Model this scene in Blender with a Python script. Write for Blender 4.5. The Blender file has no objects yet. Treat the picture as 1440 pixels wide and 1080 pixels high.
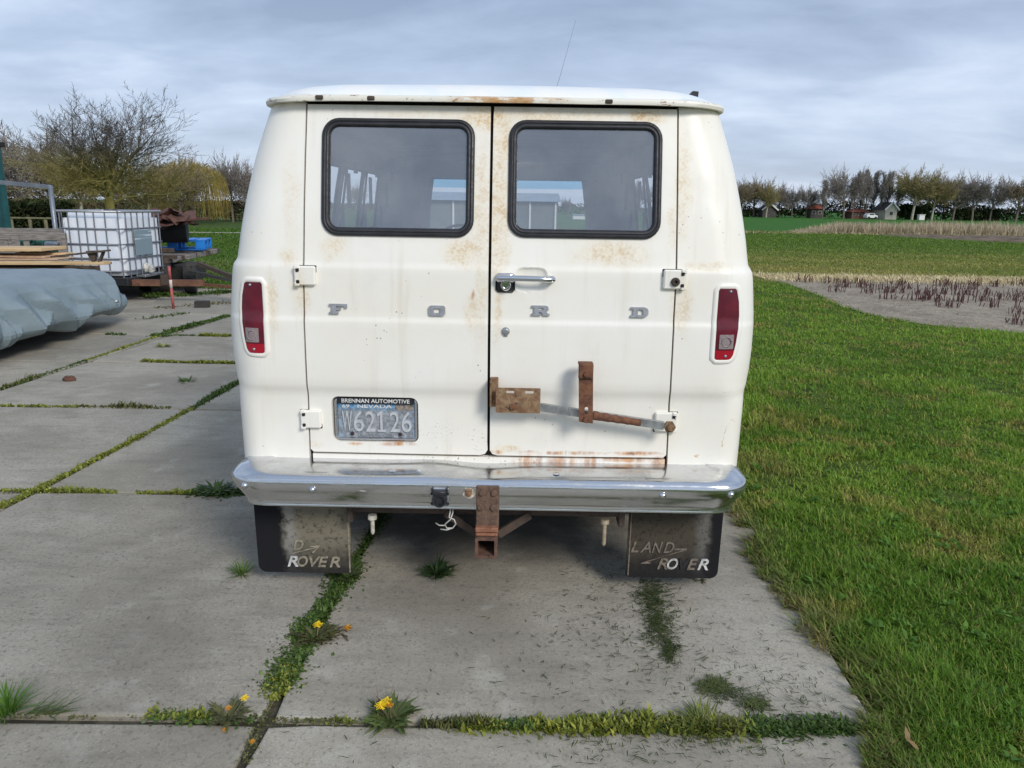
import bpy, bmesh, math, random
import numpy as np
from mathutils import Vector, Matrix, noise as mnoise
from mathutils.geometry import delaunay_2d_cdt

SC = bpy.context.scene
COL = SC.collection
rng = np.random.default_rng(7)
random.seed(11)
PI = math.pi

# ------------------------------------------------------------------ camera
FPX, CAM_H = 1050.0, 1.63
PITCH = math.atan(252 / 1050.0)
ROLL = 0.0155
_f = Vector((0, math.cos(PITCH), -math.sin(PITCH)))
_u = Vector((0, math.sin(PITCH), math.cos(PITCH)))
_r = Vector((1, 0, 0))
RT = _r * math.cos(ROLL) + _u * math.sin(ROLL)
UP = _u * math.cos(ROLL) - _r * math.sin(ROLL)
CAM = Vector((0, 0, CAM_H))
cd = bpy.data.cameras.new('camera')
cam = bpy.data.objects.new('camera', cd)
COL.objects.link(cam)
cd.sensor_fit = 'HORIZONTAL'
cd.sensor_width = 36.0
cd.lens = 36.0 * FPX / 1440.0
cd.clip_start = 0.05
cd.clip_end = 3000
M = Matrix((RT, UP, -_f)).transposed().to_4x4()
M.translation = CAM
cam.matrix_world = M
SC.camera = cam

# ------------------------------------------------------------------ light
SUN_ELEV, SUN_AZ = math.radians(33), math.radians(146)     # azimuth from +y towards +x: right and behind the camera
world = bpy.data.worlds.new('World')
SC.world = world
world.use_nodes = True
SC.view_settings.view_transform = 'Standard'
SC.view_settings.look = 'None'
SC.view_settings.exposure = 0.62
SC.view_settings.gamma = 1.0
SC.view_settings.use_curve_mapping = False


def build_world():
    nt = world.node_tree
    n, l = nt.nodes, nt.links
    n.clear()
    out = n.new('ShaderNodeOutputWorld')
    bg = n.new('ShaderNodeBackground')
    bg.inputs['Strength'].default_value = 0.1
    sky = n.new('ShaderNodeTexSky')
    sky.sky_type = 'NISHITA'
    sky.sun_disc = False
    sky.sun_elevation = SUN_ELEV
    sky.sun_rotation = SUN_AZ
    tc = n.new('ShaderNodeTexCoord')
    sep = n.new('ShaderNodeSeparateXYZ')
    l.new(tc.outputs['Generated'], sep.inputs[0])

    def math_(op, a, b=None, c=None):
        m = n.new('ShaderNodeMath')
        m.operation = op
        for i, v in enumerate((a, b, c)):
            if v is None:
                continue
            if isinstance(v, (int, float)):
                m.inputs[i].default_value = v
            else:
                l.new(v, m.inputs[i])
        return m.outputs[0]
    z = math_('MAXIMUM', sep.outputs[2], 0.0)
    den = math_('ADD', z, 0.22)
    ux = math_('DIVIDE', sep.outputs[0], den)
    uy = math_('DIVIDE', sep.outputs[1], den)
    cmb = n.new('ShaderNodeCombineXYZ')
    l.new(ux, cmb.inputs[0])
    l.new(uy, cmb.inputs[1])
    mp = n.new('ShaderNodeMapping')
    mp.inputs['Scale'].default_value = (0.8, 1.3, 1.0)
    mp.inputs['Rotation'].default_value = (0, 0, 0.22)
    mp.inputs['Location'].default_value = (3.3, 1.15, 0)
    l.new(cmb.outputs[0], mp.inputs[0])

    def noise(scale, detail, rough, dist=0.0):
        t = n.new('ShaderNodeTexNoise')
        t.inputs['Scale'].default_value = scale
        t.inputs['Detail'].default_value = detail
        t.inputs['Roughness'].default_value = rough
        t.inputs['Distortion'].default_value = dist
        l.new(mp.outputs[0], t.inputs['Vector'])
        return t.outputs['Fac']
    n1 = noise(0.95, 5, 0.52, 0.4)
    n2 = noise(3.1, 6, 0.55, 0.3)
    s = math_('ADD', math_('MULTIPLY', n1, 0.68), math_('MULTIPLY', n2, 0.32))
    rp = n.new('ShaderNodeValToRGB')
    cr = rp.color_ramp
    cr.elements[0].position, cr.elements[0].color = 0.355, (1.85, 2.4, 3.45, 1)
    cr.elements[1].position, cr.elements[1].color = 0.66, (4.7, 5.4, 6.6, 1)
    e = cr.elements.new(0.50)
    e.color = (2.9, 3.6, 4.9, 1)
    l.new(s, rp.inputs[0])
    # paler haze belt low down, with thin bright rifts
    hz = math_('POWER', math_('SUBTRACT', 1.0, math_('MINIMUM', math_('MULTIPLY', z, 3.0), 1.0)), 1.6)
    mix = n.new('ShaderNodeMix')
    mix.data_type = 'RGBA'
    mix.blend_type = 'MIX'
    l.new(math_('MULTIPLY', hz, 0.50), mix.inputs['Factor'])
    l.new(rp.outputs[0], mix.inputs['A'])
    mix.inputs['B'].default_value = (4.7, 5.25, 6.25, 1)
    mix2 = n.new('ShaderNodeMix')
    mix2.data_type = 'RGBA'
    mix2.inputs['Factor'].default_value = 0.90
    l.new(sky.outputs[0], mix2.inputs['A'])
    l.new(mix.outputs['Result'], mix2.inputs['B'])
    l.new(mix2.outputs['Result'], bg.inputs['Color'])
    l.new(bg.outputs[0], out.inputs['Surface'])


build_world()
sd = bpy.data.lights.new('sun', 'SUN')
sd.energy = 1.6
sd.angle = math.radians(17)
sd.color = (1.0, 0.955, 0.89)
sun = bpy.data.objects.new('sun', sd)
COL.objects.link(sun)
to_sun = Vector((math.sin(SUN_AZ) * math.cos(SUN_ELEV), math.cos(SUN_AZ) * math.cos(SUN_ELEV), math.sin(SUN_ELEV)))
sun.rotation_euler = to_sun.to_track_quat('Z', 'Y').to_euler()
sun.location = (6, -6, 9)


# ------------------------------------------------------------------ survey helpers: where a sight line meets the ground or an upright plane
def sight(px, py):
    return _f + RT * ((px - 720) / FPX) - UP * ((py - 540) / FPX)


def gp(px, py, z=0.0):
    d = sight(px, py)
    return CAM + d * ((z - CAM_H) / d.z)


def yp(px, py, y):
    d = sight(px, py)
    return CAM + d * (y / d.y)


# ------------------------------------------------------------------ object helpers
def link(o, parent=None):
    COL.objects.link(o)
    if parent is not None:
        o.parent = parent
    return o


def thing(name, label, cat, loc=(0, 0, 0), rz=0.0, group=None):
    o = bpy.data.objects.new(name, None)
    o.empty_display_size = 0.1
    o.location = loc
    o.rotation_euler = (0, 0, rz)
    link(o)
    return tag(o, label, cat, group)


def tag(o, label=None, cat=None, group=None, kind=None):
    if label:
        o['label'] = label
    if cat:
        o['category'] = cat
    if group:
        o['group'] = group
    if kind:
        o['kind'] = kind
    return o


def copy_tree(o, parent=None):
    c = o.copy()
    COL.objects.link(c)
    c.parent = parent
    for ch in list(o.children):
        copy_tree(ch, c)
    return c


class MB:
    """collects shapes into one mesh"""
    def __init__(s):
        s.v, s.f = [], []

    def add(s, vs, fs):
        b = len(s.v)
        s.v += [tuple(p) for p in vs]
        s.f += [tuple(b + i for i in q) for q in fs]
        return s

    def box(s, x0, y0, z0, x1, y1, z1, mat=None):
        P = [(x0, y0, z0), (x1, y0, z0), (x1, y1, z0), (x0, y1, z0), (x0, y0, z1), (x1, y0, z1), (x1, y1, z1), (x0, y1, z1)]
        if mat is not None:
            P = [mat @ Vector(p) for p in P]
        return s.add(P, [(3, 2, 1, 0), (4, 5, 6, 7), (0, 1, 5, 4), (1, 2, 6, 5), (2, 3, 7, 6), (3, 0, 4, 7)])

    def bbox(s, x0, y0, z0, x1, y1, z1, b=0.004, mat=None):
        """box with chamfered edges"""
        bm = bmesh.new()
        m = Matrix.Diagonal((x1 - x0, y1 - y0, z1 - z0, 1))
        m.translation = ((x0 + x1) / 2, (y0 + y1) / 2, (z0 + z1) / 2)
        bmesh.ops.create_cube(bm, size=1, matrix=m)
        bmesh.ops.bevel(bm, geom=bm.edges[:], offset=b, segments=1, affect='EDGES')
        if mat is not None:
            bmesh.ops.transform(bm, matrix=mat, verts=bm.verts[:])
        bm.verts.index_update()
        s.add([v.co.copy() for v in bm.verts], [[v.index for v in f.verts] for f in bm.faces])
        bm.free()
        return s

    def tube(s, pts, rad, n=6, cap=True):
        pts = [Vector(p) for p in pts]
        if not hasattr(rad, '__len__'):
            rad = [rad] * len(pts)
        b = len(s.v)
        ref = None
        for i, p in enumerate(pts):
            t = (pts[min(i + 1, len(pts) - 1)] - pts[max(i - 1, 0)])
            if t.length < 1e-9:
                t = Vector((0, 0, 1))
            t.normalize()
            if ref is None:
                ref = t.orthogonal().normalized()
            a = (ref - t * ref.dot(t))
            if a.length < 1e-6:
                a = t.orthogonal()
            a.normalize()
            ref = a
            c = t.cross(a)
            for k in range(n):
                w = 2 * PI * k / n
                s.v.append(tuple(p + (a * math.cos(w) + c * math.sin(w)) * rad[i]))
        for i in range(len(pts) - 1):
            for k in range(n):
                k2 = (k + 1) % n
                s.f.append((b + i * n + k, b + i * n + k2, b + (i + 1) * n + k2, b + (i + 1) * n + k))
        if cap:
            s.f.append(tuple(b + k for k in reversed(range(n))))
            e = b + (len(pts) - 1) * n
            s.f.append(tuple(e + k for k in range(n)))
        return s

    def bar(s, p, q, w, h):
        """rectangular bar from p to q, w across, h tall"""
        p, q = Vector(p), Vector(q)
        d = (q - p)
        L = d.length
        d.normalize()
        up = Vector((0, 0, 1)) if abs(d.z) < 0.95 else Vector((0, 1, 0))
        x = d.cross(up).normalized()
        z = x.cross(d).normalized()
        m = Matrix((x, d, z)).transposed().to_4x4()
        m.translation = p
        return s.box(-w / 2, 0, -h / 2, w / 2, L, h / 2, m)

    def lathe(s, prof, n=24, mat=None, closed=False):
        """prof: (r, t); axis local Z, placed by mat"""
        b = len(s.v)
        m = mat or Matrix()
        for r, t in prof:
            for k in range(n):
                a = 2 * PI * k / n
                s.v.append(tuple(m @ Vector((r * math.cos(a), r * math.sin(a), t))))
        for i in range(len(prof) - 1):
            for k in range(n):
                k2 = (k + 1) % n
                s.f.append((b + i * n + k, b + i * n + k2, b + (i + 1) * n + k2, b + (i + 1) * n + k))
        return s

    def build(s, name, mat, parent=None, smooth=False, angle=None):
        me = bpy.data.meshes.new(name)
        me.from_pydata(s.v, [], s.f)
        if mat:
            me.materials.append(mat)
        if smooth:
            me.polygons.foreach_set('use_smooth', [True] * len(me.polygons))
            if angle:
                me.set_sharp_from_angle(angle=math.radians(angle))
        me.update()
        return link(bpy.data.objects.new(name, me), parent)


def RX(a):
    return Matrix.Rotation(a, 4, 'X')


def RY(a):
    return Matrix.Rotation(a, 4, 'Y')


def RZ(a):
    return Matrix.Rotation(a, 4, 'Z')


def T(x, y, z):
    return Matrix.Translation((x, y, z))


def np_mesh(name, verts, tris, mat, cols=None, smooth=False):
    me = bpy.data.meshes.new(name)
    nv, nf = len(verts), len(tris)
    me.vertices.add(nv)
    me.vertices.foreach_set('co', np.ascontiguousarray(verts, np.float32).ravel())
    me.loops.add(nf * 3)
    me.loops.foreach_set('vertex_index', np.ascontiguousarray(tris, np.int32).ravel())
    me.polygons.add(nf)
    me.polygons.foreach_set('loop_start', np.arange(0, nf * 3, 3, dtype=np.int32))
    if smooth:
        me.polygons.foreach_set('use_smooth', np.ones(nf, bool))
    me.update(calc_edges=True)
    if cols is not None:
        a = me.color_attributes.new('tint', 'FLOAT_COLOR', 'POINT')
        c4 = np.ones((nv, 4), np.float32)
        c4[:, :3] = cols
        a.data.foreach_set('color', c4.ravel())
    me.materials.append(mat)
    return me


def blades(base, h, w, head, lean, col, curl=0.35, root_dark=1.0):
    """curved tapering leaf blades; all arguments are arrays of N"""
    N = len(base)
    d = np.stack([np.cos(head), np.sin(head), np.zeros(N)], 1)
    sd_ = np.stack([-np.sin(head), np.cos(head), np.zeros(N)], 1)
    up = np.array([0, 0, 1.0])
    sl, cl = np.sin(lean)[:, None], np.cos(lean)[:, None]
    l2 = np.minimum(lean + curl, 1.52)
    s2, c2 = np.sin(l2)[:, None], np.cos(l2)[:, None]
    h_, w_ = h[:, None], w[:, None]
    mid = base + (d * sl + up * cl) * h_ * 0.5
    tip = mid + (d * s2 + up * c2) * h_ * 0.5
    V = np.empty((N, 5, 3))
    V[:, 0] = base - sd_ * w_ * 0.4
    V[:, 1] = base + sd_ * w_ * 0.4
    V[:, 2] = mid - sd_ * w_ * 0.5
    V[:, 3] = mid + sd_ * w_ * 0.5
    V[:, 4] = tip
    tri = np.array([[0, 1, 3], [0, 3, 2], [2, 3, 4]])
    F = (np.arange(N)[:, None, None] * 5 + tri[None]).reshape(-1, 3)
    C = np.repeat(col[:, None, :], 5, 1)
    return V.reshape(-1, 3), F, C.reshape(-1, 3)


def join_np(parts):
    V, F, C, o = [], [], [], 0
    for v, f, c in parts:
        V.append(v)
        F.append(f + o)
        C.append(c)
        o += len(v)
    return np.concatenate(V), np.concatenate(F), np.concatenate(C)


# ------------------------------------------------------------------ material helpers
class NT:
    def __init__(s, name, rough=0.6, metal=0.0, col=(0.5, 0.5, 0.5)):
        s.m = bpy.data.materials.new(name)
        s.m.use_nodes = True
        s.nt = s.m.node_tree
        s.n, s.l = s.nt.nodes, s.nt.links
        s.b = s.n['Principled BSDF']
        s.b.inputs['Roughness'].default_value = rough
        s.b.inputs['Metallic'].default_value = metal
        s.b.inputs['Base Color'].default_value = (*col, 1)

    def new(s, t):
        return s.n.new('ShaderNode' + t)

    def set(s, sock, v):
        if isinstance(v, (int, float)):
            sock.default_value = v
        elif isinstance(v, (tuple, list)):
            sock.default_value = (*v, 1) if len(v) == 3 and sock.type == 'RGBA' else v
        else:
            s.l.new(v, sock)

    def math(s, op, a, b=None, clamp=False):
        m = s.new('Math')
        m.operation = op
        m.use_clamp = clamp
        s.set(m.inputs[0], a)
        if b is not None:
            s.set(m.inputs[1], b)
        return m.outputs[0]

    def mul(s, a, b):
        return s.math('MULTIPLY', a, b)

    def add(s, a, b):
        return s.math('ADD', a, b)

    def coord(s, kind='Object', scale=None, loc=None, rot=None):
        t = s.new('TexCoord')
        o = t.outputs[kind]
        if scale is not None or loc is not None or rot is not None:
            m = s.new('Mapping')
            if scale is not None:
                m.inputs['Scale'].default_value = scale if hasattr(scale, '__len__') else (scale,) * 3
            if loc is not None:
                m.inputs['Location'].default_value = loc
            if rot is not None:
                m.inputs['Rotation'].default_value = rot
            s.l.new(o, m.inputs[0])
            o = m.outputs[0]
        return o

    def noise(s, vec, scale, detail=4, rough=0.55, dist=0.0, out='Fac'):
        t = s.new('TexNoise')
        t.inputs['Scale'].default_value = scale
        t.inputs['Detail'].default_value = detail
        t.inputs['Roughness'].default_value = rough
        t.inputs['Distortion'].default_value = dist
        if vec is not None:
            s.l.new(vec, t.inputs['Vector'])
        return t.outputs[out]

    def ramp(s, fac, stops):
        r = s.new('ValToRGB')
        e = r.color_ramp.elements
        while len(e) < len(stops):
            e.new(0.5)
        for el, (p, c) in zip(e, stops):
            el.position = p
            el.color = (*c, 1) if hasattr(c, '__len__') else (c, c, c, 1)
        s.l.new(fac, r.inputs[0])
        return r.outputs[0]

    def step(s, fac, a, b, lo=0.0, hi=1.0):
        m = s.new('MapRange')
        m.interpolation_type = 'SMOOTHSTEP'
        s.set(m.inputs[0], fac)
        m.inputs[1].default_value = a
        m.inputs[2].default_value = b
        m.inputs[3].default_value = lo
        m.inputs[4].default_value = hi
        return m.outputs[0]

    def mix(s, fac, a, b, mode='MIX'):
        m = s.new('Mix')
        m.data_type = 'RGBA'
        m.blend_type = mode
        s.set(m.inputs['Factor'], fac)
        s.set(m.inputs['A'], a)
        s.set(m.inputs['B'], b)
        return m.outputs['Result']

    def bump(s, h, strength=0.3, dist=0.01):
        b = s.new('Bump')
        b.inputs['Strength'].default_value = strength
        b.inputs['Distance'].default_value = dist
        s.l.new(h, b.inputs['Height'])
        s.l.new(b.outputs[0], s.b.inputs['Normal'])

    def col(s, v):
        s.set(s.b.inputs['Base Color'], v)
        return s

    def rough(s, v):
        s.set(s.b.inputs['Roughness'], v)
        return s


def plain(name, col, rough=0.6, metal=0.0, var=0.18, scale=12, bump=0.0):
    m = NT(name, rough, metal, col)
    c = m.coord()
    f = m.noise(c, scale, 5, 0.6)
    m.col(m.mix(m.step(f, 0.3, 0.7), tuple(x * (1 - var) for x in col), tuple(min(1, x * (1 + var)) for x in col)))
    m.rough(m.step(m.noise(c, scale * 3, 3), 0.2, 0.8, max(0.02, rough - 0.12), min(1, rough + 0.12)))
    if bump:
        m.bump(m.noise(c, scale * 6, 4), bump, 0.004)
    return m.m


def tinted(name, rough=0.6, spec=0.3, trans=0.0):
    m = NT(name, rough)
    a = m.new('VertexColor')
    a.layer_name = 'tint'
    m.col(a.outputs['Color'])
    m.b.inputs['Specular IOR Level'].default_value = spec
    if trans:
        t = m.new('BsdfTranslucent')
        m.l.new(a.outputs['Color'], t.inputs[0])
        x = m.new('MixShader')
        x.inputs[0].default_value = trans
        m.l.new(m.b.outputs[0], x.inputs[1])
        m.l.new(t.outputs[0], x.inputs[2])
        m.l.new(x.outputs[0], m.n['Material Output'].inputs[0])
    return m.m


def rust_mat(name, a=(0.16, 0.065, 0.035), b=(0.30, 0.135, 0.06), dark=(0.045, 0.025, 0.02), scale=30, rough=0.85):
    m = NT(name, rough)
    c = m.coord()
    f = m.noise(c, scale, 6, 0.65)
    k = m.mix(m.step(f, 0.35, 0.65), a, b)
    g = m.noise(c, scale * 2.3, 5, 0.7)
    m.col(m.mix(m.step(g, 0.55, 0.68), k, dark))
    m.bump(m.noise(c, scale * 4, 5, 0.7), 0.6, 0.004)
    return m.m


# ================================================================== SETTING: ground, pavement
def ground_material():
    m = NT('field_ground', 0.95)
    m.b.inputs['Specular IOR Level'].default_value = 0.15
    c = m.coord()
    sp = m.new('SeparateXYZ')
    m.l.new(c, sp.inputs[0])
    x, y = sp.outputs[0], sp.outputs[1]
    n1 = m.noise(c, 0.35, 5, 0.6)
    n2 = m.noise(c, 3.0, 6, 0.65)
    n3 = m.noise(c, 28.0, 4, 0.7)
    yy = m.add(y, m.mul(m.math('SUBTRACT', n1, 0.5), 6.0))
    lawn = m.mix(m.step(n2, 0.3, 0.7), (0.055, 0.095, 0.014), (0.11, 0.155, 0.03))
    mown = m.mix(m.step(n2, 0.35, 0.65), (0.14, 0.15, 0.03), (0.28, 0.25, 0.085))
    mid = m.mix(m.step(n2, 0.3, 0.7), (0.052, 0.098, 0.018), (0.11, 0.14, 0.035))
    k = m.mix(m.step(yy, 15.5, 19.0), lawn, mown)
    k = m.mix(m.step(yy, 24, 34), k, mid)
    wheat = m.mix(m.step(n1, 0.3, 0.7), (0.036, 0.135, 0.014), (0.052, 0.165, 0.022))
    k = m.mix(m.math('MULTIPLY', m.step(y, 58, 61), m.step(x, -3, 3)), k, wheat)
    left = m.mix(m.step(n2, 0.3, 0.7), (0.045, 0.098, 0.015), (0.095, 0.135, 0.035))
    k = m.mix(m.step(x, -1.0, -3.0), k, left)
    k = m.mix(m.step(n3, 0.35, 0.75, 0.0, 0.45), k, (0.03, 0.045, 0.012))
    m.col(k)
    m.bump(m.add(n2, n3), 0.8, 0.04)
    return m.m


def sheet(name, pts, z, mat, parent=None):
    mb = MB()
    mb.add([(p[0], p[1], z) for p in pts], [tuple(range(len(pts)))])
    return mb.build(name, mat, parent)


gnd = MB()
S_ = 1400
ys = [-60, 0, 20, 60, 150, 400, S_]
xs = [-S_, -200, -60, -20, 0, 20, 60, 200, S_]
gnd.add([(x, y, -0.03) for y in ys for x in xs],
        [(j * 9 + i, j * 9 + i + 1, (j + 1) * 9 + i + 1, (j + 1) * 9 + i) for j in range(6) for i in range(8)])
tag(gnd.build('ground', ground_material()), kind='structure')

# ---- concrete slabs
COLS = [(1.20, 0.045), (-0.785, 0.055), (-2.845, 0.072), (-4.74, 0.07), (-6.62, 0.07), (-8.5, 0.07)]
ROWS = [-1.8, 0.18, 2.085, 3.99, 5.766, 7.52, 9.17, 10.95, 12.7, 14.2]


def joint_x(k, y):
    a, b = COLS[k]
    return a + b * (y - 2.0)


def joint_y(k, x):
    return ROWS[k] + 0.003 * x


def concrete_material():
    m = NT('concrete', 0.88)
    m.b.inputs['Specular IOR Level'].default_value = 0.3
    c = m.coord()
    oi = m.new('ObjectInfo')
    rnd = oi.outputs['Random']
    sh = m.new('VectorMath')
    sh.operation = 'ADD'
    cb = m.new('CombineXYZ')
    m.l.new(m.mul(rnd, 37.0), cb.inputs[0])
    m.l.new(m.mul(rnd, 11.0), cb.inputs[1])
    m.l.new(c, sh.inputs[0])
    m.l.new(cb.outputs[0], sh.inputs[1])
    v = sh.outputs[0]
    big = m.noise(v, 0.9, 6, 0.6, 0.4)
    med = m.noise(v, 5.0, 6, 0.62, 0.2)
    st = m.new('Mapping')
    st.inputs['Scale'].default_value = (1.2, 5.5, 1)
    m.l.new(v, st.inputs[0])
    streak = m.noise(st.outputs[0], 2.2, 6, 0.65, 0.3)
    fine = m.noise(v, 60.0, 4, 0.75)
    grit = m.noise(v, 150.0, 2, 0.6)
    k = m.mix(m.step(big, 0.32, 0.68), (0.230, 0.208, 0.164), (0.340, 0.310, 0.250))
    k = m.mix(m.step(streak, 0.45, 0.72, 0, 0.42), k, (0.150, 0.140, 0.117))
    k = m.mix(m.step(med, 0.52, 0.75, 0, 0.45), k, (0.42, 0.40, 0.345))
    k = m.mix(m.step(med, 0.46, 0.28, 0, 0.4), k, (0.170, 0.155, 0.120))
    k = m.mix(m.step(fine, 0.35, 0.7, 0.0, 0.38), (0.155, 0.15, 0.135), k, 'MIX') if False else m.mix(m.step(fine, 0.50, 0.68, 0, 0.70), k, (0.13, 0.122, 0.102))
    k = m.mix(m.mul(m.step(grit, 0.58, 0.68, 0, 0.5), m.step(big, 0.35, 0.65, 0.25, 1.0)), k, (0.55, 0.54, 0.50))
    vor = m.new('TexVoronoi')
    vor.inputs['Scale'].default_value = 9.0
    m.l.new(v, vor.inputs['Vector'])
    spot = m.step(vor.outputs['Distance'], 0.09, 0.04)
    k = m.mix(m.mul(spot, m.step(med, 0.48, 0.55, 0, 0.55)), k, (0.07, 0.065, 0.055))
    # van's underside shade painted into the slabs, plus faint blotches on open concrete
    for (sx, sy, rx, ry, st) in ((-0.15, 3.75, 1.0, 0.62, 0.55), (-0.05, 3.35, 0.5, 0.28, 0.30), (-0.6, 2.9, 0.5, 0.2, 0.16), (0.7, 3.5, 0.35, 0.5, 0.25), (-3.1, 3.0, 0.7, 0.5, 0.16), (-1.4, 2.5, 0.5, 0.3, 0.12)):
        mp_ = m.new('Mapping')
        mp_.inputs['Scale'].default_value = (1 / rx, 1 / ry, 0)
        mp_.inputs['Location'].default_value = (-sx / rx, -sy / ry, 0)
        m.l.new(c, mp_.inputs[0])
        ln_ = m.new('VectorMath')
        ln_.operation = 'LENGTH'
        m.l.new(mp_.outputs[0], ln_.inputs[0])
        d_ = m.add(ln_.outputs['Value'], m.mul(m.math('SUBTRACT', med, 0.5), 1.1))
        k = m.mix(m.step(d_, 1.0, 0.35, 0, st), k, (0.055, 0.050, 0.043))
    tone = m.add(1.04, m.mul(rnd, 0.2))
    hsv = m.new('HueSaturation')
    m.set(hsv.inputs['Value'], tone)
    m.set(hsv.inputs['Color'], k)
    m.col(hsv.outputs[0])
    m.bump(m.add(m.add(m.mul(fine, 0.5), m.mul(grit, 0.35)), m.mul(med, 0.8)), 0.45, 0.006)
    return m.m


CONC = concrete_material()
soil_m = NT('joint_soil', 0.97)
_c = soil_m.coord()
soil_m.col(soil_m.mix(soil_m.step(soil_m.noise(_c, 14, 5), 0.35, 0.65), (0.035, 0.032, 0.022), (0.085, 0.075, 0.05)))
soil_m.bump(soil_m.noise(_c, 60, 4), 0.8, 0.01)
SOIL = soil_m.m
pav = sheet('pavement', [(joint_x(5, -1.8) - 0.03, -1.85), (joint_x(0, -1.8) + 0.01, -1.85), (joint_x(0, 14.2) + 0.01, 14.23), (joint_x(5, 14.2) - 0.03, 14.23)], -0.022, SOIL)
tag(pav, kind='structure')


def slab(k, j):
    """slab between joints k, k+1 (right to left) and rows j, j+1, with worn edges"""
    ya, yb = ROWS[j], ROWS[j + 1]
    g = 0.014 + rng.uniform(0, 0.006)
    g2 = 0.012 + rng.uniform(0, 0.006)
    g0 = 0.0 if k == 0 else g
    P = []
    cs = [(k + 1, ya, 1, 1), (k, ya, -1, 1), (k, yb, -1, -1), (k + 1, yb, 1, -1)]
    for kk, y0, sx, sy in cs:
        gx = (g if kk else -0.0)
        xx = joint_x(kk, y0)
        P.append(Vector((xx + sx * gx, joint_y(ROWS.index(y0), xx) + sy * g2, 0)))
    # outline with slightly worn, wavering edges
    out = []
    for i in range(4):
        a, b = P[i], P[(i + 1) % 4]
        nseg = 14
        d = (b - a)
        nrm = Vector((-d.y, d.x, 0)).normalized()
        for q in range(nseg):
            t = q / nseg
            w = mnoise.noise(Vector((a.x + d.x * t, a.y + d.y * t, 3.1 + k)) * 4.0) * 0.006
            if q == 0:
                out.append(a + (b - a).normalized() * 0.012 + nrm * 0.004)
            else:
                out.append(a + d * t + nrm * w)
    n = len(out)
    cx = sum((p for p in out), Vector()) / n
    tilt = (rng.normal(0, 0.0012), rng.normal(0, 0.0012))
    dz = rng.normal(0, 0.0025)
    mb = MB()
    rings = [(-0.10, 0.0), (-0.008, 0.0), (-0.002, 0.004), (0.0, 0.012)]
    for z, ins in rings:
        for p in out:
            q = p + (cx - p).normalized() * ins
            mb.v.append((q.x, q.y, z + dz + tilt[0] * (q.x - cx.x) + tilt[1] * (q.y - cx.y)))
    for r in range(3):
        for i in range(n):
            i2 = (i + 1) % n
            mb.f.append((r * n + i, r * n + i2, (r + 1) * n + i2, (r + 1) * n + i))
    mb.f.append(tuple(3 * n + i for i in range(n)))
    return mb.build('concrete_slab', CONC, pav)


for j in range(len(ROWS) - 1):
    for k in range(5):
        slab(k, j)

# ---- straw bed, soil strip
bed_m = NT('straw_mulch', 0.95)
_c = bed_m.coord()
_k = bed_m.mix(bed_m.step(bed_m.noise(_c, 1.3, 6, 0.65), 0.35, 0.65), (0.27, 0.225, 0.17), (0.42, 0.36, 0.275))
_k = bed_m.mix(bed_m.step(bed_m.noise(_c, 40, 4, 0.7), 0.5, 0.7, 0, 0.6), _k, (0.09, 0.075, 0.06))
bed_m.col(_k)
bed_m.bump(bed_m.noise(_c, 30, 5, 0.7), 0.8, 0.03)
BED = bed_m.m
BED_PTS = [(6.2, 18.2), (6.15, 16.4), (6.0, 14.6), (5.75, 13.0), (5.85, 11.7), (6.35, 10.8), (7.2, 10.4), (8.6, 10.3), (13.5, 10.2), (22, 10.6), (26, 18.6), (13.6, 18.7)]
tag(sheet('flower_bed', BED_PTS, -0.018, BED), kind='structure')
soilstrip = [(24.5, 50.5), (27.5, 45), (30, 41.5), (60, 41), (70, 54), (46, 54)]
ploughed = plain('ploughed_soil', (0.13, 0.09, 0.055), 0.97, 0, 0.5, 1.2, 0.8)
mbp = MB()
nx, ny = 60, 22
for j in range(ny + 1):
    for i in range(nx + 1):
        x = 24 + 40 * i / nx + (2.5 if j < 5 else 0) * (1 - j / 5 if j < 5 else 0)
        y = 41.5 + 12.5 * j / ny
        edge = min(1, min(i / 3.0, j / 3.0, (ny - j) / 2.0))
        mbp.v.append((x + 3.0 * (1 - j / ny), y, -0.026 + edge * (0.09 + 0.12 * mnoise.noise(Vector((x * 1.7, y * 1.7, 0))))))
for j in range(ny):
    for i in range(nx):
        a = j * (nx + 1) + i
        mbp.f.append((a, a + 1, a + nx + 2, a + nx + 1))
tag(mbp.build('ploughed_strip', ploughed), kind='structure')

# pale path crossing the far grass on the left
path_m = plain('path_gravel', (0.36, 0.34, 0.26), 0.95, 0, 0.15, 3)
pth = [(-60, 37.5), (-22, 38.6), (-8, 41.0), (6, 44.5), (6, 45.3), (-8, 42.0), (-22, 39.4), (-60, 38.3)]
tag(sheet('path', pth, -0.026, path_m), kind='structure')


# ================================================================== VAN
def rrect(x0, z0, x1, z1, r, n=6):
    P = []
    rs = r if hasattr(r, '__len__') else (r,) * 4
    for (cx, cz, a0, rr) in ((x1 - rs[0], z0 + rs[0], -90, rs[0]), (x1 - rs[1], z1 - rs[1], 0, rs[1]), (x0 + rs[2], z1 - rs[2], 90, rs[2]), (x0 + rs[3], z0 + rs[3], 180, rs[3])):
        for k in range(n + 1):
            a = math.radians(a0 + 90 * k / n)
            P.append((cx + rr * math.cos(a), cz + rr * math.sin(a)))
    return P


def resample(P, d, closed=True):
    out = []
    n = len(P)
    for i in range(n if closed else n - 1):
        a, b = P[i], P[(i + 1) % n]
        L = math.hypot(b[0] - a[0], b[1] - a[1])
        k = max(1, int(math.ceil(L / d)))
        for q in range(k):
            t = q / k
            out.append((a[0] + (b[0] - a[0]) * t, a[1] + (b[1] - a[1]) * t))
    return out


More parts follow.
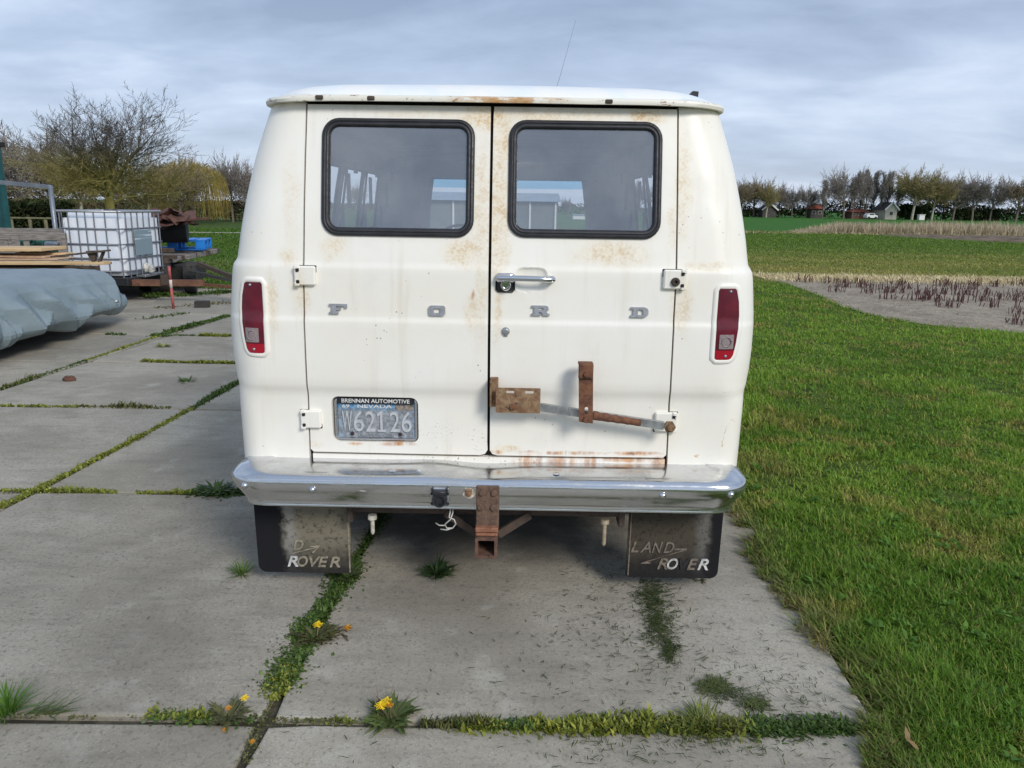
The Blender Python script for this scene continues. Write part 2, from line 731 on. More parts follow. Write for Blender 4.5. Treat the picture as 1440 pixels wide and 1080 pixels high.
def in_poly(X, Z, P):
    P = np.array(P)
    x1, z1 = P[:, 0], P[:, 1]
    x2, z2 = np.roll(x1, -1), np.roll(z1, -1)
    ins = np.zeros(len(X), bool)
    dmin = np.full(len(X), 9.0)
    for a, b, c, d in zip(x1, z1, x2, z2):
        cond = ((b > Z) != (d > Z))
        if b != d:
            ins ^= cond & (X < (c - a) * (Z - b) / (d - b) + a)
        L2 = (c - a) ** 2 + (d - b) ** 2 + 1e-12
        t = np.clip(((X - a) * (c - a) + (Z - b) * (d - b)) / L2, 0, 1)
        dmin = np.minimum(dmin, np.hypot(X - a - t * (c - a), Z - b - t * (d - b)))
    return ins, dmin


def cdt(outline, holes, xs=(), zs=(), extra=(), margin=0.006):
    loops = [outline] + list(holes)
    pts, edges = [], []
    for lp in loops:
        b = len(pts)
        pts += lp
        edges += [(b + i, b + (i + 1) % len(lp)) for i in range(len(lp))]
    cand = [(x, z) for z in zs for x in xs] + list(extra)
    if cand:
        A = np.array(cand)
        ok, dm = in_poly(A[:, 0], A[:, 1], outline)
        ok &= dm > margin
        for h in holes:
            i2, d2 = in_poly(A[:, 0], A[:, 1], h)
            ok &= ~i2 & (d2 > margin)
        pts += [tuple(p) for p in A[ok]]
    r = delaunay_2d_cdt([Vector(p) for p in pts], edges, [], 2, 1e-7)
    V = [(v.x, v.y) for v in r[0]]
    F = []
    for f in r[2]:
        a = sum(V[f[i]][0] * V[f[(i + 1) % len(f)]][1] - V[f[(i + 1) % len(f)]][0] * V[f[i]][1] for i in range(len(f)))
        if abs(a) > 1e-12:
            F.append(tuple(f) if a > 0 else tuple(reversed(f)))
    for h in holes:
        A = np.array([[sum(V[i][0] for i in f) / len(f), sum(V[i][1] for i in f) / len(f)] for f in F])
        i2, _ = in_poly(A[:, 0], A[:, 1], h)
        F = [f for f, k in zip(F, i2) if not k]
    return V, F


def boundary(F):
    cnt = {}
    for f in F:
        for i in range(len(f)):
            cnt[(f[i], f[(i + 1) % len(f)])] = 1
    return [e for e in cnt if (e[1], e[0]) not in cnt]


def panel(mb, outline, holes, fn, xs, zs, depth=0.03, extra=(), edge_round=0.003):
    """sheet metal panel facing -y: fn(x, z) -> y; rims fold back by depth"""
    V, F = cdt(outline, holes, xs, zs, extra)
    Y = [fn(x, z) for x, z in V]
    b = len(mb.v)
    mb.v += [(x, y, z) for (x, z), y in zip(V, Y)]
    mb.f += [tuple(b + i for i in f) for f in F]
    if depth:
        for (i, j) in boundary(F):
            c = len(mb.v)
            (x0, z0), (x1, z1) = V[i], V[j]
            mb.v += [(x0, Y[i], z0), (x1, Y[j], z1), (x1, Y[j] + depth, z1), (x0, Y[i] + depth, z0)]
            mb.f.append((c + 1, c, c + 3, c + 2))
    return mb


def extrude_flat(mb, outline, holes, y0, y1, fn=None):
    """flat plate in the x-z plane between y0 (front) and y1 (back); fn gives a surface it follows"""
    V, F = cdt(outline, holes)
    S0 = [fn(x, z) if fn else 0.0 for x, z in V]
    b = len(mb.v)
    n = len(V)
    mb.v += [(x, s + y0, z) for (x, z), s in zip(V, S0)] + [(x, s + y1, z) for (x, z), s in zip(V, S0)]
    mb.f += [tuple(b + i for i in f) for f in F] + [tuple(b + n + i for i in reversed(f)) for f in F]
    for (i, j) in boundary(F):
        mb.f.append((b + j, b + i, b + n + i, b + n + j))
    return mb


def sweep_loop(mb, path, prof, fn):
    """path: closed CCW 2-D loop; prof: (inward offset, height towards the viewer)"""
    n = len(path)
    b = len(mb.v)
    for i, p in enumerate(path):
        a, c = path[i - 1], path[(i + 1) % n]
        tx, tz = c[0] - a[0], c[1] - a[1]
        L = math.hypot(tx, tz) or 1
        nx_, nz_ = -tz / L, tx / L       # inward for CCW
        for off, h in prof:
            x, z = p[0] + nx_ * off, p[1] + nz_ * off
            mb.v.append((x, fn(x, z) - h, z))
    m = len(prof)
    for i in range(n):
        i2 = (i + 1) % n
        for k in range(m - 1):
            mb.f.append((b + i * m + k, b + i2 * m + k, b + i2 * m + k + 1, b + i * m + k + 1))
    return mb


LEAN = [(0.3, 0.034), (0.62, 0.027), (0.86, 0.022), (0.885, 0.017), (0.91, 0.006), (0.94, 0.0015), (1.0, 0.0), (1.178, 0.0), (1.192, 0.006), (1.384, 0.010), (1.402, 0.017), (1.6, 0.05), (1.8, 0.092), (2.0, 0.14), (2.2, 0.20)]
WID = [(0.3, 1.046), (0.56, 1.047), (0.86, 1.048), (0.90, 1.051), (0.93, 1.062), (0.98, 1.069), (1.075, 1.073), (1.21, 1.071), (1.355, 1.056), (1.385, 1.050), (1.405, 1.034), (1.50, 1.022), (1.60, 1.004), (1.68, 0.988), (1.80, 0.960), (1.90, 0.930), (2.0, 0.898), (2.2, 0.846)]


def lerp_tab(tab, z):
    if z <= tab[0][0]:
        return tab[0][1]
    for (a, va), (b, vb) in zip(tab, tab[1:]):
        if z <= b:
            t = (z - a) / (b - a)
            return va + (vb - va) * t
    return tab[-1][1]


ZD = np.linspace(0.3, 2.2, 951)


def _smooth(tab, s):
    y = np.array([lerp_tab(tab, z) for z in ZD])
    k = np.exp(-0.5 * (np.arange(-3 * s, 3 * s + 1) / s) ** 2)
    k /= k.sum()
    yp_ = np.pad(y, 3 * s, mode='edge')
    return np.convolve(yp_, k, 'valid')


LEAN_S = _smooth(LEAN, 3)
WID_S = _smooth(WID, 4)


def lean(z):
    return float(np.interp(z, ZD, LEAN_S))


def wid(z):
    return float(np.interp(z, ZD, WID_S))


RC0 = 0.17


def rc(z):
    t = min(1.0, max(0.0, (z - 0.84) / 0.12))
    return 0.105 + (RC0 - 0.105) * t * t * (3 - 2 * t)


def S(x, z):
    """rear surface of the van: y at (x, z)"""
    y = lean(z)
    RC = rc(z)
    a = wid(z) - RC
    ax = abs(x)
    y += 0.012 * (ax / 0.9) ** 2          # slight crown across the doors
    if ax > a:
        t = min(0.97, (ax - a) / RC)
        y += RC * (1 - math.sqrt(1 - t * t))
    # oil-canning: faint waviness of old sheet metal
    y += 0.0012 * mnoise.noise(Vector((x * 3.1, z * 3.1, 0.7)))
    return y


def S_door(x, z):
    y = S(x, z)
    d = ((x - 0.155) / 0.062) ** 4 + ((z - 1.350) / 0.046) ** 4
    if d < 1:
        y += 0.016 * (1 - d) ** 0.7
    return y


def xdoor(z, side):
    if side < 0:
        return -lerp_tab([(0.55, 0.738), (0.62, 0.737), (0.80, 0.733), (0.95, 0.729), (1.18, 0.727), (1.40, 0.722), (1.72, 0.718), (2.0, 0.714)], z)
    return lerp_tab([(0.55, 0.727), (0.63, 0.725), (0.83, 0.720), (0.95, 0.716), (1.19, 0.712), (1.42, 0.711), (1.74, 0.706), (2.0, 0.703)], z)


def rust_field(m, c, blobs, warp=0.06):
    """soft-edged patches (x, z, rx, rz, strength) broken up by noise; returns mask 0..1"""
    nv = m.noise(c, 9.0, 5, 0.65, out='Color')
    sub = m.new('VectorMath')
    sub.operation = 'SUBTRACT'
    m.l.new(nv, sub.inputs[0])
    sub.inputs[1].default_value = (0.5, 0.5, 0.5)
    sc = m.new('VectorMath')
    sc.operation = 'SCALE'
    m.l.new(sub.outputs[0], sc.inputs[0])
    sc.inputs['Scale'].default_value = warp
    ad = m.new('VectorMath')
    ad.operation = 'ADD'
    m.l.new(c, ad.inputs[0])
    m.l.new(sc.outputs[0], ad.inputs[1])
    acc = None
    for (x, z, rx, rz, st) in blobs:
        mp = m.new('Mapping')
        mp.inputs['Scale'].default_value = (1 / rx, 0.0, 1 / rz)
        mp.inputs['Location'].default_value = (-x / rx, 0, -z / rz)
        m.l.new(ad.outputs[0], mp.inputs[0])
        ln = m.new('VectorMath')
        ln.operation = 'LENGTH'
        m.l.new(mp.outputs[0], ln.inputs[0])
        v = m.step(ln.outputs['Value'], 0.15, 1.0, st, 0.0)
        acc = v if acc is None else m.math('MAXIMUM', acc, v)
    return acc


def van_paint():
    m = NT('cream_white_paint', 0.32)
    c = m.coord()
    base = m.mix(m.step(m.noise(c, 2.2, 5, 0.6), 0.3, 0.7), (0.83, 0.795, 0.705), (0.85, 0.83, 0.77))
    haze = rust_field(m, c, [
        (-0.02, 1.95, 0.16, 0.07, 0.85), (0.04, 1.86, 0.06, 0.16, 0.75), (0.025, 1.62, 0.07, 0.40, 0.75), (-0.04, 1.6, 0.05, 0.40, 0.55), (-0.04, 1.3, 0.04, 0.3, 0.4), (0.20, 1.955, 0.2, 0.05, 0.55),
        (-0.11, 1.45, 0.11, 0.08, 0.75), (-0.61, 1.46, 0.08, 0.07, 0.55), (0.46, 1.45, 0.20, 0.07, 0.65), (0.59, 1.965, 0.12, 0.04, 0.95),
        (0.73, 1.72, 0.05, 0.28, 0.5), (0.70, 1.56, 0.03, 0.12, 0.4), (0.745, 1.25, 0.06, 0.16, 0.5), (0.83, 1.41, 0.12, 0.025, 0.5),
        (-0.79, 1.42, 0.04, 0.05, 0.45), (-0.85, 1.25, 0.035, 0.16, 0.6), (-0.74, 1.28, 0.05, 0.14, 0.5), (-0.07, 1.22, 0.04, 0.12, 0.55),
        (0.03, 1.24, 0.03, 0.2, 0.5), (-0.77, 1.65, 0.05, 0.25, 0.25), (0.35, 1.965, 0.35, 0.03, 0.4), (-0.3, 1.965, 0.3, 0.02, 0.3),
        (0.07, 0.66, 0.09, 0.025, 0.7), (-0.72, 0.66, 0.05, 0.03, 0.3), (0.0, 1.42, 0.06, 0.06, 0.35)], 0.09)
    sp = m.noise(c, 85, 5, 0.75)
    sp2 = m.noise(c, 24, 6, 0.7)
    speck = m.math('MULTIPLY', m.step(m.add(m.mul(sp, 0.6), m.mul(sp2, 0.4)), 0.44, 0.62), haze)
    k = m.mix(m.mul(haze, 0.50), base, (0.74, 0.60, 0.36))
    k = m.mix(m.mul(speck, 0.85), k, (0.55, 0.33, 0.11))
    # strong rust: sill below the right door, under the plate, seam foot, corner scrapes
    strong = rust_field(m, c, [
        (0.17, 0.60, 0.10, 0.05, 1.0), (0.30, 0.60, 0.10, 0.045, 0.9), (0.42, 0.61, 0.08, 0.03, 0.8), (0.56, 0.615, 0.16, 0.018, 0.9), (0.70, 0.61, 0.05, 0.03, 0.9),
        (0.30, 0.645, 0.28, 0.012, 0.9), (0.60, 0.645, 0.14, 0.012, 1.0), (0.03, 0.645, 0.04, 0.016, 0.9),
        (-0.38, 0.668, 0.10, 0.014, 1.0), (-0.55, 0.67, 0.04, 0.010, 0.9), (0.005, 0.87, 0.02, 0.09, 0.6), (-0.07, 1.29, 0.010, 0.03, 0.9)], 0.03)
    stv = m.coord(scale=(34, 1, 7))
    drip = m.noise(stv, 1.0, 4, 0.6)
    strong2 = m.mul(strong, m.step(drip, 0.30, 0.58))
    k = m.mix(m.mul(strong2, 0.9), k, m.mix(m.step(sp2, 0.4, 0.6), (0.62, 0.27, 0.06), (0.34, 0.13, 0.05)))
    # thin ochre scrapes near the lower right corner
    sc_m = rust_field(m, c, [(0.935, 0.60, 0.10, 0.06, 1.0), (0.98, 0.72, 0.05, 0.10, 1.0), (0.93, 0.925, 0.05, 0.02, 0.9), (-0.98, 0.79, 0.03, 0.03, 0.6), (0.87, 0.63, 0.05, 0.03, 0.5)], 0.12)
    edge = m.math('ABSOLUTE', m.math('SUBTRACT', sc_m, 0.32))
    k = m.mix(m.mul(m.step(edge, 0.08, 0.02, 0, 0.8), m.step(m.noise(c, 11, 4, 0.6), 0.50, 0.58)), k, (0.52, 0.28, 0.09))
    # paint chips down to dark metal
    ch = m.new('TexVoronoi')
    ch.inputs['Scale'].default_value = 34
    ch.inputs['Randomness'].default_value = 1
    m.l.new(c, ch.inputs['Vector'])
    wz = m.noise(c, 55, 4, 0.7)
    sel = m.noise(c, 3.4, 3, 0.5)
    dist = m.add(ch.outputs['Distance'], m.mul(wz, 0.25))
    chips = m.mul(m.step(dist, 0.225, 0.195), m.step(sel, 0.54, 0.62))
    k = m.mix(m.mul(chips, 0.75), k, (0.10, 0.075, 0.055))
    ch2 = rust_field(m, c, [(-0.2, 0.73, 0.14, 0.06, 1.0), (-0.05, 0.70, 0.06, 0.1, 1.0), (0.0, 0.612, 0.7, 0.018, 1.0)], 0.02)
    wz2 = m.noise(c, 120, 3, 0.6)
    k = m.mix(m.mul(m.mul(ch2, m.step(wz2, 0.62, 0.67)), 0.85), k, (0.09, 0.06, 0.04))
    gr = m.noise(m.coord(scale=(16, 1, 1.3)), 1.0, 5, 0.65)
    gr2 = m.noise(c, 1.7, 4, 0.6)
    k = m.mix(m.mul(m.step(gr, 0.50, 0.74), m.step(gr2, 0.38, 0.62, 0.05, 0.30)), k, (0.56, 0.49, 0.37))
    k = m.mix(m.step(m.noise(c, 3.1, 6, 0.7), 0.52, 0.72, 0, 0.16), k, (0.62, 0.60, 0.55))
    m.col(k)
    m.rough(m.add(m.step(m.noise(c, 7, 5, 0.6), 0.3, 0.7, 0.30, 0.46), m.mul(haze, 0.3)))
    m.b.inputs['Specular IOR Level'].default_value = 0.42
    m.bump(m.add(m.add(m.mul(m.noise(c, 160, 3), 0.4), m.mul(chips, -1.0)), m.mul(m.noise(c, 5.5, 3, 0.5), 5.0)), 0.10, 0.003)
    return m.m


PAINT = van_paint()

# ---- van materials
RUBBER = plain('black_rubber', (0.022, 0.022, 0.026), 0.5, 0, 0.3, 20, 0.15)
DARK = plain('underbody_black', (0.018, 0.017, 0.016), 0.9, 0, 0.3, 9)
INTERIOR = plain('interior_grey', (0.42, 0.42, 0.42), 0.7, 0, 0.15, 4)
BLACKP = plain('black_plastic', (0.02, 0.021, 0.024), 0.4, 0, 0.2, 30)
RUST = rust_mat('rusty_steel', (0.11, 0.045, 0.027), (0.20, 0.085, 0.042), (0.04, 0.022, 0.018))
RUST2 = rust_mat('rusty_plate', (0.17, 0.085, 0.045), (0.30, 0.20, 0.11), (0.07, 0.032, 0.022), 30)
RUSTD = rust_mat('dark_rusty_steel', (0.055, 0.042, 0.034), (0.085, 0.058, 0.042), (0.028, 0.024, 0.02), 24)
GALV = plain('grey_galvanised_steel', (0.42, 0.43, 0.44), 0.42, 0.85, 0.2, 14, 0.1)


def chrome_mat(name, rough, dirt, tone=(0.66, 0.67, 0.69)):
    m = NT(name, rough, 1.0, tone)
    c = m.coord()
    n1 = m.noise(c, 3.5, 6, 0.65, 0.4)
    st = m.noise(m.coord(scale=(4, 4, 30)), 3, 5, 0.7)
    d = m.mul(m.step(m.add(m.mul(n1, 0.6), m.mul(st, 0.4)), 0.46, 0.66), dirt)
    m.col(m.mix(d, tone, (0.30, 0.29, 0.27)))
    m.rough(m.add(m.mul(d, 0.35), m.step(m.noise(c, 30, 4), 0.3, 0.7, rough, rough + 0.05)))
    m.set(m.b.inputs['Metallic'], m.add(1.0, m.mul(d, -0.35)))
    pit = m.noise(c, 140, 3, 0.6)
    m.col(m.mix(m.mul(m.step(pit, 0.70, 0.75), dirt), m.mix(d, tone, (0.33, 0.32, 0.30)), (0.16, 0.09, 0.05)))
    m.bump(m.add(n1, m.mul(m.noise(c, 9, 3), 0.3)), 0.05, 0.02)
    return m.m


CHROME = chrome_mat('worn_chrome', 0.12, 0.5, (0.66, 0.67, 0.68))
CHROME2 = chrome_mat('bright_chrome', 0.10, 0.25)
LETTER = plain('letter_grey_metal', (0.36, 0.37, 0.40), 0.42, 0.3, 0.15, 40)


def glass_mat(name, tint, refl_lo, dust, grazing=0.6):
    m = NT(name, 0.05)
    lw = m.new('LayerWeight')
    lw.inputs[0].default_value = 0.5
    fac = m.math('POWER', lw.outputs['Facing'], 4.0)
    tr = m.new('BsdfTransparent')
    tr.inputs[0].default_value = (*tint, 1)
    gl = m.new('BsdfGlossy')
    gl.inputs['Roughness'].default_value = 0.02
    gl.inputs[0].default_value = (0.95, 0.97, 1.0, 1)
    mx = m.new('MixShader')
    m.set(mx.inputs[0], m.math('ADD', m.mul(fac, grazing), refl_lo, True))
    m.l.new(tr.outputs[0], mx.inputs[1])
    m.l.new(gl.outputs[0], mx.inputs[2])
    df = m.new('BsdfDiffuse')
    df.inputs[0].default_value = (0.42, 0.43, 0.44, 1)
    c = m.coord()
    mx2 = m.new('MixShader')
    m.set(mx2.inputs[0], m.step(m.noise(c, 5, 5, 0.65), 0.3, 0.75, dust * 0.5, dust * 1.5))
    m.l.new(mx.outputs[0], mx2.inputs[1])
    m.l.new(df.outputs[0], mx2.inputs[2])
    m.l.new(mx2.outputs[0], m.n['Material Output'].inputs[0])
    return m.m


GLASS = glass_mat('window_glass', (0.90, 0.92, 0.93), 0.25, 0.15)
GLASS2 = glass_mat('side_window_glass', (0.90, 0.93, 0.94), 0.03, 0.05, 0.12)
TINTBAND = glass_mat('windscreen_blue_tint', (0.35, 0.66, 0.82), 0.03, 0.03, 0.2)

van = thing('van', 'rusting cream white van with twin rear doors and chrome bumper, parked on concrete', 'van', (-0.088, 2.885, 0.0), -math.radians(0.4))

Z_TOP = 2.002
ROWZ = sorted(set([round(v, 4) for v in list(np.arange(0.50, 0.86, 0.045)) + list(np.arange(0.86, 0.95, 0.009)) + list(np.arange(0.95, 1.17, 0.04)) + [1.17, 1.176, 1.182, 1.188, 1.194, 1.20] + list(np.arange(1.22, 1.375, 0.035)) + list(np.arange(1.378, 1.414, 0.006)) + [1.45, 1.50, 1.54, 1.58, 1.62, 1.66, 1.70, 1.74, 1.78, 1.83, 1.87, 1.91, 1.95, Z_TOP]]))
LEN = 4.25
YF = 3.62      # y where the front corner starts to turn


def outer(s, z, side):
    """body skin outside the doors. s in 0..1 flat rear, 1..2 corner, 2..3 flank, 3..4 front corner, 4..5 to the centre of the front"""
    RC = rc(z)
    w, a = wid(z), wid(z) - RC
    if s <= 1:
        x0 = abs(xdoor(z, side)) + 0.007
        x = x0 + (a - x0) * s
        return Vector((side * x, S(side * x, z), z))
    yb = S(side * (a - 1e-4), z)
    if s <= 2:
        t = (s - 1) * PI / 2
        return Vector((side * (a + RC * math.sin(t)), yb + RC * (1 - math.cos(t)), z))
    slope = max(0, (z - 1.25)) * 0.42 if z < 1.3 else 0.02 + (z - 1.3) * 0.60
    yfr = YF + 0.12 - slope
    if s <= 3:
        t = s - 2
        return Vector((side * w, yb + RC + (yfr - yb - RC) * t, z))
    rf = 0.22
    if s <= 4:
        t = (s - 3) * PI / 2
        return Vector((side * (w - rf + rf * math.cos(t)), yfr + rf * math.sin(t), z))
    t = s - 4
    return Vector((side * (w - rf) * (1 - t), yfr + rf + 0.05 * math.sin(t * PI / 2), z))


WIN_Y = [(0.36, 0.98), (1.14, 1.68), (1.88, 2.38), (2.54, 3.02)]
WIN_Z = (1.45, 1.83)
SIDE_S = [0, 0.25, 0.5, 0.75, 1.0] + [1 + k / 10 for k in range(1, 11)]
fl = []
y0_, y1_ = 0.2, 3.62
for a, b in WIN_Y:
    fl += [2 + (a - y0_) / (y1_ - y0_), 2 + (b - y0_) / (y1_ - y0_)]
fl = sorted(fl + [2.03, 2.9, 3.0])
SIDE_S += fl + [3 + k / 6 for k in range(1, 7)] + [4.15, 4.4, 4.7, 5.0]


def skin(side):
    mb = MB()
    nS = len(SIDE_S)
    for z in ROWZ:
        for s in SIDE_S:
            mb.v.append(tuple(outer(s, z, side)))
    for r in range(len(ROWZ) - 1):
        zc = (ROWZ[r] + ROWZ[r + 1]) / 2
        for i in range(nS - 1):
            sc = (SIDE_S[i] + SIDE_S[i + 1]) / 2
            yc = y0_ + (sc - 2) * (y1_ - y0_)
            if 2 < sc < 3 and WIN_Z[0] < zc < WIN_Z[1] and any(a < yc < b for a, b in WIN_Y):
                continue
            if sc > 4.14 and 1.34 < zc < 1.84:
                continue
            q = (r * nS + i, r * nS + i + 1, (r + 1) * nS + i + 1, (r + 1) * nS + i)
            mb.f.append(q if side > 0 else tuple(reversed(q)))
    # folded edge beside the door
    for r in range(len(ROWZ) - 1):
        b = len(mb.v)
        p, q = outer(0, ROWZ[r], side), outer(0, ROWZ[r + 1], side)
        mb.v += [tuple(p), tuple(q), (q.x, q.y + 0.03, q.z), (p.x, p.y + 0.03, p.z)]
        mb.f.append((b, b + 1, b + 2, b + 3) if side > 0 else (b + 3, b + 2, b + 1, b))
    return mb


for sd_i in (-1, 1):
    body = skin(sd_i).build('body_side', PAINT, van, True, 40)
    # side windows
    g = MB()
    sl = MB()
    for a, b in WIN_Y:
        for (p, q) in [((a, WIN_Z[0]), (b, WIN_Z[1]))]:
            def ppt(y, z):
                v = outer(2 + (y - y0_) / (y1_ - y0_), z, sd_i)
                return (v.x - sd_i * 0.006, v.y, v.z)
            P4 = [ppt(a, WIN_Z[0]), ppt(b, WIN_Z[0]), ppt(b, WIN_Z[1]), ppt(a, WIN_Z[1])]
            MB().add(P4, [(0, 1, 2, 3)] if sd_i > 0 else [(3, 2, 1, 0)]).build('side_window', GLASS2, van)
            fr_ = MB()
            fr_.tube(P4 + [P4[0]], 0.008, 6)
            fr_.build('window_frame', RUBBER, van)

# windscreen: clear pane and blue tinted top band
for nm, za, zb, mt in (('windscreen', 1.34, 1.765, GLASS2), ('windscreen_tint_band', 1.765, 1.84, TINTBAND)):
    mb = MB()
    zs_ = [za, (za + zb) / 2, zb]
    ss = [4.1, 4.25, 4.5, 4.75, 5.0]
    for z in zs_:
        row = [outer(s, z, -1) for s in ss] + [outer(s, z, 1) for s in reversed(ss[:-1])]
        mb.v += [(p.x, p.y - 0.008, p.z) for p in row]
    n = 9
    mb.f = [(r * n + i, (r + 1) * n + i, (r + 1) * n + i + 1, r * n + i + 1) for r in range(2) for i in range(n - 1)]
    mb.build(nm, mt, van, True)

# bonnet and nose
mb = MB()
for (y, w, zt, r) in ((3.70, 0.96, 1.36, 0.10), (3.95, 0.94, 1.335, 0.10), (4.15, 0.91, 1.28, 0.12), (4.26, 0.88, 1.18, 0.12), (4.30, 0.86, 1.0, 0.12), (4.28, 0.86, 0.6, 0.05)):
    for k in range(9):
        t = -1 + 2 * k / 8
        mb.v.append((w * t, y + 0.0, zt - 0.03 * t * t - (0.05 if abs(t) > 0.99 else 0)))
for r in range(5):
    for k in range(8):
        mb.f.append((r * 9 + k, r * 9 + k + 1, (r + 1) * 9 + k + 1, (r + 1) * 9 + k))
for r in range(5):
    b = len(mb.v)
    for k in (0, 8):
        p, q = mb.v[r * 9 + k], mb.v[(r + 1) * 9 + k]
        c = len(mb.v)
        mb.v += [p, q, (q[0], q[1], 0.6), (p[0], p[1], 0.6)]
        mb.f.append((c, c + 1, c + 2, c + 3))
mb.build('bonnet', PAINT, van, True, 35)

# ---- roof with drip rail
mb = MB()
RW, RY0, RY1 = 0.890, 0.125, 3.50


def roof_loop(ins):
    r = 0.20
    P = rrect(-RW + ins, RY0 + ins, RW - ins, RY1 - ins, max(0.02, min(0.24, 0.2 + ins * 0.3)), 8)
    return resample(P, 0.12) if False else P


rings = [(-0.022, 1.998), (-0.024, 2.008), (-0.020, 2.018), (-0.008, 2.022), (0.0, 2.022), (0.010, 2.030), (0.03, 2.045), (0.06, 2.059), (0.11, 2.071), (0.2, 2.083), (0.33, 2.092), (0.5, 2.098), (0.70, 2.102), (0.82, 2.103)]
base_n = None
for ins, z in rings:
    P = roof_loop(ins)
    # subdivide the straight runs so that crown and sag can follow
    Q = []
    for i, p in enumerate(P):
        q = P[(i + 1) % len(P)]
        L = math.hypot(q[0] - p[0], q[1] - p[1])
        k = 1 if i % 9 != 8 else 12
        for t in range(k):
            Q.append((p[0] + (q[0] - p[0]) * t / k, p[1] + (q[1] - p[1]) * t / k))
    base_n = len(Q)
    for x, y in Q:
        bow = 0.016 * (1 - (x / RW) ** 2) if y < 0.6 else 0.016 * (1 - min(1, (x / RW) ** 2))
        dent = 0.0015 * mnoise.noise(Vector((x * 4, y * 4, z * 3)))
        rear_bow = -0.012 * (1 - (x / RW) ** 2) if y < 1.0 else 0
        mb.v.append((x, y + rear_bow, z + bow * (0.35 if z < 2.03 else 1 - 0.4 * min(1, (z - 2.03) / 0.07)) + dent))
for r in range(len(rings) - 1):
    for i in range(base_n):
        i2 = (i + 1) % base_n
        mb.f.append((r * base_n + i, r * base_n + i2, (r + 1) * base_n + i2, (r + 1) * base_n + i))
mb.f.append(tuple((len(rings) - 1) * base_n + i for i in range(base_n)))
# underside of the lip
b = len(mb.v)
P0 = mb.v[:base_n]
mb.v += [(x * 0.955, y + 0.03 if y < 1 else y - 0.03, z + 0.002) for x, y, z in P0]
for i in range(base_n):
    i2 = (i + 1) % base_n
    mb.f.append((i2, i, b + i, b + i2))
roof_m = NT('roof_white_paint', 0.42)
_c = roof_m.coord()
_k = roof_m.mix(roof_m.step(roof_m.noise(_c, 6, 5, 0.6), 0.40, 0.62), (0.82, 0.82, 0.79), (0.74, 0.79, 0.82))
_sp = roof_m.new('SeparateXYZ')
roof_m.l.new(_c, _sp.inputs[0])
_lip = roof_m.step(_sp.outputs[2], 2.030, 2.020)
_k = roof_m.mix(roof_m.mul(_lip, 0.75), _k, (0.76, 0.72, 0.60))
_rn = roof_m.noise(roof_m.coord(scale=(1, 1, 3)), 16, 5, 0.75)
_k = roof_m.mix(roof_m.mul(roof_m.step(_rn, 0.56, 0.63), _lip), _k, (0.22, 0.11, 0.05))
_mid = roof_m.step(roof_m.math('ABSOLUTE', roof_m.add(_sp.outputs[0], -0.05)), 0.30, 0.05)
_k = roof_m.mix(roof_m.mul(roof_m.mul(_mid, _lip), roof_m.step(_rn, 0.40, 0.52, 0, 0.85)), _k, (0.50, 0.27, 0.09))
roof_m.col(_k)
mb.build('roof', roof_m.m, van, True, 42)
MB().bbox(-0.82, 0.25, 1.965, 0.82, 3.40, 1.985, 0.004).build('headliner', INTERIOR, van)
# rusted through spots on the drip rail
for x in (-0.655, -0.46, 0.435):
    MB().bbox(x - 0.014, 0.088, 2.005, x + 0.014, 0.104, 2.020, 0.003).build('rust_scab', RUSTD, van)

# interior: floor, dash, inner pillars and dark frames behind the panel gaps
MB().box(-0.93, 0.16, 0.66, 0.93, 3.55, 0.70).build('floor_pan', DARK, van)
mb = MB()
mb.bbox(-0.9, 3.28, 1.16, 0.9, 3.62, 1.36, 0.04)
mb.build('dashboard', BLACKP, van)
mb = MB()
mb.tube([(-0.35 + 0.2 * math.cos(a), 3.1 - 0.08 * math.sin(a), 1.30 + 0.17 * math.sin(a)) for a in np.linspace(0, 2 * PI, 25)], 0.012, 6)
mb.build('steering_wheel', BLACKP, van, True)
mb = MB()
for sx in (-1, 1):
    for y in (0.27, 1.06, 1.78, 2.46, 3.1):
        for za, zb in ((0.7, 1.38), (1.38, 1.6), (1.6, 1.8), (1.8, 1.95)):
            wm = min(wid(za), wid(zb)) - 0.022
            mb.box(sx * wm, y - 0.03, za, sx * (wm - 0.012), y + 0.03, zb)
    mb.box(sx * 0.985, 0.3, 0.72, sx * 0.965, 3.4, 1.40)
    mb.box(sx * 0.86, 0.3, 1.86, sx * 0.80, 3.3, 1.96)
mb.box(-0.5, 1.73, 1.955, 0.5, 1.78, 1.963)
mb.build('inner_ribs', INTERIOR, van)
mb = MB()


def strip(x0, z0, x1, z1):
    zs_ = np.linspace(z0, z1, 14)
    for za, zb in zip(zs_, zs_[1:]):
        mb.add([(x0, S(x0, za) + 0.032, za), (x1, S(x1, za) + 0.032, za), (x1, S(x1, zb) + 0.032, zb), (x0, S(x0, zb) + 0.032, zb)], [(0, 1, 2, 3)])


strip(-0.05, 0.60, 0.045, 2.0)
strip(-0.77, 0.60, -0.68, 2.0)
strip(0.66, 0.60, 0.76, 2.0)
strip(-0.75, 1.97, 0.75, 2.03)
strip(-0.75, 0.58, 0.75, 0.68)
mb.build('door_frame', DARK, van)

# sill under the doors
ob = MB()
P = resample([(-0.730, 0.50), (0.722, 0.50), (0.722, 0.619), (-0.730, 0.619)], 0.05)
panel(ob, P, [], lambda x, z: S(x, z) + 0.004, np.arange(-0.7, 0.71, 0.05), [0.53, 0.56, 0.59], 0.03)
ob.build('sill_panel', PAINT, van, True, 40)


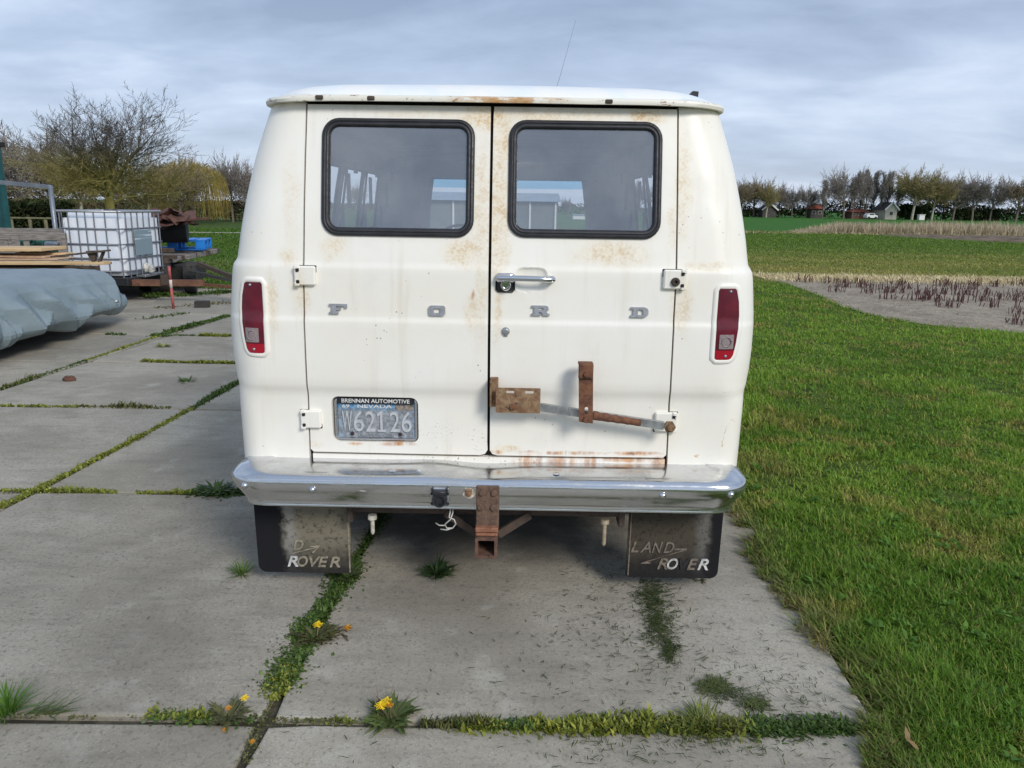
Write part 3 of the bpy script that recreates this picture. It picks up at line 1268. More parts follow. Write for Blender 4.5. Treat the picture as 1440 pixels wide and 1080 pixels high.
# ---- rear doors
def door(side):
    zb, zt = 0.629, 1.994
    zz = [z for z in ROWZ if zb + 0.03 < z < zt - 0.02]
    if side < 0:
        seam = -0.0085
        L = [(xdoor(z, -1), z) for z in [zb + 0.012] + zz + [zt]]
        out = [(xdoor(zb, -1) + 0.012, zb), (seam - 0.03, zb), (seam - 0.01, zb + 0.006), (seam, zb + 0.022)] + [(seam - 0.0016, z) for z in zz] + [(seam - 0.002, zt)]
        out = out + list(reversed(L))
        win = rrect(-0.652, 1.508, -0.072, 1.941, 0.062)
        holes = [resample(win, 0.03), resample(rrect(-0.642, 0.676, -0.290, 0.868, 0.03), 0.03)]
    else:
        seam = 0.001
        L = [(xdoor(z, 1), z) for z in [zb + 0.012] + zz + [zt]]
        out = [(seam + 0.03, zb), (xdoor(zb, 1) - 0.012, zb)] + L + [(seam + 0.002, zt)] + [(seam, z) for z in reversed(zz)] + [(seam, zb + 0.022), (seam + 0.01, zb + 0.006)]
        win = rrect(0.065, 1.512, 0.645, 1.943, 0.062)
        holes = [resample(win, 0.03)]
    # long runs along top and bottom
    out = resample(out, 0.03)
    xs = np.arange(-0.72, 0.721, 0.028)
    extra = []
    if side > 0:
        extra = [(0.155 + r * 0.066 * math.copysign(abs(math.cos(a)) ** 0.5, math.cos(a)), 1.350 + r * 0.049 * math.copysign(abs(math.sin(a)) ** 0.5, math.sin(a))) for r in (1.0, 0.97, 0.93, 0.85, 0.7, 0.45, 0.2) for a in np.linspace(0, 2 * PI, 40, endpoint=False)]
    mb = MB()
    panel(mb, out, holes, S_door if side > 0 else S, xs, [z for z in ROWZ], 0.028, extra)
    lab = 'left door with number plate recess' if side < 0 else 'right door with handle and spare wheel carrier'
    d = mb.build('rear_door', PAINT, van, True, 38)
    tag(d, lab)
    # window rubber and pane
    prof = [(-0.004, -0.004), (-0.003, 0.007), (0.001, 0.012), (0.007, 0.013), (0.010, 0.009), (0.012, 0.0085), (0.014, 0.011), (0.019, 0.012), (0.024, 0.009), (0.028, 0.001), (0.029, -0.01)]
    mb = MB()
    sweep_loop(mb, resample(win, 0.025), prof, S)
    mb.build('window_seal', RUBBER, d, True, 50)
    gi = rrect(min(p[0] for p in win) + 0.02, min(p[1] for p in win) + 0.02, max(p[0] for p in win) - 0.02, max(p[1] for p in win) - 0.02, 0.045)
    V, F = cdt(resample(gi, 0.05), [], np.arange(-0.7, 0.7, 0.06), np.arange(1.5, 2, 0.06))

    def flat(x, z):
        return lean(1.52) + (lean(1.93) - lean(1.52)) * (z - 1.52) / 0.41 + 0.006 + 0.006 * (x / 0.9) ** 2
    MB().add([(x, flat(x, z), z) for x, z in V], F).build('window_pane', GLASS, d, True)
    # inner skin of the door
    return d


door_l, door_r = door(-1), door(1)


def text_mesh(txt, w, h, depth, shear=0.0, name='lettering', bold=0.0):
    cu = bpy.data.curves.new('t', 'FONT')
    cu.body = txt
    cu.size = 1
    cu.shear = shear
    cu.extrude = 0.5
    cu.offset = bold
    cu.resolution_u = 3
    o = bpy.data.objects.new('t', cu)
    COL.objects.link(o)
    dg = bpy.context.evaluated_depsgraph_get()
    me = bpy.data.meshes.new_from_object(o.evaluated_get(dg))
    bpy.data.objects.remove(o)
    bpy.data.curves.remove(cu)
    me.name = name
    co = np.array([v.co[:] for v in me.vertices])
    lo, hi = co.min(0), co.max(0)
    out = np.empty_like(co)
    out[:, 0] = (co[:, 0] - lo[0]) / (hi[0] - lo[0]) * w
    out[:, 2] = (co[:, 1] - lo[1]) / (hi[1] - lo[1]) * h
    out[:, 1] = -(co[:, 2] - lo[2]) / (hi[2] - lo[2]) * depth
    return me, out


def text_obj(txt, x, z, w, h, y, depth, mat, parent, name='lettering', shear=0.0, bold=0.0, fn=None):
    me, co = text_mesh(txt, w, h, depth, shear, name, bold)
    co[:, 0] += x
    co[:, 2] += z
    co[:, 1] += (np.array([fn(a, c) for a, c in zip(co[:, 0], co[:, 2])]) if fn else 0.0) + y
    me.vertices.foreach_set('co', co.astype(np.float32).ravel())
    me.materials.clear()
    me.materials.append(mat)
    me.update()
    return link(bpy.data.objects.new(name, me), parent)


# ---- slab-serif letters spelling the maker's name
def cir(cx, cz, rx, rz, a0, a1, n=6):
    return [(cx + rx * math.cos(math.radians(a0 + (a1 - a0) * k / n)), cz + rz * math.sin(math.radians(a0 + (a1 - a0) * k / n))) for k in range(n + 1)]


LET = {
    'F': ([(0, 0), (.95, 0), (.95, .2), (.72, .2), (.72, .4), (1.2, .4), (1.2, .62), (.72, .62), (.72, .78), (1.6, .78), (1.6, .6), (1.85, .6), (1.85, 1), (0, 1), (0, .8), (.25, .8), (.25, .2), (0, .2)], []),
    'O': (rrect(0, 0, 1.7, 1, .26), [rrect(.52, .27, 1.18, .73, .09)]),
    'R': ([(0, 0), (.95, 0), (.95, .2), (.72, .2), (.72, .36), (1.0, .36), (1.22, 0), (1.85, 0), (1.85, .2), (1.68, .2), (1.5, .40), (1.66, .47), (1.72, .58), (1.72, .8), (1.62, .94), (1.42, 1), (0, 1), (0, .8), (.25, .8), (.25, .2), (0, .2)], [[(.72, .56), (1.15, .56), (1.22, .62), (1.22, .74), (1.15, .8), (.72, .8)]]),
    'D': ([(0, 0), (1.4, 0), (1.66, .1), (1.8, .3), (1.8, .7), (1.66, .9), (1.4, 1), (0, 1), (0, .8), (.25, .8), (.25, .2), (0, .2)], [[(.72, .22), (1.12, .22), (1.28, .34), (1.28, .66), (1.12, .78), (.72, .78)]]),
}
for ch, x, z, par in (('F', -0.629, 1.206, door_l), ('O', -0.240, 1.206, door_l), ('R', 0.160, 1.213, door_r), ('D', 0.545, 1.212, door_r)):
    ol, hs = LET[ch]
    w = max(p[0] for p in ol)
    kx, kz = 0.070 / 1.85, 0.039
    mb = MB()
    extrude_flat(mb, [(x + p[0] * kx, z + p[1] * kz) for p in ol], [[(x + p[0] * kx, z + p[1] * kz) for p in h] for h in hs], -0.010, 0.002, S)
    mb.build('emblem_letter', LETTER, par)

# ---- number plate in its recess
REC = 0.030
mb = MB()
yb = S(-0.46, 0.77) + REC
extrude_flat(mb, rrect(-0.655, 0.66, -0.28, 0.885, 0.03), [], yb, yb + 0.004)
mb.build('plate_recess', plain('recess_grey', (0.25, 0.24, 0.22), 0.7), door_l)  # mottled grey recess floor
pl_m = NT('plate_blue_silver', 0.45, 0.15)
_c = pl_m.coord()
_sp = pl_m.new('SeparateXYZ')
pl_m.l.new(_c, _sp.inputs[0])
_n = pl_m.noise(_c, 60, 5, 0.7)
_zz = pl_m.add(_sp.outputs[2], pl_m.mul(pl_m.math('SUBTRACT', _n, 0.5), 0.05))
_sil = pl_m.mix(pl_m.step(_n, 0.4, 0.6), (0.20, 0.22, 0.24), (0.36, 0.38, 0.41))
_blue = pl_m.mix(pl_m.step(_n, 0.42, 0.58), (0.075, 0.22, 0.42), (0.22, 0.40, 0.58))
_ex = pl_m.step(pl_m.math('ABSOLUTE', pl_m.add(_sp.outputs[0], 0.464)), 0.10, 0.17, 0, 0.55)
pl_m.col(pl_m.mix(pl_m.math('MAXIMUM', pl_m.step(_zz, 0.795, 0.828), pl_m.mul(_ex, pl_m.step(_n, 0.45, 0.55))), _sil, _blue))
pl_m.bump(_n, 0.3, 0.002)
mb = MB()
py_ = yb - 0.012
extrude_flat(mb, rrect(-0.620, 0.690, -0.300, 0.856, 0.012), [], py_, py_ + 0.003)
plate = mb.build('licence_plate', pl_m.m, door_l)
SILV = plain('plate_silver_relief', (0.52, 0.54, 0.56), 0.38, 0.15, 0.12, 50)
WHITEP = plain('plate_white_print', (0.72, 0.72, 0.70), 0.5)
mb = MB()
sweep_loop(mb, resample(rrect(-0.632, 0.682, -0.296, 0.858, 0.018), 0.03), [(0, -0.012), (0, 0.006), (0.003, 0.008), (0.009, 0.008), (0.011, 0.004), (0.011, -0.001)], lambda x, z: py_)
mb.build('plate_frame', chrome_mat('plate_frame_chrome', 0.25, 0.5), door_l, True, 45)
mb = MB()
extrude_flat(mb, rrect(-0.622, 0.836, -0.306, 0.861, 0.006), [], py_ - 0.010, py_ - 0.002)
mb.build('frame_top_band', BLACKP, door_l)
text_obj('BRENNAN AUTOMOTIVE', -0.602, 0.8405, 0.276, 0.0165, py_ - 0.0102, 0.0018, WHITEP, door_l, 'dealer_lettering', 0, 0.012)
text_obj('69', -0.603, 0.8165, 0.030, 0.015, py_, 0.002, WHITEP, door_l, 'year_digits', 0, 0.01)
text_obj('NEVADA', -0.540, 0.8165, 0.140, 0.0155, py_, 0.002, WHITEP, door_l, 'state_lettering', 0, 0.01)
mb = MB()
extrude_flat(mb, [(-0.460, 0.717), (-0.428, 0.717), (-0.428, 0.725), (-0.439, 0.725), (-0.439, 0.803), (-0.449, 0.803), (-0.460, 0.792), (-0.460, 0.782), (-0.4485, 0.788), (-0.4485, 0.725), (-0.460, 0.725)], [], py_ - 0.006, py_ + 0.001)
mb.build('plate_character', SILV, door_l)
for i_, (chx, xx, ww) in enumerate((('W', -0.604, 0.040), ('6', -0.557, 0.041), ('2', -0.509, 0.040), ('2', -0.409, 0.040), ('6', -0.361, 0.041))):
    text_obj(chx, xx, 0.717, ww, 0.086, py_, 0.006, SILV, door_l, 'plate_character', 0, 0.0)
text_obj('RENO', -0.540, 0.6965, 0.145, 0.011, py_, 0.003, plain('frame_grey_print', (0.30, 0.31, 0.33), 0.5), door_l, 'town_lettering', 0, 0.01)
BOLTD = plain('bolt_dark', (0.03, 0.02, 0.02), 0.6)
for x in (-0.565, -0.368):
    MB().lathe([(0.0, 0.006), (0.006, 0.006), (0.008, 0.003), (0.008, 0)], 12, T(x, py_, 0.706) @ RX(PI / 2)).build('plate_bolt', BOLTD, door_l, True, 40)
mb = MB()
extrude_flat(mb, rrect(-0.387, 0.808, -0.312, 0.832, 0.004), [], py_ - 0.0015, py_)
mb.build('plate_sticker', plain('faded_sticker', (0.24, 0.20, 0.17), 0.6, 0, 0.5, 90), door_l)


# ---- hinges
def hinge(x, z, side, par, w=0.082, h=0.074, dark=False):
    mb = MB()
    y = S(x, z)
    mb.bbox(x - w / 2, y - 0.020, z - h / 2, x + w / 2, y + 0.004, z + h / 2, 0.005)
    hp = mb.build('hinge', PAINT, par)
    kx = x + side * w * 0.36
    for dz in (-0.43, 0.43):
        MB().bbox(kx - 0.010, y - 0.025, z + dz * h - 0.008, kx + 0.010, y - 0.004, z + dz * h + 0.008, 0.003).build('hinge_knuckle', PAINT, par)
        MB().bbox(kx - side * 0.004 - 0.006, y - 0.026, z + dz * h * 0.72 - 0.007, kx - side * 0.004 + 0.006, y - 0.006, z + dz * h * 0.72 + 0.007, 0.002).build('hinge_pin', DARK, par)
    mb = MB()
    extrude_flat(mb, rrect(x - w / 2 - 0.003, z - h / 2 - 0.005, x + w / 2 + 0.002, z + h / 2 + 0.002, 0.003), [], y - 0.0005, y + 0.002)
    mb.build('hinge_gasket', DARK, par)
    return y


hinge(-0.718, 1.352, -1, door_l)
hinge(-0.726, 0.772, -1, door_l)
yh = hinge(0.708, 1.360, 1, door_r, 0.088)
hinge(0.712, 0.786, 1, door_r, 0.092, 0.08)
mb = MB()
mb.lathe([(0.0, 0.004), (0.006, 0.004), (0.007, 0.012), (0.013, 0.012), (0.017, 0.006), (0.017, 0)], 16, T(0.708, yh - 0.021, 1.352) @ RX(PI / 2))
mb.build('hinge_bolt', RUSTD, door_r, True, 40)

# ---- door handle, lock, lock knob
mb = MB()
hy = S(0.14, 1.352)
mb.tube([(0.028, hy - 0.026, 1.357), (0.045, hy - 0.034, 1.358), (0.10, hy - 0.038, 1.358), (0.18, hy - 0.038, 1.357), (0.226, hy - 0.034, 1.355), (0.243, hy - 0.026, 1.354)], [0.011, 0.0135, 0.012, 0.0115, 0.0125, 0.010], 12)
mb.bbox(0.022, hy - 0.026, 1.341, 0.092, hy + 0.003, 1.375, 0.006)
mb.bbox(0.214, hy - 0.026, 1.343, 0.248, hy + 0.003, 1.367, 0.006)
h_ = mb.build('door_handle', CHROME2, door_r, True, 45)
mb = MB()
mb.lathe([(0.0, 0.020), (0.010, 0.020), (0.012, 0.026), (0.017, 0.026), (0.023, 0.016), (0.025, 0)], 20, T(0.058, hy, 1.329) @ RX(PI / 2))
mb.build('push_button', CHROME2, door_r, True, 40)
mb = MB()
mb.bbox(0.018, hy - 0.006, 1.300, 0.094, hy + 0.004, 1.352, 0.010)
mb.build('handle_gasket', RUBBER, door_r)
mb = MB()
mb.lathe([(0.0, 0.012), (0.008, 0.012), (0.010, 0.010), (0.014, 0.008), (0.0165, 0.003), (0.0165, 0)], 18, T(0.060, S(0.06, 1.149), 1.149) @ RX(PI / 2))
mb.bbox(0.052, S(.06, 1.13) - 0.005, 1.128, 0.068, S(.06, 1.13) + 0.002, 1.140, 0.002)
mb.build('lock_cylinder', GALV, door_r, True, 40)

# ---- spare wheel carrier left on the right door
y0c = -0.062
mb = MB()
mb.bbox(0.002, -0.030, 0.850, 0.034, 0.003, 0.966, 0.003)
mb.bbox(0.002, -0.062, 0.858, 0.008, -0.02, 0.962, 0.002)
extrude_flat(mb, rrect(0.026, 0.836, 0.200, 0.936, 0.003), [rrect(0.066, 0.914, 0.098, 0.925, 0.005), rrect(0.140, 0.914, 0.174, 0.925, 0.005)], y0c, y0c + 0.006)
mb.lathe([(0, 0.012), (0.010, 0.012), (0.012, 0.008), (0.012, 0)], 6, T(0.092, y0c, 0.862) @ RX(PI / 2))
mb.build('carrier_plate', RUST2, door_r, False)
mb = MB()
mb.lathe([(0, 0.012), (0.0095, 0.012), (0.012, 0.010), (0.012, 0)], 6, T(0.095, y0c - 0.001, 0.863) @ RX(PI / 2))
mb.build('plate_nut', RUST, door_r, False)
mb = MB()
A_, B_ = Vector((0.17, -0.045, 0.862)), Vector((0.69, -0.048, 0.791))
mb.bar(A_, B_, 0.022, 0.030)
mb.build('carrier_arm', plain('dull_silver_paint', (0.36, 0.37, 0.38), 0.35, 0.6, 0.3, 20), door_r)
mb = MB()
dA = (B_ - A_)
pts, rd = [], []
for k in range(16):
    t = 0.46 + 0.36 * k / 15
    pts.append(A_ + dA * t + Vector((0, -0.010, 0.001 * math.sin(k * 2.1))))
    rd.append((0.0175 - 0.004 * k / 15) * (1 + 0.06 * math.sin(k * 1.9)))
mb.tube(pts, rd, 12)
mb.build('arm_sleeve', RUST, door_r, True, 50)
mb = MB()
extrude_flat(mb, [(0.352, 0.812), (0.406, 0.806), (0.398, 1.044), (0.342, 1.046)], [rrect(0.372, 0.842, 0.386, 0.872, 0.006)], -0.088, -0.080)
mb.bbox(0.342, -0.100, 0.985, 0.399, -0.088, 1.046, 0.005)
mb.bbox(0.342, -0.088, 1.036, 0.399, -0.050, 1.046, 0.003)
mb.lathe([(0, 0.010), (0.009, 0.010), (0.011, 0.006), (0.011, 0)], 6, T(0.371, -0.100, 1.005) @ RX(PI / 2))
mb.lathe([(0, 0.012), (0.012, 0.012), (0.014, 0.008), (0.014, 0)], 6, T(0.380, -0.088, 0.822) @ RX(PI / 2))
mb.build('carrier_hook', RUST, door_r, False)
mb = MB()
mb.lathe([(0, 0.030), (0.012, 0.030), (0.015, 0.026), (0.015, 0.016), (0.024, 0.016), (0.024, 0)], 6, T(0.712, -0.046, 0.788) @ RX(PI / 2))
mb.build('pivot_bolt', RUST2, door_r, False)


# ---- tail lamps
def lamp(side):
    mir = (lambda P: [(-x, z) for x, z in reversed(P)]) if side > 0 else (lambda P: P)
    dz = 0.004 if side > 0 else 0.0
    dx = -0.012 if side < 0 else -0.004
    lens = [(-0.880, 1.050), (-0.8785, 1.19), (-0.879, 1.315), (-0.884, 1.323), (-0.943, 1.323), (-0.951, 1.318), (-0.964, 1.27), (-0.969, 1.22), (-0.968, 1.17), (-0.962, 1.11), (-0.953, 1.062), (-0.945, 1.050), (-0.938, 1.046), (-0.886, 1.045)]
    lens = list(reversed(lens))
    a2 = sum(lens[i][0] * lens[(i + 1) % len(lens)][1] - lens[(i + 1) % len(lens)][0] * lens[i][1] for i in range(len(lens)))
    if a2 < 0:
        lens.reverse()
    lens = mir([(x + dx, z + dz) for x, z in lens])
    cx = sum(p[0] for p in lens) / len(lens)
    cz = sum(p[1] for p in lens) / len(lens)
    P = resample(lens, 0.012)
    bz = MB()
    sweep_loop(bz, P, [(-0.021, -0.001), (-0.019, 0.003), (-0.015, 0.006), (-0.010, 0.008), (-0.004, 0.007), (0.0, 0.005), (0.001, -0.01)], S)
    bezel = bz.build('lamp_bezel', PAINT, van, True, 60)
    red = NT('red_lens', 0.30, 0, (0.21, 0.006, 0.024))
    c = red.coord()
    red.col(red.mix(red.step(red.noise(c, 22, 4), 0.3, 0.7), (0.095, 0.005, 0.016), (0.14, 0.006, 0.020)))
    red.b.inputs['Coat Weight'].default_value = 0.12
    wv = red.new('TexWave')
    wv.inputs['Scale'].default_value = 95
    wv.bands_direction = 'X'
    red.l.new(c, wv.inputs[0])
    red.bump(wv.outputs['Fac'], 0.25, 0.002)
    brt = NT('bright_red_lens', 0.25, 0, (0.36, 0.006, 0.022))
    brt.b.inputs['Coat Weight'].default_value = 0.4
    zs0 = 1.143 + dz

    def clip(poly, zlo, zhi):
        def cl(P_, z, keep):
            out = []
            for i in range(len(P_)):
                a, b = P_[i], P_[(i + 1) % len(P_)]
                ia, ib = keep(a[1], z), keep(b[1], z)
                if ia:
                    out.append(a)
                if ia != ib:
                    t = (z - a[1]) / (b[1] - a[1])
                    out.append((a[0] + (b[0] - a[0]) * t, z))
            return out
        q = cl(poly, zlo, lambda v, z: v >= z)
        return cl(q, zhi, lambda v, z: v <= z)

    def fn(x, z):
        return S(x, z) - 0.007 - 0.003 * max(0, 1 - ((x - cx) / 0.04) ** 2)
    zc0, zc1 = 1.088 + dz, 1.145 + dz
    for nm, lo, hi, mt in (('tail_lens', zc0 - 0.006, 1.4, red.m), ('stop_lens', 1.0, zc0 - 0.0065, brt.m)):
        mb = MB()
        q = resample(clip(lens, lo, hi), 0.02)
        panel(mb, q, [], fn, np.arange(-1, 1, 0.012), np.arange(1.0, 1.4, 0.02), 0.008)
        mb.build(nm, mt, bezel, True, 40)
    # reversing window
    xa, xb = (-0.966, -0.910) if side < 0 else (0.896, 0.954)
    mb = MB()
    panel(mb, resample(rrect(xa, zc0, xb, zc1, 0.004), 0.02), [], lambda x, z: fn(x, z) - 0.003, np.arange(-1, 1, 0.012), np.arange(1.0, 1.4, 0.012), 0.004)
    clr = NT('clear_lens', 0.3, 0.0, (0.27, 0.22, 0.22))
    vr = clr.new('TexVoronoi')
    vr.inputs['Scale'].default_value = 160
    clr.l.new(clr.coord(), vr.inputs['Vector'])
    clr.bump(vr.outputs['Distance'], 0.5, 0.003)
    clr.b.inputs['Coat Weight'].default_value = 0.2
    mb.build('reversing_lens', clr.m, bezel, True, 40)
    mb = MB()
    xm, zm = (xa + xb) / 2, (zc0 + zc1) / 2
    mb.tube([(xm + 0.019 * math.cos(t), fn(xm, zm) - 0.004, zm + 0.019 * math.sin(t)) for t in np.linspace(0, 2 * PI, 21)], 0.0022, 5)
    mb.build('lens_ring', clr.m, bezel, True)
    for zsn in (1.312 + dz, 1.060 + dz):
        xs_ = cx + (0.004 if zsn > 1.2 else 0.008) * side * -1
        MB().lathe([(0, 0.006), (0.004, 0.005), (0.0058, 0.002), (0.0058, -0.002)], 12, T(xs_, fn(xs_, zsn), zsn) @ RX(PI / 2)).build('lens_screw', GALV, bezel, True)


lamp(-1)
lamp(1)

# ---- chrome bumper
PR = [(-0.055, 0.601), (0.004, 0.600), (0.05, 0.598), (0.10, 0.592), (0.124, 0.586), (0.136, 0.578), (0.142, 0.568), (0.145, 0.552), (0.143, 0.52), (0.136, 0.49), (0.130, 0.472), (0.134, 0.464), (0.134, 0.458), (0.122, 0.456), (0.09, 0.457)]
path = []
for y in (0.20, 0.14, 0.08, 0.03):
    path.append((-0.905, y, -1, 0))
for k in range(1, 9):
    t = PI / 2 * k / 9
    path.append((-0.905, 0.0, -math.cos(t), -math.sin(t)))
for x in np.linspace(-0.885, 0.885, 70):
    path.append((x, 0.0, 0, -1))
for k in range(1, 9):
    t = PI / 2 * k / 9
    path.append((0.905, 0.0, math.sin(t), -math.cos(t)))
for y in (0.03, 0.08, 0.14, 0.20):
    path.append((0.905, y, 1, 0))
mb = MB()
m_ = len(PR)
for (x, y, nx_, ny_) in path:
    e = abs(nx_)
    dent = 0.010 * math.exp(-((x + 0.02) / 0.13) ** 2) - 0.006 * math.exp(-((x + 0.22) / 0.12) ** 2)
    for i, (d, z) in enumerate(PR):
        if e > 0:
            tuck = max(0, 0.55 - z) / 0.1
            d = d * (1 - 0.42 * e * tuck * (1 if y < 0.19 else 1))
            z = z - (0.006 * e if i > 3 else 0) + (0.004 * e if i <= 3 else 0)
        if i == 0 and e > 0:
            sx_ = 1 if x > 0 else -1
            mb.v.append((sx_ * 0.885, max(0.055, y + 0.02), z))
            continue
        zz_ = z + (dent * -0.8 if i in (0, 1, 2, 3) else (dent * -0.25 if i in (4, 5) else 0))
        mb.v.append((x + nx_ * d, y + ny_ * d + 0.001 * mnoise.noise(Vector((x * 6, z * 9, 0))), zz_))
for i in range(len(path) - 1):
    for k in range(m_ - 1):
        mb.f.append((i * m_ + k, i * m_ + k + 1, (i + 1) * m_ + k + 1, (i + 1) * m_ + k))
bumper = mb.build('bumper', CHROME, van, True, 60)
for x, z in ((-0.955, 0.541), (-0.686, 0.533), (0.684, 0.535), (0.952, 0.541)):
    mb = MB()
    mm = T(x, -0.1425 if abs(x) < 0.8 else -0.132, z) @ RZ((0 if abs(x) < 0.8 else math.radians(28) * (1 if x > 0 else -1))) @ RX(PI / 2)
    mb.lathe([(0, 0.015), (0.006, 0.0135), (0.011, 0.009), (0.0145, 0.002), (0.0145, -0.012)], 18, mm)
    mb.build('bumper_bolt', CHROME2, bumper, True, 60)
for x in (-0.38, 0.27):
    mb = MB()
    mb.lathe([(0, 0.004), (0.006, 0.004), (0.013, 0.003), (0.014, 0.0)], 18, T(x, -0.085, 0.5945))
    mb.build('shelf_bolt', CHROME2, bumper, True, 60)
# scuffed patch of flaking plating
for (cx, cz, r, sd0) in ((-0.46, 0.533, 0.030, 1), (-0.51, 0.527, 0.016, 2), (-0.12, 0.52, 0.010, 3)):
    mb = MB()
    R_ = random.Random(sd0)
    P = [(cx + r * 1.5 * math.cos(a) * R_.uniform(0.4, 1.1), cz + r * 0.6 * math.sin(a) * R_.uniform(0.4, 1.1) + 0.25 * r * math.cos(a)) for a in np.linspace(0, 2 * PI, 22, endpoint=False)]
    V, F = cdt(P, [])
    mb.add([(x, -0.1445 if z > 0.545 else -0.1437 + (0.53 - z) * 0.2 * (1 if z < 0.53 else 0), z) for x, z in V], F)
    mb.build('flaked_patch', plain('flaked_plating', (0.60, 0.60, 0.58), 0.7, 0, 0.35, 120), bumper)

# ---- trailer socket, small bracket, tow hitch
mb = MB()
mb.bbox(-0.222, -0.153, 0.476, -0.150, -0.138, 0.552, 0.006)
sock = mb.build('trailer_socket', GALV, van)
mb = MB()
mb.lathe([(0.0, 0.012), (0.018, 0.012), (0.020, 0.026), (0.027, 0.026), (0.030, 0.016), (0.030, 0)], 20, T(-0.186, -0.152, 0.508) @ RX(PI / 2))
mb.bbox(-0.212, -0.182, 0.530, -0.160, -0.152, 0.549, 0.004)
for sx in (-1, 1):
    mb.bbox(-0.186 + sx * 0.028 - 0.004, -0.166, 0.535, -0.186 + sx * 0.028 + 0.004, -0.150, 0.556, 0.002)
    for z in (0.489, 0.530):
        mb.lathe([(0, 0.006), (0.006, 0.005), (0.006, 0)], 8, T(-0.186 + sx * 0.031, -0.153, z) @ RX(PI / 2))
mb.build('socket_cap', BLACKP, sock, True, 40)
mb = MB()
extrude_flat(mb, [(-0.098, 0.524), (-0.080, 0.512), (-0.066, 0.509), (-0.052, 0.520), (-0.048, 0.530), (-0.058, 0.545), (-0.066, 0.552), (-0.088, 0.552), (-0.092, 0.538)], [cir(-0.074, 0.512, 0.006, 0.005, 0, 330, 8)] if False else [], -0.150, -0.143)
mb.build('small_socket_plate', plain('dirty_cream_plate', (0.50, 0.44, 0.36), 0.6, 0.1, 0.4, 60), van)
mb = MB()
mb.lathe([(0, 0.010), (0.008, 0.010), (0.013, 0.006), (0.014, 0)], 12, T(-0.074, -0.150, 0.532) @ RX(PI / 2))
mb.bbox(-0.088, -0.160, 0.543, -0.060, -0.150, 0.551, 0.002)
mb.build('small_socket', RUST2, van, True, 40)

mb = MB()
mb.bbox(-0.044, -0.160, 0.395, 0.046, -0.146, 0.566, 0.004)
for x, z in ((-0.020, 0.540), (0.026, 0.540), (-0.026, 0.478), (0.024, 0.480)):
    mb.lathe([(0, 0.010), (0.010, 0.010), (0.013, 0.007), (0.013, 0)], 10, T(x, -0.160, z) @ RX(PI / 2))
mb.build('hitch_strap', rust_mat('pitted_rust', (0.10, 0.060, 0.042), (0.17, 0.105, 0.07), (0.035, 0.027, 0.024), 55), van)
mb = MB()
mb.bbox(-0.046, -0.185, 0.382, 0.044, -0.11, 0.402, 0.004)
mb.bbox(-0.044, -0.190, 0.368, 0.042, -0.11, 0.381, 0.004)
mb.build('hitch_bracket', rust_mat('orange_rust', (0.22, 0.09, 0.05), (0.30, 0.135, 0.075), (0.10, 0.045, 0.03), 30), van)
mb = MB()
ro, ri = rrect(-0.045, 0.280, 0.041, 0.367, 0.008, 3), rrect(-0.034, 0.291, 0.030, 0.356, 0.004, 3)
extrude_flat(mb, ro, [ri], -0.200, 0.10)
mb.box(-0.033, 0.07, 0.292, 0.029, 0.09, 0.355)
mb.build('hitch_receiver', rust_mat('receiver_rust', (0.095, 0.05, 0.035), (0.16, 0.085, 0.055), (0.04, 0.027, 0.022), 30), van)
mb = MB()
mb.bar((-0.045, -0.06, 0.322), (-0.175, -0.02, 0.392), 0.012, 0.034)
mb.bar((0.041, -0.06, 0.318), (0.170, -0.02, 0.390), 0.012, 0.034)
mb.build('hitch_brace', RUSTD, van)
mb = MB()
mb.bbox(-0.575, -0.02, 0.385, 0.555, 0.06, 0.452, 0.006)
mb.bbox(-0.585, -0.03, 0.345, -0.560, 0.06, 0.44, 0.004)
mb.bbox(0.535, -0.03, 0.345, 0.560, 0.06, 0.44, 0.004)
mb.build('cross_beam', RUSTD, van)
mb = MB()
mb.tube([(-0.150, -0.06, 0.46), (-0.152, -0.09, 0.425), (-0.156, -0.095, 0.405), (-0.135, -0.10, 0.398), (-0.128, -0.10, 0.380), (-0.140, -0.10, 0.362), (-0.165, -0.10, 0.360), (-0.172, -0.10, 0.378), (-0.150, -0.10, 0.398), (-0.142, -0.09, 0.420), (-0.140, -0.06, 0.46)], 0.0032, 6)
mb.tube([(-0.140, -0.10, 0.362), (-0.165, -0.105, 0.355), (-0.190, -0.105, 0.358)], 0.0030, 6)
mb.tube([(-0.172, -0.10, 0.372), (-0.195, -0.10, 0.372), (-0.210, -0.095, 0.380)], 0.0030, 6)
mb.build('wire_loop', plain('pale_wire', (0.55, 0.54, 0.50), 0.5, 0.3), van, True)
for x, ln in ((-0.478, 0.078), (0.478, 0.110)):
    mb = MB()
    mt_ = plain('cream_bolt' if x < 0 else 'yellowed_bolt', (0.58, 0.55, 0.47) if x < 0 else (0.40, 0.33, 0.23), 0.6, 0.1, 0.2, 60)
    mb.lathe([(0, 0), (0.017, 0), (0.019, -0.006), (0.019, -0.018), (0.0085, -0.022), (0.0085, -ln), (0.004, -ln - 0.008), (0, -ln - 0.008)], 10, T(x, -0.03, 0.382))
    mb.build('hanging_bolt', mt_, van, True, 40)


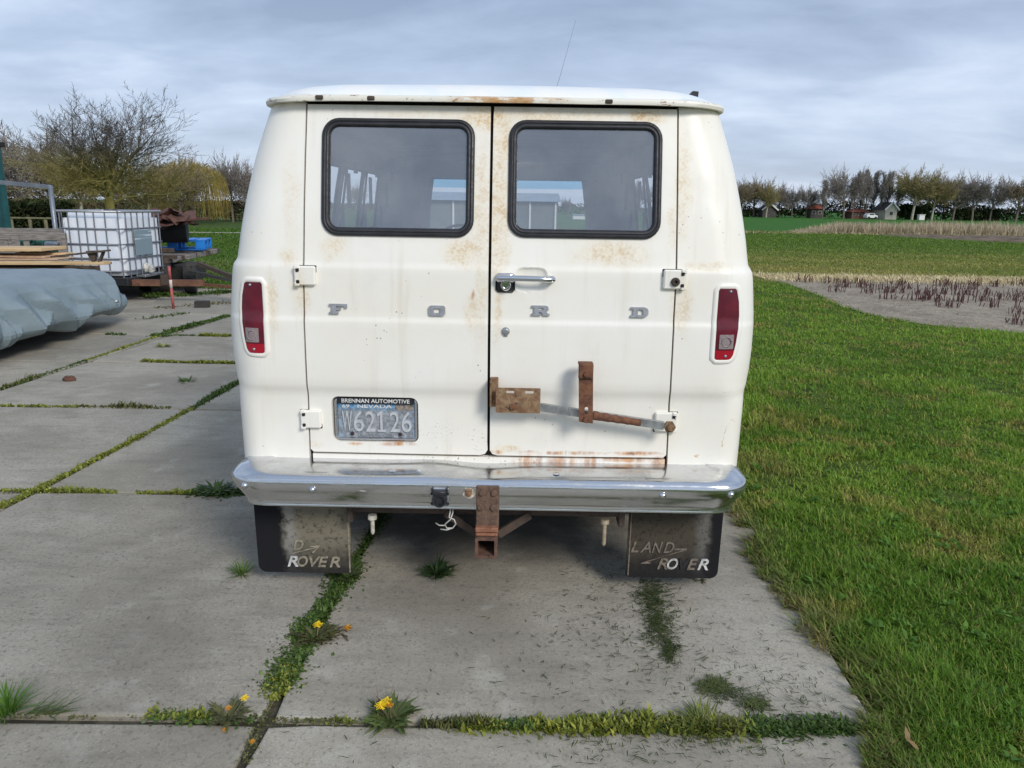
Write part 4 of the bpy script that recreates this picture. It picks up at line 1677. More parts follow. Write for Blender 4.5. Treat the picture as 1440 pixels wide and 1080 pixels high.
# ---- mud flaps
def flap_mat(name, x0, sgn, dark, dust):
    m = NT(name, 0.9)
    m.b.inputs['Specular IOR Level'].default_value = 0.18
    c = m.coord()
    sp_ = m.new('SeparateXYZ')
    m.l.new(c, sp_.inputs[0])
    nz = m.noise(c, 14, 6, 0.7)
    nz2 = m.noise(c, 50, 5, 0.75)
    xx = m.add(m.mul(m.math('SUBTRACT', sp_.outputs[0], x0), sgn), m.mul(m.math('SUBTRACT', nz, 0.5), 0.10))
    zz = m.add(sp_.outputs[2], m.mul(m.math('SUBTRACT', nz, 0.5), 0.16))
    d = m.mul(m.step(xx, -0.01, 0.03), m.step(zz, 0.075, 0.25, 0.10, 1.0))
    d = m.mul(d, m.step(nz2, 0.66, 0.5, 0.35, 1.0))
    pale = m.step(m.math('ABSOLUTE', m.math('SUBTRACT', xx, 0.035)), 0.05, 0.0, 0, 0.6)
    dc = m.mix(pale, dust, (0.40, 0.40, 0.38))
    m.col(m.mix(m.mul(d, dark), (0.013, 0.013, 0.015), dc))
    m.bump(m.add(nz, m.mul(nz2, 0.5)), 0.25, 0.006)
    return m.m


SANDY = plain('sandy_relief', (0.26, 0.23, 0.17), 0.8, 0, 0.4, 60)
PALE = plain('worn_white_relief', (0.50, 0.50, 0.48), 0.8, 0, 0.4, 60)
DUSK = plain('dull_relief', (0.17, 0.14, 0.11), 0.8, 0, 0.4, 60)
YFL = 0.05
mb = MB()
extrude_flat(mb, resample(rrect(-0.995, 0.068, -0.592, 0.44, (0.012, 0.01, 0.01, 0.035)), 0.04), [], YFL, YFL + 0.010, lambda x, z: 0.03 * (0.4 - z))
fl_l = mb.build('mud_flap', flap_mat('flap_rubber_dusty', -0.885, 1, 0.72, (0.27, 0.24, 0.175)), van)
tag(fl_l, 'left mud flap coated in sandy dirt')


def ff(x, z):
    return 0.03 * (0.4 - z)


text_obj('D', -0.838, 0.178, 0.044, 0.046, YFL, 0.005, SANDY, fl_l, 'flap_letter', 0.28, 0.01, ff)
for chh, x, mt_ in (('R', -0.868, PALE), ('O', -0.826, SANDY), ('V', -0.773, SANDY), ('E', -0.737, SANDY), ('R', -0.687, SANDY)):
    text_obj(chh, x, 0.098, 0.046 if chh != 'V' else 0.05, 0.050, YFL, 0.005, mt_, fl_l, 'flap_letter', 0.28, 0.014, ff)
mb = MB()
extrude_flat(mb, [(-0.850, 0.160), (-0.846, 0.157), (-0.735, 0.190), (-0.760, 0.166), (-0.752, 0.164), (-0.722, 0.200), (-0.765, 0.196), (-0.765, 0.192), (-0.742, 0.193)], [], YFL - 0.004, YFL + 0.001, ff)
mb.build('flap_flash', SANDY, fl_l)
mb = MB()
extrude_flat(mb, rrect(-0.602, 0.075, -0.5965, 0.40, 0.002, 2), [], YFL - 0.004, YFL + 0.001, ff)
mb.build('flap_rib', SANDY, fl_l)
mb = MB()
extrude_flat(mb, resample(rrect(0.590, 0.076, 0.985, 0.44, (0.035, 0.01, 0.01, 0.012)), 0.04), [], YFL, YFL + 0.010, ff)
fl_r = mb.build('mud_flap', flap_mat('flap_rubber_brown', 0.945, -1, 0.42, (0.15, 0.125, 0.085)), van)
tag(fl_r, 'right mud flap, darker and browner')
for chh, x, w in (('L', 0.605, 0.034), ('A', 0.645, 0.046), ('N', 0.695, 0.044), ('D', 0.745, 0.044)):
    text_obj(chh, x, 0.196, w, 0.050, YFL, 0.005, DUSK, fl_r, 'flap_letter', 0.28, 0.006, ff)
for chh, x, mt_ in (('R', 0.722, DUSK), ('O', 0.764, PALE), ('V', 0.815, RUBBER), ('E', 0.850, DUSK), ('R', 0.895, PALE)):
    text_obj(chh, x, 0.118, 0.046, 0.052, YFL, 0.005, mt_, fl_r, 'flap_letter', 0.28, 0.012, ff)
mb = MB()
extrude_flat(mb, [(0.650, 0.143), (0.690, 0.143), (0.694, 0.150), (0.676, 0.150), (0.826, 0.210), (0.790, 0.209), (0.790, 0.216), (0.845, 0.217), (0.842, 0.210), (0.664, 0.150)], [], YFL - 0.004, YFL + 0.001, ff)
mb.build('flap_flash', DUSK, fl_r)
mb = MB()
extrude_flat(mb, rrect(0.597, 0.085, 0.602, 0.41, 0.002, 2), [], YFL - 0.004, YFL + 0.001, ff)
mb.build('flap_rib', DUSK, fl_r)

# ---- wheels, axle, underbody, fuel cap, aerial, roof bracket
TYRE = plain('tyre_rubber', (0.022, 0.021, 0.020), 0.85, 0, 0.3, 14, 0.3)
for x, y in ((-0.82, 1.02), (0.82, 1.02), (-0.82, 3.45), (0.82, 3.45)):
    mm = T(x, y, 0.345) @ RY(PI / 2 * (1 if x > 0 else -1))
    mb = MB()
    mb.lathe([(0.21, -0.09), (0.27, -0.10), (0.325, -0.095), (0.343, -0.07), (0.345, 0), (0.343, 0.07), (0.325, 0.095), (0.27, 0.10), (0.21, 0.09)], 40, mm)
    wh = mb.build('wheel', TYRE, van, True, 40)
    mb = MB()
    mb.lathe([(0.215, -0.085), (0.205, -0.05), (0.19, 0.03), (0.14, 0.055), (0.07, 0.04), (0.06, 0.075), (0.0, 0.08)], 28, mm)
    mb.build('rim', GALV, wh, True, 40)
mb = MB()  # van underside, with extra low boxes that keep light off the ground
mb.box(-0.97, 0.12, 0.50, 0.97, 3.9, 0.54)
mb.box(-0.95, 2.4, 0.24, 0.95, 3.1, 0.52)
mb.box(-0.6, 1.3, 0.26, 0.6, 1.6, 0.52)
mb.bar((-0.42, 0.1, 0.47), (-0.42, 3.8, 0.47), 0.07, 0.12)
mb.bar((0.42, 0.1, 0.47), (0.42, 3.8, 0.47), 0.07, 0.12)
mb.tube([(-0.75, 1.02, 0.345), (0.75, 1.02, 0.345)], 0.05, 10)
for sx in (-0.55, 0.55):
    mb.box(sx - 0.04, 0.35, 0.30, sx + 0.04, 1.7, 0.37)
mb.box(-0.72, 1.12, 0.17, 0.72, 1.22, 0.5)  # oversized low box added to block light beneath the van
mb.box(-0.9, 4.15, 0.2, 0.9, 4.2, 0.62)  # low front sheet, likewise added to cut light from the front
mb.lathe([(0, -0.12), (0.09, -0.10), (0.13, 0), (0.09, 0.10), (0, 0.12)], 14, T(0, 1.02, 0.345) @ RX(PI / 2))
mb.box(-0.35, 1.35, 0.30, 0.2, 2.0, 0.48)
mb.box(-0.9, 0.78, 0.36, -0.64, 0.9, 0.5)
mb.build('underbody_and_light_blocks', DARK, van)
mb = MB()
mm = T(-1.071, 0.62, 1.09) @ RY(-PI / 2)
mb.lathe([(0.0, 0.034), (0.022, 0.033), (0.034, 0.026), (0.038, 0.014), (0.046, 0.008), (0.048, 0)], 20, mm)
mb.build('fuel_cap', CHROME2, van, True, 50)
mb = MB()
aa, bb = yp(757, 121, 5.4), yp(806, 28, 5.5)
aa, bb = aa - Vector((-0.088, 2.885, 0)), bb - Vector((-0.088, 2.885, 0))
aa.z = 2.08
mb.tube([aa, aa + (bb - aa) * 0.5 + Vector((0.01, 0, 0)), bb], [0.0016, 0.0010, 0.0006], 5)
mb.build('aerial', BLACKP, van)
pz = yp(975, 131, 3.3) - Vector((-0.088, 2.885, 0))
mb = MB()
extrude_flat(mb, [(pz.x - 0.045, 2.062), (pz.x + 0.016, 2.058), (pz.x + 0.018, 2.098), (pz.x - 0.006, 2.100)], [], pz.y, pz.y + 0.03)
mb.build('roof_bracket', BLACKP, van)


# ================================================================== LEFT SIDE: covered trailer, timber, tank, flatbed, stake
# ---- tarpaulin over a low trailer
TX0, TX1, TY0, TY1 = -7.4, -5.05, 4.2, 10.05


_R = random.Random(23)
FOLDS = [(0.34 * k + _R.uniform(-0.15, 0.15), _R.uniform(-1.1, 1.1), _R.uniform(0.14, 0.32), _R.uniform(0.07, 0.19), _R.uniform(0.0, 0.3)) for k in range(40)]
FOLDS += [(0.15 * k + _R.uniform(-0.06, 0.06), _R.uniform(-0.5, 0.5), _R.uniform(0.06, 0.12), _R.uniform(0.02, 0.07), _R.uniform(0.4, 0.7)) for k in range(90)]
TOPF = [(_R.uniform(-7.3, -5.0), _R.uniform(6.5, 10), _R.uniform(0, PI), _R.uniform(0.05, 0.25), _R.uniform(0.008, 0.035)) for k in range(34)]


def tarp_mesh():
    mb = MB()
    nU = 360
    rr = 0.35
    loop = resample(rrect(TX0, TY0, TX1, TY1, (rr, 0.28, 0.28, rr), 10), 0.03)
    nU = len(loop)
    cx, cy = (TX0 + TX1) / 2, (TY0 + TY1) / 2
    rows = []
    # (outward offset, z)
    prof = [(-1.0, 0.80), (-0.8, 0.80), (-0.6, 0.79), (-0.45, 0.775), (-0.34, 0.755), (-0.27, 0.735), (-0.215, 0.71), (-0.19, 0.685), (-0.17, 0.66), (-0.155, 0.635), (-0.14, 0.61), (-0.13, 0.585), (-0.118, 0.56), (-0.106, 0.535), (-0.095, 0.51), (-0.083, 0.485), (-0.07, 0.46), (-0.058, 0.435), (-0.046, 0.41), (-0.034, 0.385), (-0.022, 0.36), (-0.01, 0.335), (0.0, 0.305), (0.004, 0.27), (-0.012, 0.24), (-0.04, 0.21), (-0.07, 0.185), (-0.10, 0.165), (-0.16, 0.155)]
    V = []
    for r, (off, z) in enumerate(prof):
        for i, (x, y) in enumerate(loop):
            a, b = loop[i - 1], loop[(i + 1) % nU]
            tx, ty = b[0] - a[0], b[1] - a[1]
            L = math.hypot(tx, ty)
            nx_, ny_ = ty / L, -tx / L
            s = i * 0.03
            # the far end droops like a blunt bow
            far = max(0, (y - 8.3) / 1.7)
            zz = z - (0.07 * far ** 1.5 if z > 0.4 else 0)
            o = off
            if off < -0.3:
                # shrink towards the middle instead of crossing over
                k = (-off - 0.3) / 0.7
                x2 = x + nx_ * -0.3
                y2 = y + ny_ * -0.3
                x2, y2 = x2 + (cx - x2) * k, y2 + (min(max(y2, TY0 + 1.1), TY1 - 1.1) - y2) * k
                px_, py2 = x2, y2
            else:
                px_, py2 = x + nx_ * o, y + ny_ * o
            down = max(0.0, min(1.0, (0.72 - z) / 0.5))
            # hanging folds: straight sharp ridges, each with its own slant, fanning from the shoulder
            f = -0.05 * down
            best = 0.0
            for (s0_, sl_, wd_, am_, dz_) in FOLDS:
                q_ = abs(s - s0_ - sl_ * (0.72 - z))
                if q_ < wd_:
                    g_ = am_ * (1 - q_ / wd_) * min(1.0, max(0.0, (down - dz_) / 0.35))
                    best = max(best, g_)
            f += best * (1 - 0.7 * min(1.0, far))
            ph = s * 5.0
            f += 0.02 * down * mnoise.noise(Vector((s * 1.3, z * 4, 2.0)))
            crease = 0.0
            for (ax_, ay_, an_, wd_, am_) in TOPF:
                q_ = abs((px_ - ax_) * math.cos(an_) + (py2 - ay_) * math.sin(an_))
                if q_ < wd_:
                    crease = max(crease, am_ * (1 - q_ / wd_))
            hem = 0.0
            if r >= len(prof) - 6:
                hem = 0.05 * mnoise.noise(Vector((s * 1.6, 7, 0))) + 0.02 * math.sin(ph * 1.0)
                hem *= (r - len(prof) + 7) / 6
            sag = 0.02 * mnoise.noise(Vector((px_ * 1.1, py2 * 0.9, 5))) if z > 0.7 else 0
            V.append((px_ + nx_ * (f - 0.02), py2 + ny_ * (f - 0.02), zz + hem + sag + crease * (1 if z > 0.6 else 0.4)))
    mb.v = V
    for r in range(len(prof) - 1):
        for i in range(nU):
            i2 = (i + 1) % nU
            mb.f.append((r * nU + i2, r * nU + i, (r + 1) * nU + i, (r + 1) * nU + i2))
    mb.f.append(tuple(range(nU)))
    return mb


tm = NT('blue_grey_tarpaulin', 0.42)
_c = tm.coord()
_k = tm.mix(tm.step(tm.noise(_c, 2.5, 5, 0.6), 0.3, 0.7), (0.170, 0.222, 0.245), (0.220, 0.276, 0.300))
_k = tm.mix(tm.step(tm.noise(_c, 7, 5, 0.7), 0.55, 0.75, 0, 0.5), _k, (0.22, 0.245, 0.235))
tm.col(_k)
tm.bump(tm.noise(_c, 7, 4, 0.55, 0.6), 0.22, 0.03)
tr = thing('covered_trailer', 'low trailer wrapped in a creased blue-grey tarpaulin at the left edge of the concrete', 'trailer', (0, 0, 0))
cover = tarp_mesh().build('tarpaulin', tm.m, tr, True, 11)
e_ = MB()
e_.tube([(-5.08, 9.42, 0.365), (-5.005, 9.42, 0.365)], 0.02, 10)
e_.build('eyelet', GALV, cover, True)
mb = MB()
mb.box(-7.1, 4.5, 0.20, -5.35, 9.7, 0.62)  # unseen dark box added to blacken the space below the cover
mb.build('dark_filler_box', DARK, tr)
for x in (-7.05, -5.45):
    mb = MB()
    mb.lathe([(0.1, -0.06), (0.2, -0.07), (0.24, -0.05), (0.25, 0), (0.24, 0.05), (0.2, 0.07), (0.1, 0.06)], 24, T(x, 7.0, 0.25) @ RY(PI / 2))
    mb.build('wheel', TYRE, tr, True, 40)

# ---- flatbed farm trailer
WOODG = NT('weathered_grey_wood', 0.9)
_c = WOODG.coord()
_g = WOODG.noise(WOODG.coord(scale=(3, 30, 30)), 2, 5, 0.65)
WOODG.col(WOODG.mix(WOODG.step(_g, 0.3, 0.7), (0.13, 0.115, 0.10), (0.30, 0.275, 0.25)))
WOODG.bump(_g, 0.4, 0.006)
WOODG = WOODG.m
PINE = NT('fresh_pine', 0.75)
_g = PINE.noise(PINE.coord(scale=(1.5, 25, 25)), 2, 5, 0.6, 0.6)
PINE.col(PINE.mix(PINE.step(_g, 0.3, 0.7), (0.50, 0.33, 0.16), (0.66, 0.48, 0.27)))
PINE = PINE.m
PINE2 = plain('pinkish_pine', (0.52, 0.36, 0.24), 0.8, 0, 0.15, 6)
DARKW = plain('dark_wet_wood', (0.085, 0.062, 0.045), 0.9, 0, 0.4, 8, 0.3)

fb = thing('flatbed_trailer', 'old farm flatbed trailer with rusty beams and black tyres behind the white tank', 'trailer', (0, 0, 0))
Z_D = 0.62
c0, c1 = gp(236, 364, Z_D), gp(309, 349, Z_D)
dv = (c1 - c0)
dl = dv.length
dv.normalize()
nv = Vector((-dv.y, dv.x, 0))
npl = 13
for k in range(npl):
    w = dl / npl
    mb = MB()
    mt = Matrix((dv, nv, Vector((0, 0, 1)))).transposed().to_4x4()
    mt.translation = c0 + dv * (w * k)
    e = rng.uniform(-0.05, 0.03)
    mb.bbox(0.008, e, -0.09 + rng.uniform(-0.015, 0.015), w - 0.008, 2.2, 0.0, 0.008, mt)
    mb.build('deck_plank', WOODG if k % 3 else DARKW, fb)
# side rail in front of the deck, under the blue pallets
mb = MB()
a_, b_ = yp(186, 351, 13.4), yp(243, 352, 13.4)
mb.bar(a_ + Vector((-0.9, 0.1, 0)), b_, 0.10, 0.07)
mb.build('timber_bearer', DARKW, fb)
mb = MB()
a_, b_ = yp(186, 360, 13.3), yp(248, 362, 13.3)
mb.bar(a_ + Vector((-0.9, 0.0, 0)), b_, 0.08, 0.06)
mb.build('side_rail', RUSTD, fb)
mb = MB()
a_, b_ = yp(180, 399, 12.1), yp(287, 398, 12.1)
mb.bar(a_ + Vector((-2.2, 0.0, 0)), b_, 0.08, 0.10)
fbm = mb.build('rusty_beam', rust_mat('beam_rust', (0.12, 0.055, 0.035), (0.20, 0.095, 0.055), (0.06, 0.035, 0.028), 6), fb)
mb = MB()
p_ = yp(231, 392, 12.03)
mb.bbox(p_.x - 0.05, p_.y - 0.03, p_.z - 0.10, p_.x + 0.06, p_.y + 0.02, p_.z + 0.06, 0.005)
mb.build('clamp_plate', RUSTD, fb)
for (px, Y, r) in ((233, 13.3, 0.29), (268, 13.3, 0.29), (205, 13.6, 0.29)):
    p_ = yp(px, 395, Y)
    mm = T(p_.x, Y, r) @ RZ(math.radians(18)) @ RY(PI / 2)
    mb = MB()
    mb.lathe([(0.16, -0.09), (0.22, -0.10), (0.275, -0.09), (r, -0.05), (r, 0.05), (0.275, 0.09), (0.22, 0.10), (0.16, 0.09)], 30, mm)
    w_ = mb.build('wheel', TYRE, fb, True, 40)
    mb = MB()
    mb.lathe([(0.165, -0.07), (0.13, -0.02), (0.06, -0.02), (0.05, -0.06), (0, -0.06)], 20, mm)
    mb.lathe([(0.165, 0.07), (0.13, 0.02), (0.06, 0.02), (0.05, 0.06), (0, 0.06)], 20, mm)
    mb.build('rim', RUSTD, w_, True, 40)
mb = MB()
a_ = yp(230, 380, 13.2)
mb.box(a_.x - 1.6, 13.5, 0.20, a_.x + 0.30, 14.3, 0.48)
mb.build('chassis', DARK, fb)
STEELD = plain('dark_grey_steel', (0.065, 0.062, 0.058), 0.7, 0.3, 0.3, 8)
for pa, pb, Y0, Y1, w_, mt_ in (((263, 372), (281, 370), 12.7, 12.7, 0.07, STEELD), ((265, 370), (268, 384), 12.7, 12.7, 0.06, STEELD), ((266, 383), (292, 387), 12.7, 12.3, 0.06, STEELD), ((274, 372), (275, 398), 12.7, 12.7, 0.05, STEELD),
                              ((280, 371), (345, 396), 12.6, 12.0, 0.06, RUSTD), ((290, 387), (345, 398), 12.3, 12.0, 0.05, STEELD), ((284, 400), (345, 405), 12.2, 11.9, 0.045, RUST)):
    MB().bar(yp(*pa, Y0), yp(*pb, Y1), w_, w_).build('drawbar', mt_, fb)

# ---- white tank in a wire cage
IB = yp(136, 395, 12.0)
ib = thing('caged_tank', 'white plastic liquid tank in a grey wire cage on a black pallet', 'tank', (IB.x, 12.0, 0.0), math.radians(-3))
bw, bd, bz0, bz1 = 0.50, 1.18, 0.42, 1.415
tk = NT('milky_plastic', 0.42)
_c = tk.coord()
tk.col(tk.mix(tk.step(tk.noise(tk.coord(scale=(5, 5, 1.2)), 1.6, 4, 0.6), 0.35, 0.65), (0.66, 0.72, 0.80), (0.78, 0.80, 0.83)))
tk.bump(tk.noise(_c, 5, 4), 0.3, 0.02)
bm = bmesh.new()
bmesh.ops.create_cube(bm, size=1, matrix=T(0, bd / 2, (bz0 + bz1) / 2) @ Matrix.Diagonal((bw * 2, bd, bz1 - bz0, 1)))
bmesh.ops.bevel(bm, geom=bm.edges[:], offset=0.09, segments=4, affect='EDGES')
mb = MB()
bm.verts.index_update()
mb.add([v.co.copy() for v in bm.verts], [[v.index for v in f.verts] for f in bm.faces])
bm.free()
mb.build('tank_body', tk.m, ib, True, 50)
CAGE = plain('cage_wire_grey', (0.20, 0.21, 0.235), 0.5, 0.5, 0.15, 10)
e = 0.022
for x in (-0.48, -0.34, -0.19, -0.06, 0.08, 0.26, 0.47):
    MB().tube([(x, -e, 0.40), (x, -e, 1.43)], 0.0105, 6).build('cage_bar', CAGE, ib)
for y in (0.10, 0.27, 0.44, 0.62, 0.80, 0.97, 1.11):
    for s_ in (-1, 1):
        MB().tube([(s_ * (bw + e), y, 0.40), (s_ * (bw + e), y, 1.43)], 0.0105, 6).build('cage_bar', CAGE, ib)
for z in (0.50, 0.70, 0.925, 1.165):
    q = rrect(-bw - e, -e, bw + e, bd + e, 0.06, 4)
    MB().tube([(x, y, z) for x, y in q + q[:1]], 0.0125, 6).build('cage_hoop', CAGE, ib, True)
q = rrect(-bw - e - 0.01, -e - 0.01, bw + e + 0.01, bd + e, 0.06, 4)
MB().tube([(x, y, 1.43) for x, y in q + q[:1]], 0.020, 8).build('cage_rim', plain('rim_tube', (0.36, 0.37, 0.38), 0.45, 0.6, 0.15, 6), ib, True)
lp = NT('label_plate_grey', 0.5)
_w = lp.noise(lp.coord(scale=(1, 1, 40)), 1.0, 2)
_sp = lp.new('SeparateXYZ')
lp.l.new(lp.coord(), _sp.inputs[0])
lp.col(lp.mix(lp.mul(lp.step(_w, 0.52, 0.56), lp.step(_sp.outputs[2], 0.98, 1.0)), (0.20, 0.27, 0.31), (0.50, 0.56, 0.60)))
MB().bbox(bw + e + 0.012, 0.28, 0.735, bw + e + 0.022, 0.80, 1.145, 0.003).build('label_plate', lp.m, ib)
MB().bbox(-bw - 0.03, -0.03, 0.27, bw + 0.03, bd + 0.03, 0.40, 0.012).build('pallet', BLACKP, ib)
MB().bbox(bw - 0.02, 0.35, 0.38, bw + 0.12, 0.95, 0.42, 0.006).build('drip_tray', GALV, ib)
mb = MB()
mb.lathe([(0.0, 0.12), (0.05, 0.12), (0.055, 0.09), (0.04, 0.07), (0.06, 0.05), (0.085, 0)], 16, T(bw + 0.02, 0.58, 0.52) @ RY(PI / 2))
mb.bbox(bw + 0.08, 0.52, 0.44, bw + 0.15, 0.60, 0.54, 0.01)
mb.build('outlet_valve', plain('valve_grey_white', (0.45, 0.44, 0.40), 0.5, 0, 0.4, 30), ib, True, 40)
MB().lathe([(0, 0.05), (0.10, 0.05), (0.11, 0.0)], 20, T(0, 0.6, bz1 - 0.005)).build('filler_cap', plain('cap_dark', (0.05, 0.05, 0.06), 0.5), ib, True, 40)

# ---- timber stacks laid across in front of the tank
bundle = [  # px left edge/right edge, top, bottom, Y, material, name
    ((-160, 349), (57, 349), 0.045, 0.62, 10.6, PINE, 'thick fresh pine plank lying on top of the timber stack'),
    ((-160, 357), (62, 360), 0.030, 0.60, 10.7, PINE2, 'pinkish plank under the thick pine plank in the timber stack'),
    ((20, 355), (92, 356), 0.030, 0.20, 10.95, PINE, 'short pine board behind the thick plank in the timber stack'),
    ((-160, 363), (80, 364), 0.016, 0.45, 10.65, PINE2, 'thin board near the bottom of the timber stack'),
    ((-160, 368), (146, 368), 0.045, 0.18, 10.5, PINE, 'long pine beam at the bottom of the stack, reaching across the tank'),
    ((28, 371), (152, 369), 0.030, 0.10, 10.75, DARKW, 'dark stained batten behind the long pine beam'),
    ((70, 360), (151, 351), 0.026, 0.09, 10.45, DARKW, 'dark plank tilted up across the white tank'),
]
for (pl_, pr_, th, dp, Y, mt_, lb) in bundle:
    a_, b_ = yp(*pl_, Y), yp(*pr_, Y)
    d_ = b_ - a_
    L = d_.length
    ang = math.atan2(d_.z, d_.x)
    o = MB().bbox(-L, 0, -th, 0, dp, 0.0, 0.004).build('timber_plank', mt_)
    o.location = b_
    o.rotation_euler = (0, -ang, 0)
    tag(o, lb, 'plank', 'planks stacked in front of the tank')
mb = MB()
a_ = yp(133, 352, 10.5)
extrude_flat(mb, [(a_.x - 0.13, a_.z - 0.01), (a_.x - 0.06, a_.z - 0.16), (a_.x - 0.02, a_.z - 0.16), (a_.x + 0.005, a_.z - 0.03), (a_.x + 0.09, a_.z - 0.03), (a_.x + 0.02, a_.z - 0.16), (a_.x + 0.05, a_.z - 0.16), (a_.x + 0.13, a_.z + 0.0)], [], 10.50, 10.56)
tag(mb.build('wedge_block', DARKW), 'dark wooden wedge holding up the tilted plank before the tank', 'wedge')
a_, b_ = yp(-60, 372, 10.7), yp(120, 374, 10.7)
rk = thing('timber_rack', 'low dark rack carrying the timber stack behind the tarpaulin', 'rack', (0, 0, 0))
for y in (10.6, 11.05):
    MB().bar((a_.x - 1.2, y, a_.z - 0.06), (b_.x, y, b_.z - 0.07), 0.06, 0.09).build('rack_beam', DARKW, rk)
for x in (-6.2, -7.4):
    MB().box(x - 0.04, 10.55, -0.01, x + 0.04, 11.1, a_.z - 0.1).build('rack_leg', DARKW, rk)

# ---- weathered wooden box body left of the tank
wb = thing('wooden_box_trailer', 'weathered grey slatted wooden box with scrap inside, left of the white tank', 'wooden box', (0, 0, 0))
Y = 11.9
xa, xb = yp(-160, 335, Y).x, yp(92, 335, Y).x
zt, zm, zb_ = yp(50, 327, Y).z, yp(50, 338, Y).z, yp(50, 356, Y).z
MB().bbox(xa, Y, zm, xb, Y + 0.05, zt, 0.006).build('top_board', WOODG, wb)
MB().bbox(xb - 0.07, Y - 0.012, zb_ - 0.25, xb, Y + 0.04, zt - 0.012, 0.005).build('corner_post', WOODG, wb)
MB().bbox(xa, Y + 0.02, zb_ - 0.28, xb - 0.075, Y + 0.06, zb_ - 0.005, 0.005).build('lower_board', WOODG, wb)
for px0, px1 in ((4, 10), (12, 18), (18, 29), (32, 40), (-12, -2), (-30, -18)):
    x0, x1 = yp(px0, 345, Y).x, yp(px1, 345, Y).x
    top = zt - 0.03 if px0 == 18 else zm - 0.004
    MB().bbox(x0, Y - (0.02 if px0 == 18 else -0.02), zb_ - 0.03, x1, Y + (0.0 if px0 == 18 else 0.045), top, 0.004).build('slat', WOODG, wb)
MB().bbox(xa, Y + 1.6, zb_ - 0.28, xb, Y + 1.65, zt, 0.006).build('back_board', WOODG, wb)
MB().box(xa, Y + 0.06, zb_ - 0.34, xb, Y + 1.6, zb_ - 0.29).build('box_floor', DARKW, wb)
for x in (xb - 0.6,):
    MB().lathe([(0.1, -0.08), (0.25, -0.09), (0.33, -0.06), (0.34, 0), (0.33, 0.06), (0.25, 0.09), (0.1, 0.08)], 24, T(x, Y + 0.8, 0.34) @ RY(PI / 2)).build('wheel', TYRE, wb, True, 40)
    MB().box(x - 2.4, Y + 0.3, 0.34, x + 0.4, Y + 1.4, zb_ - 0.34).build('axle_frame', DARK, wb)
g_ = yp(58, 343, Y + 0.45)
mb = MB()
mb.bbox(g_.x - 0.28, Y + 0.3, g_.z - 0.16, g_.x + 0.12, Y + 0.7, g_.z + 0.06, 0.01)
mb.tube([(g_.x, Y + 0.28, g_.z - 0.1), (g_.x + 0.03, Y + 0.26, g_.z + 0.10), (g_.x - 0.08, Y + 0.27, g_.z + 0.03)], 0.018, 6)
mb.tube([(g_.x + 0.06, Y + 0.28, g_.z - 0.12), (g_.x + 0.05, Y + 0.26, g_.z + 0.06)], 0.016, 6)
tag(mb.build('green_machine', plain('machine_green', (0.035, 0.12, 0.095), 0.5, 0.1, 0.4, 12)), 'dark green machine part inside the slatted wooden box', 'machine')
c_ = yp(76, 345, Y + 0.3)
mb = MB()
mb.lathe([(0, -0.10), (0.05, -0.10), (0.065, -0.08), (0.065, 0.08), (0.05, 0.10), (0, 0.10)], 18, T(c_.x, Y + 0.25, c_.z) @ RZ(0.35) @ RY(PI / 2))
tag(mb.build('metal_canister', GALV, None, True, 40), 'small grey metal canister lying in the slatted wooden box', 'canister')

# ---- blue pallets, drum and scrap on the flatbed
BLUE = plain('bright_blue_plastic', (0.012, 0.20, 0.66), 0.42, 0, 0.12, 5)
bp0 = gp(288, 352, 0.66)
bp = thing('blue_pallet', 'bright blue plastic pallet resting on the flatbed deck', 'pallet', (bp0.x, bp0.y, 0.66), math.radians(14))
W_, D_, H_ = 1.2, 1.0, 0.20
for k in range(6):
    MB().bbox(-W_ + 0.03 + k * 0.195, 0, H_ - 0.025, -W_ + 0.03 + k * 0.195 + 0.15, D_, H_, 0.004).build('deck_board', BLUE, bp)
MB().bbox(-W_, -0.005, H_ - 0.030, 0, 0.05, H_ + 0.004, 0.004).build('edge_rail', BLUE, bp)
MB().bbox(-0.05, 0.055, H_ - 0.030, 0.004, D_, H_ + 0.004, 0.004).build('edge_rail', BLUE, bp)
for y in (0.0, D_ / 2 - 0.06, D_ - 0.12):
    for x in (-W_, -W_ / 2 - 0.08, -0.17):
        MB().bbox(x, y - 0.008, 0.022, x + 0.178, y + 0.13, H_ - 0.03, 0.006).build('foot_block', BLUE, bp)
    MB().bbox(-W_, y, 0.0, 0.0, y + 0.12, 0.021, 0.004).build('runner', BLUE, bp)
dr = yp(238, 323, 14.6)
mb = MB()
mb.lathe([(0, -0.32), (0.23, -0.32), (0.245, -0.30), (0.245, -0.11), (0.255, -0.10), (0.245, -0.09), (0.245, 0.09), (0.255, 0.10), (0.245, 0.11), (0.245, 0.30), (0.23, 0.32), (0, 0.32)], 28, T(dr.x, 14.6, dr.z) @ RZ(0.3) @ RY(PI / 2))
tag(mb.build('black_drum', plain('drum_black', (0.012, 0.012, 0.013), 0.75), None, True, 40), 'black drum lying on its side under the rusty scrap', 'drum')
mb_l = []
R_ = random.Random(5)
SCR = rust_mat('scrap_rust', (0.075, 0.032, 0.026), (0.13, 0.06, 0.042), (0.03, 0.02, 0.018), 8)
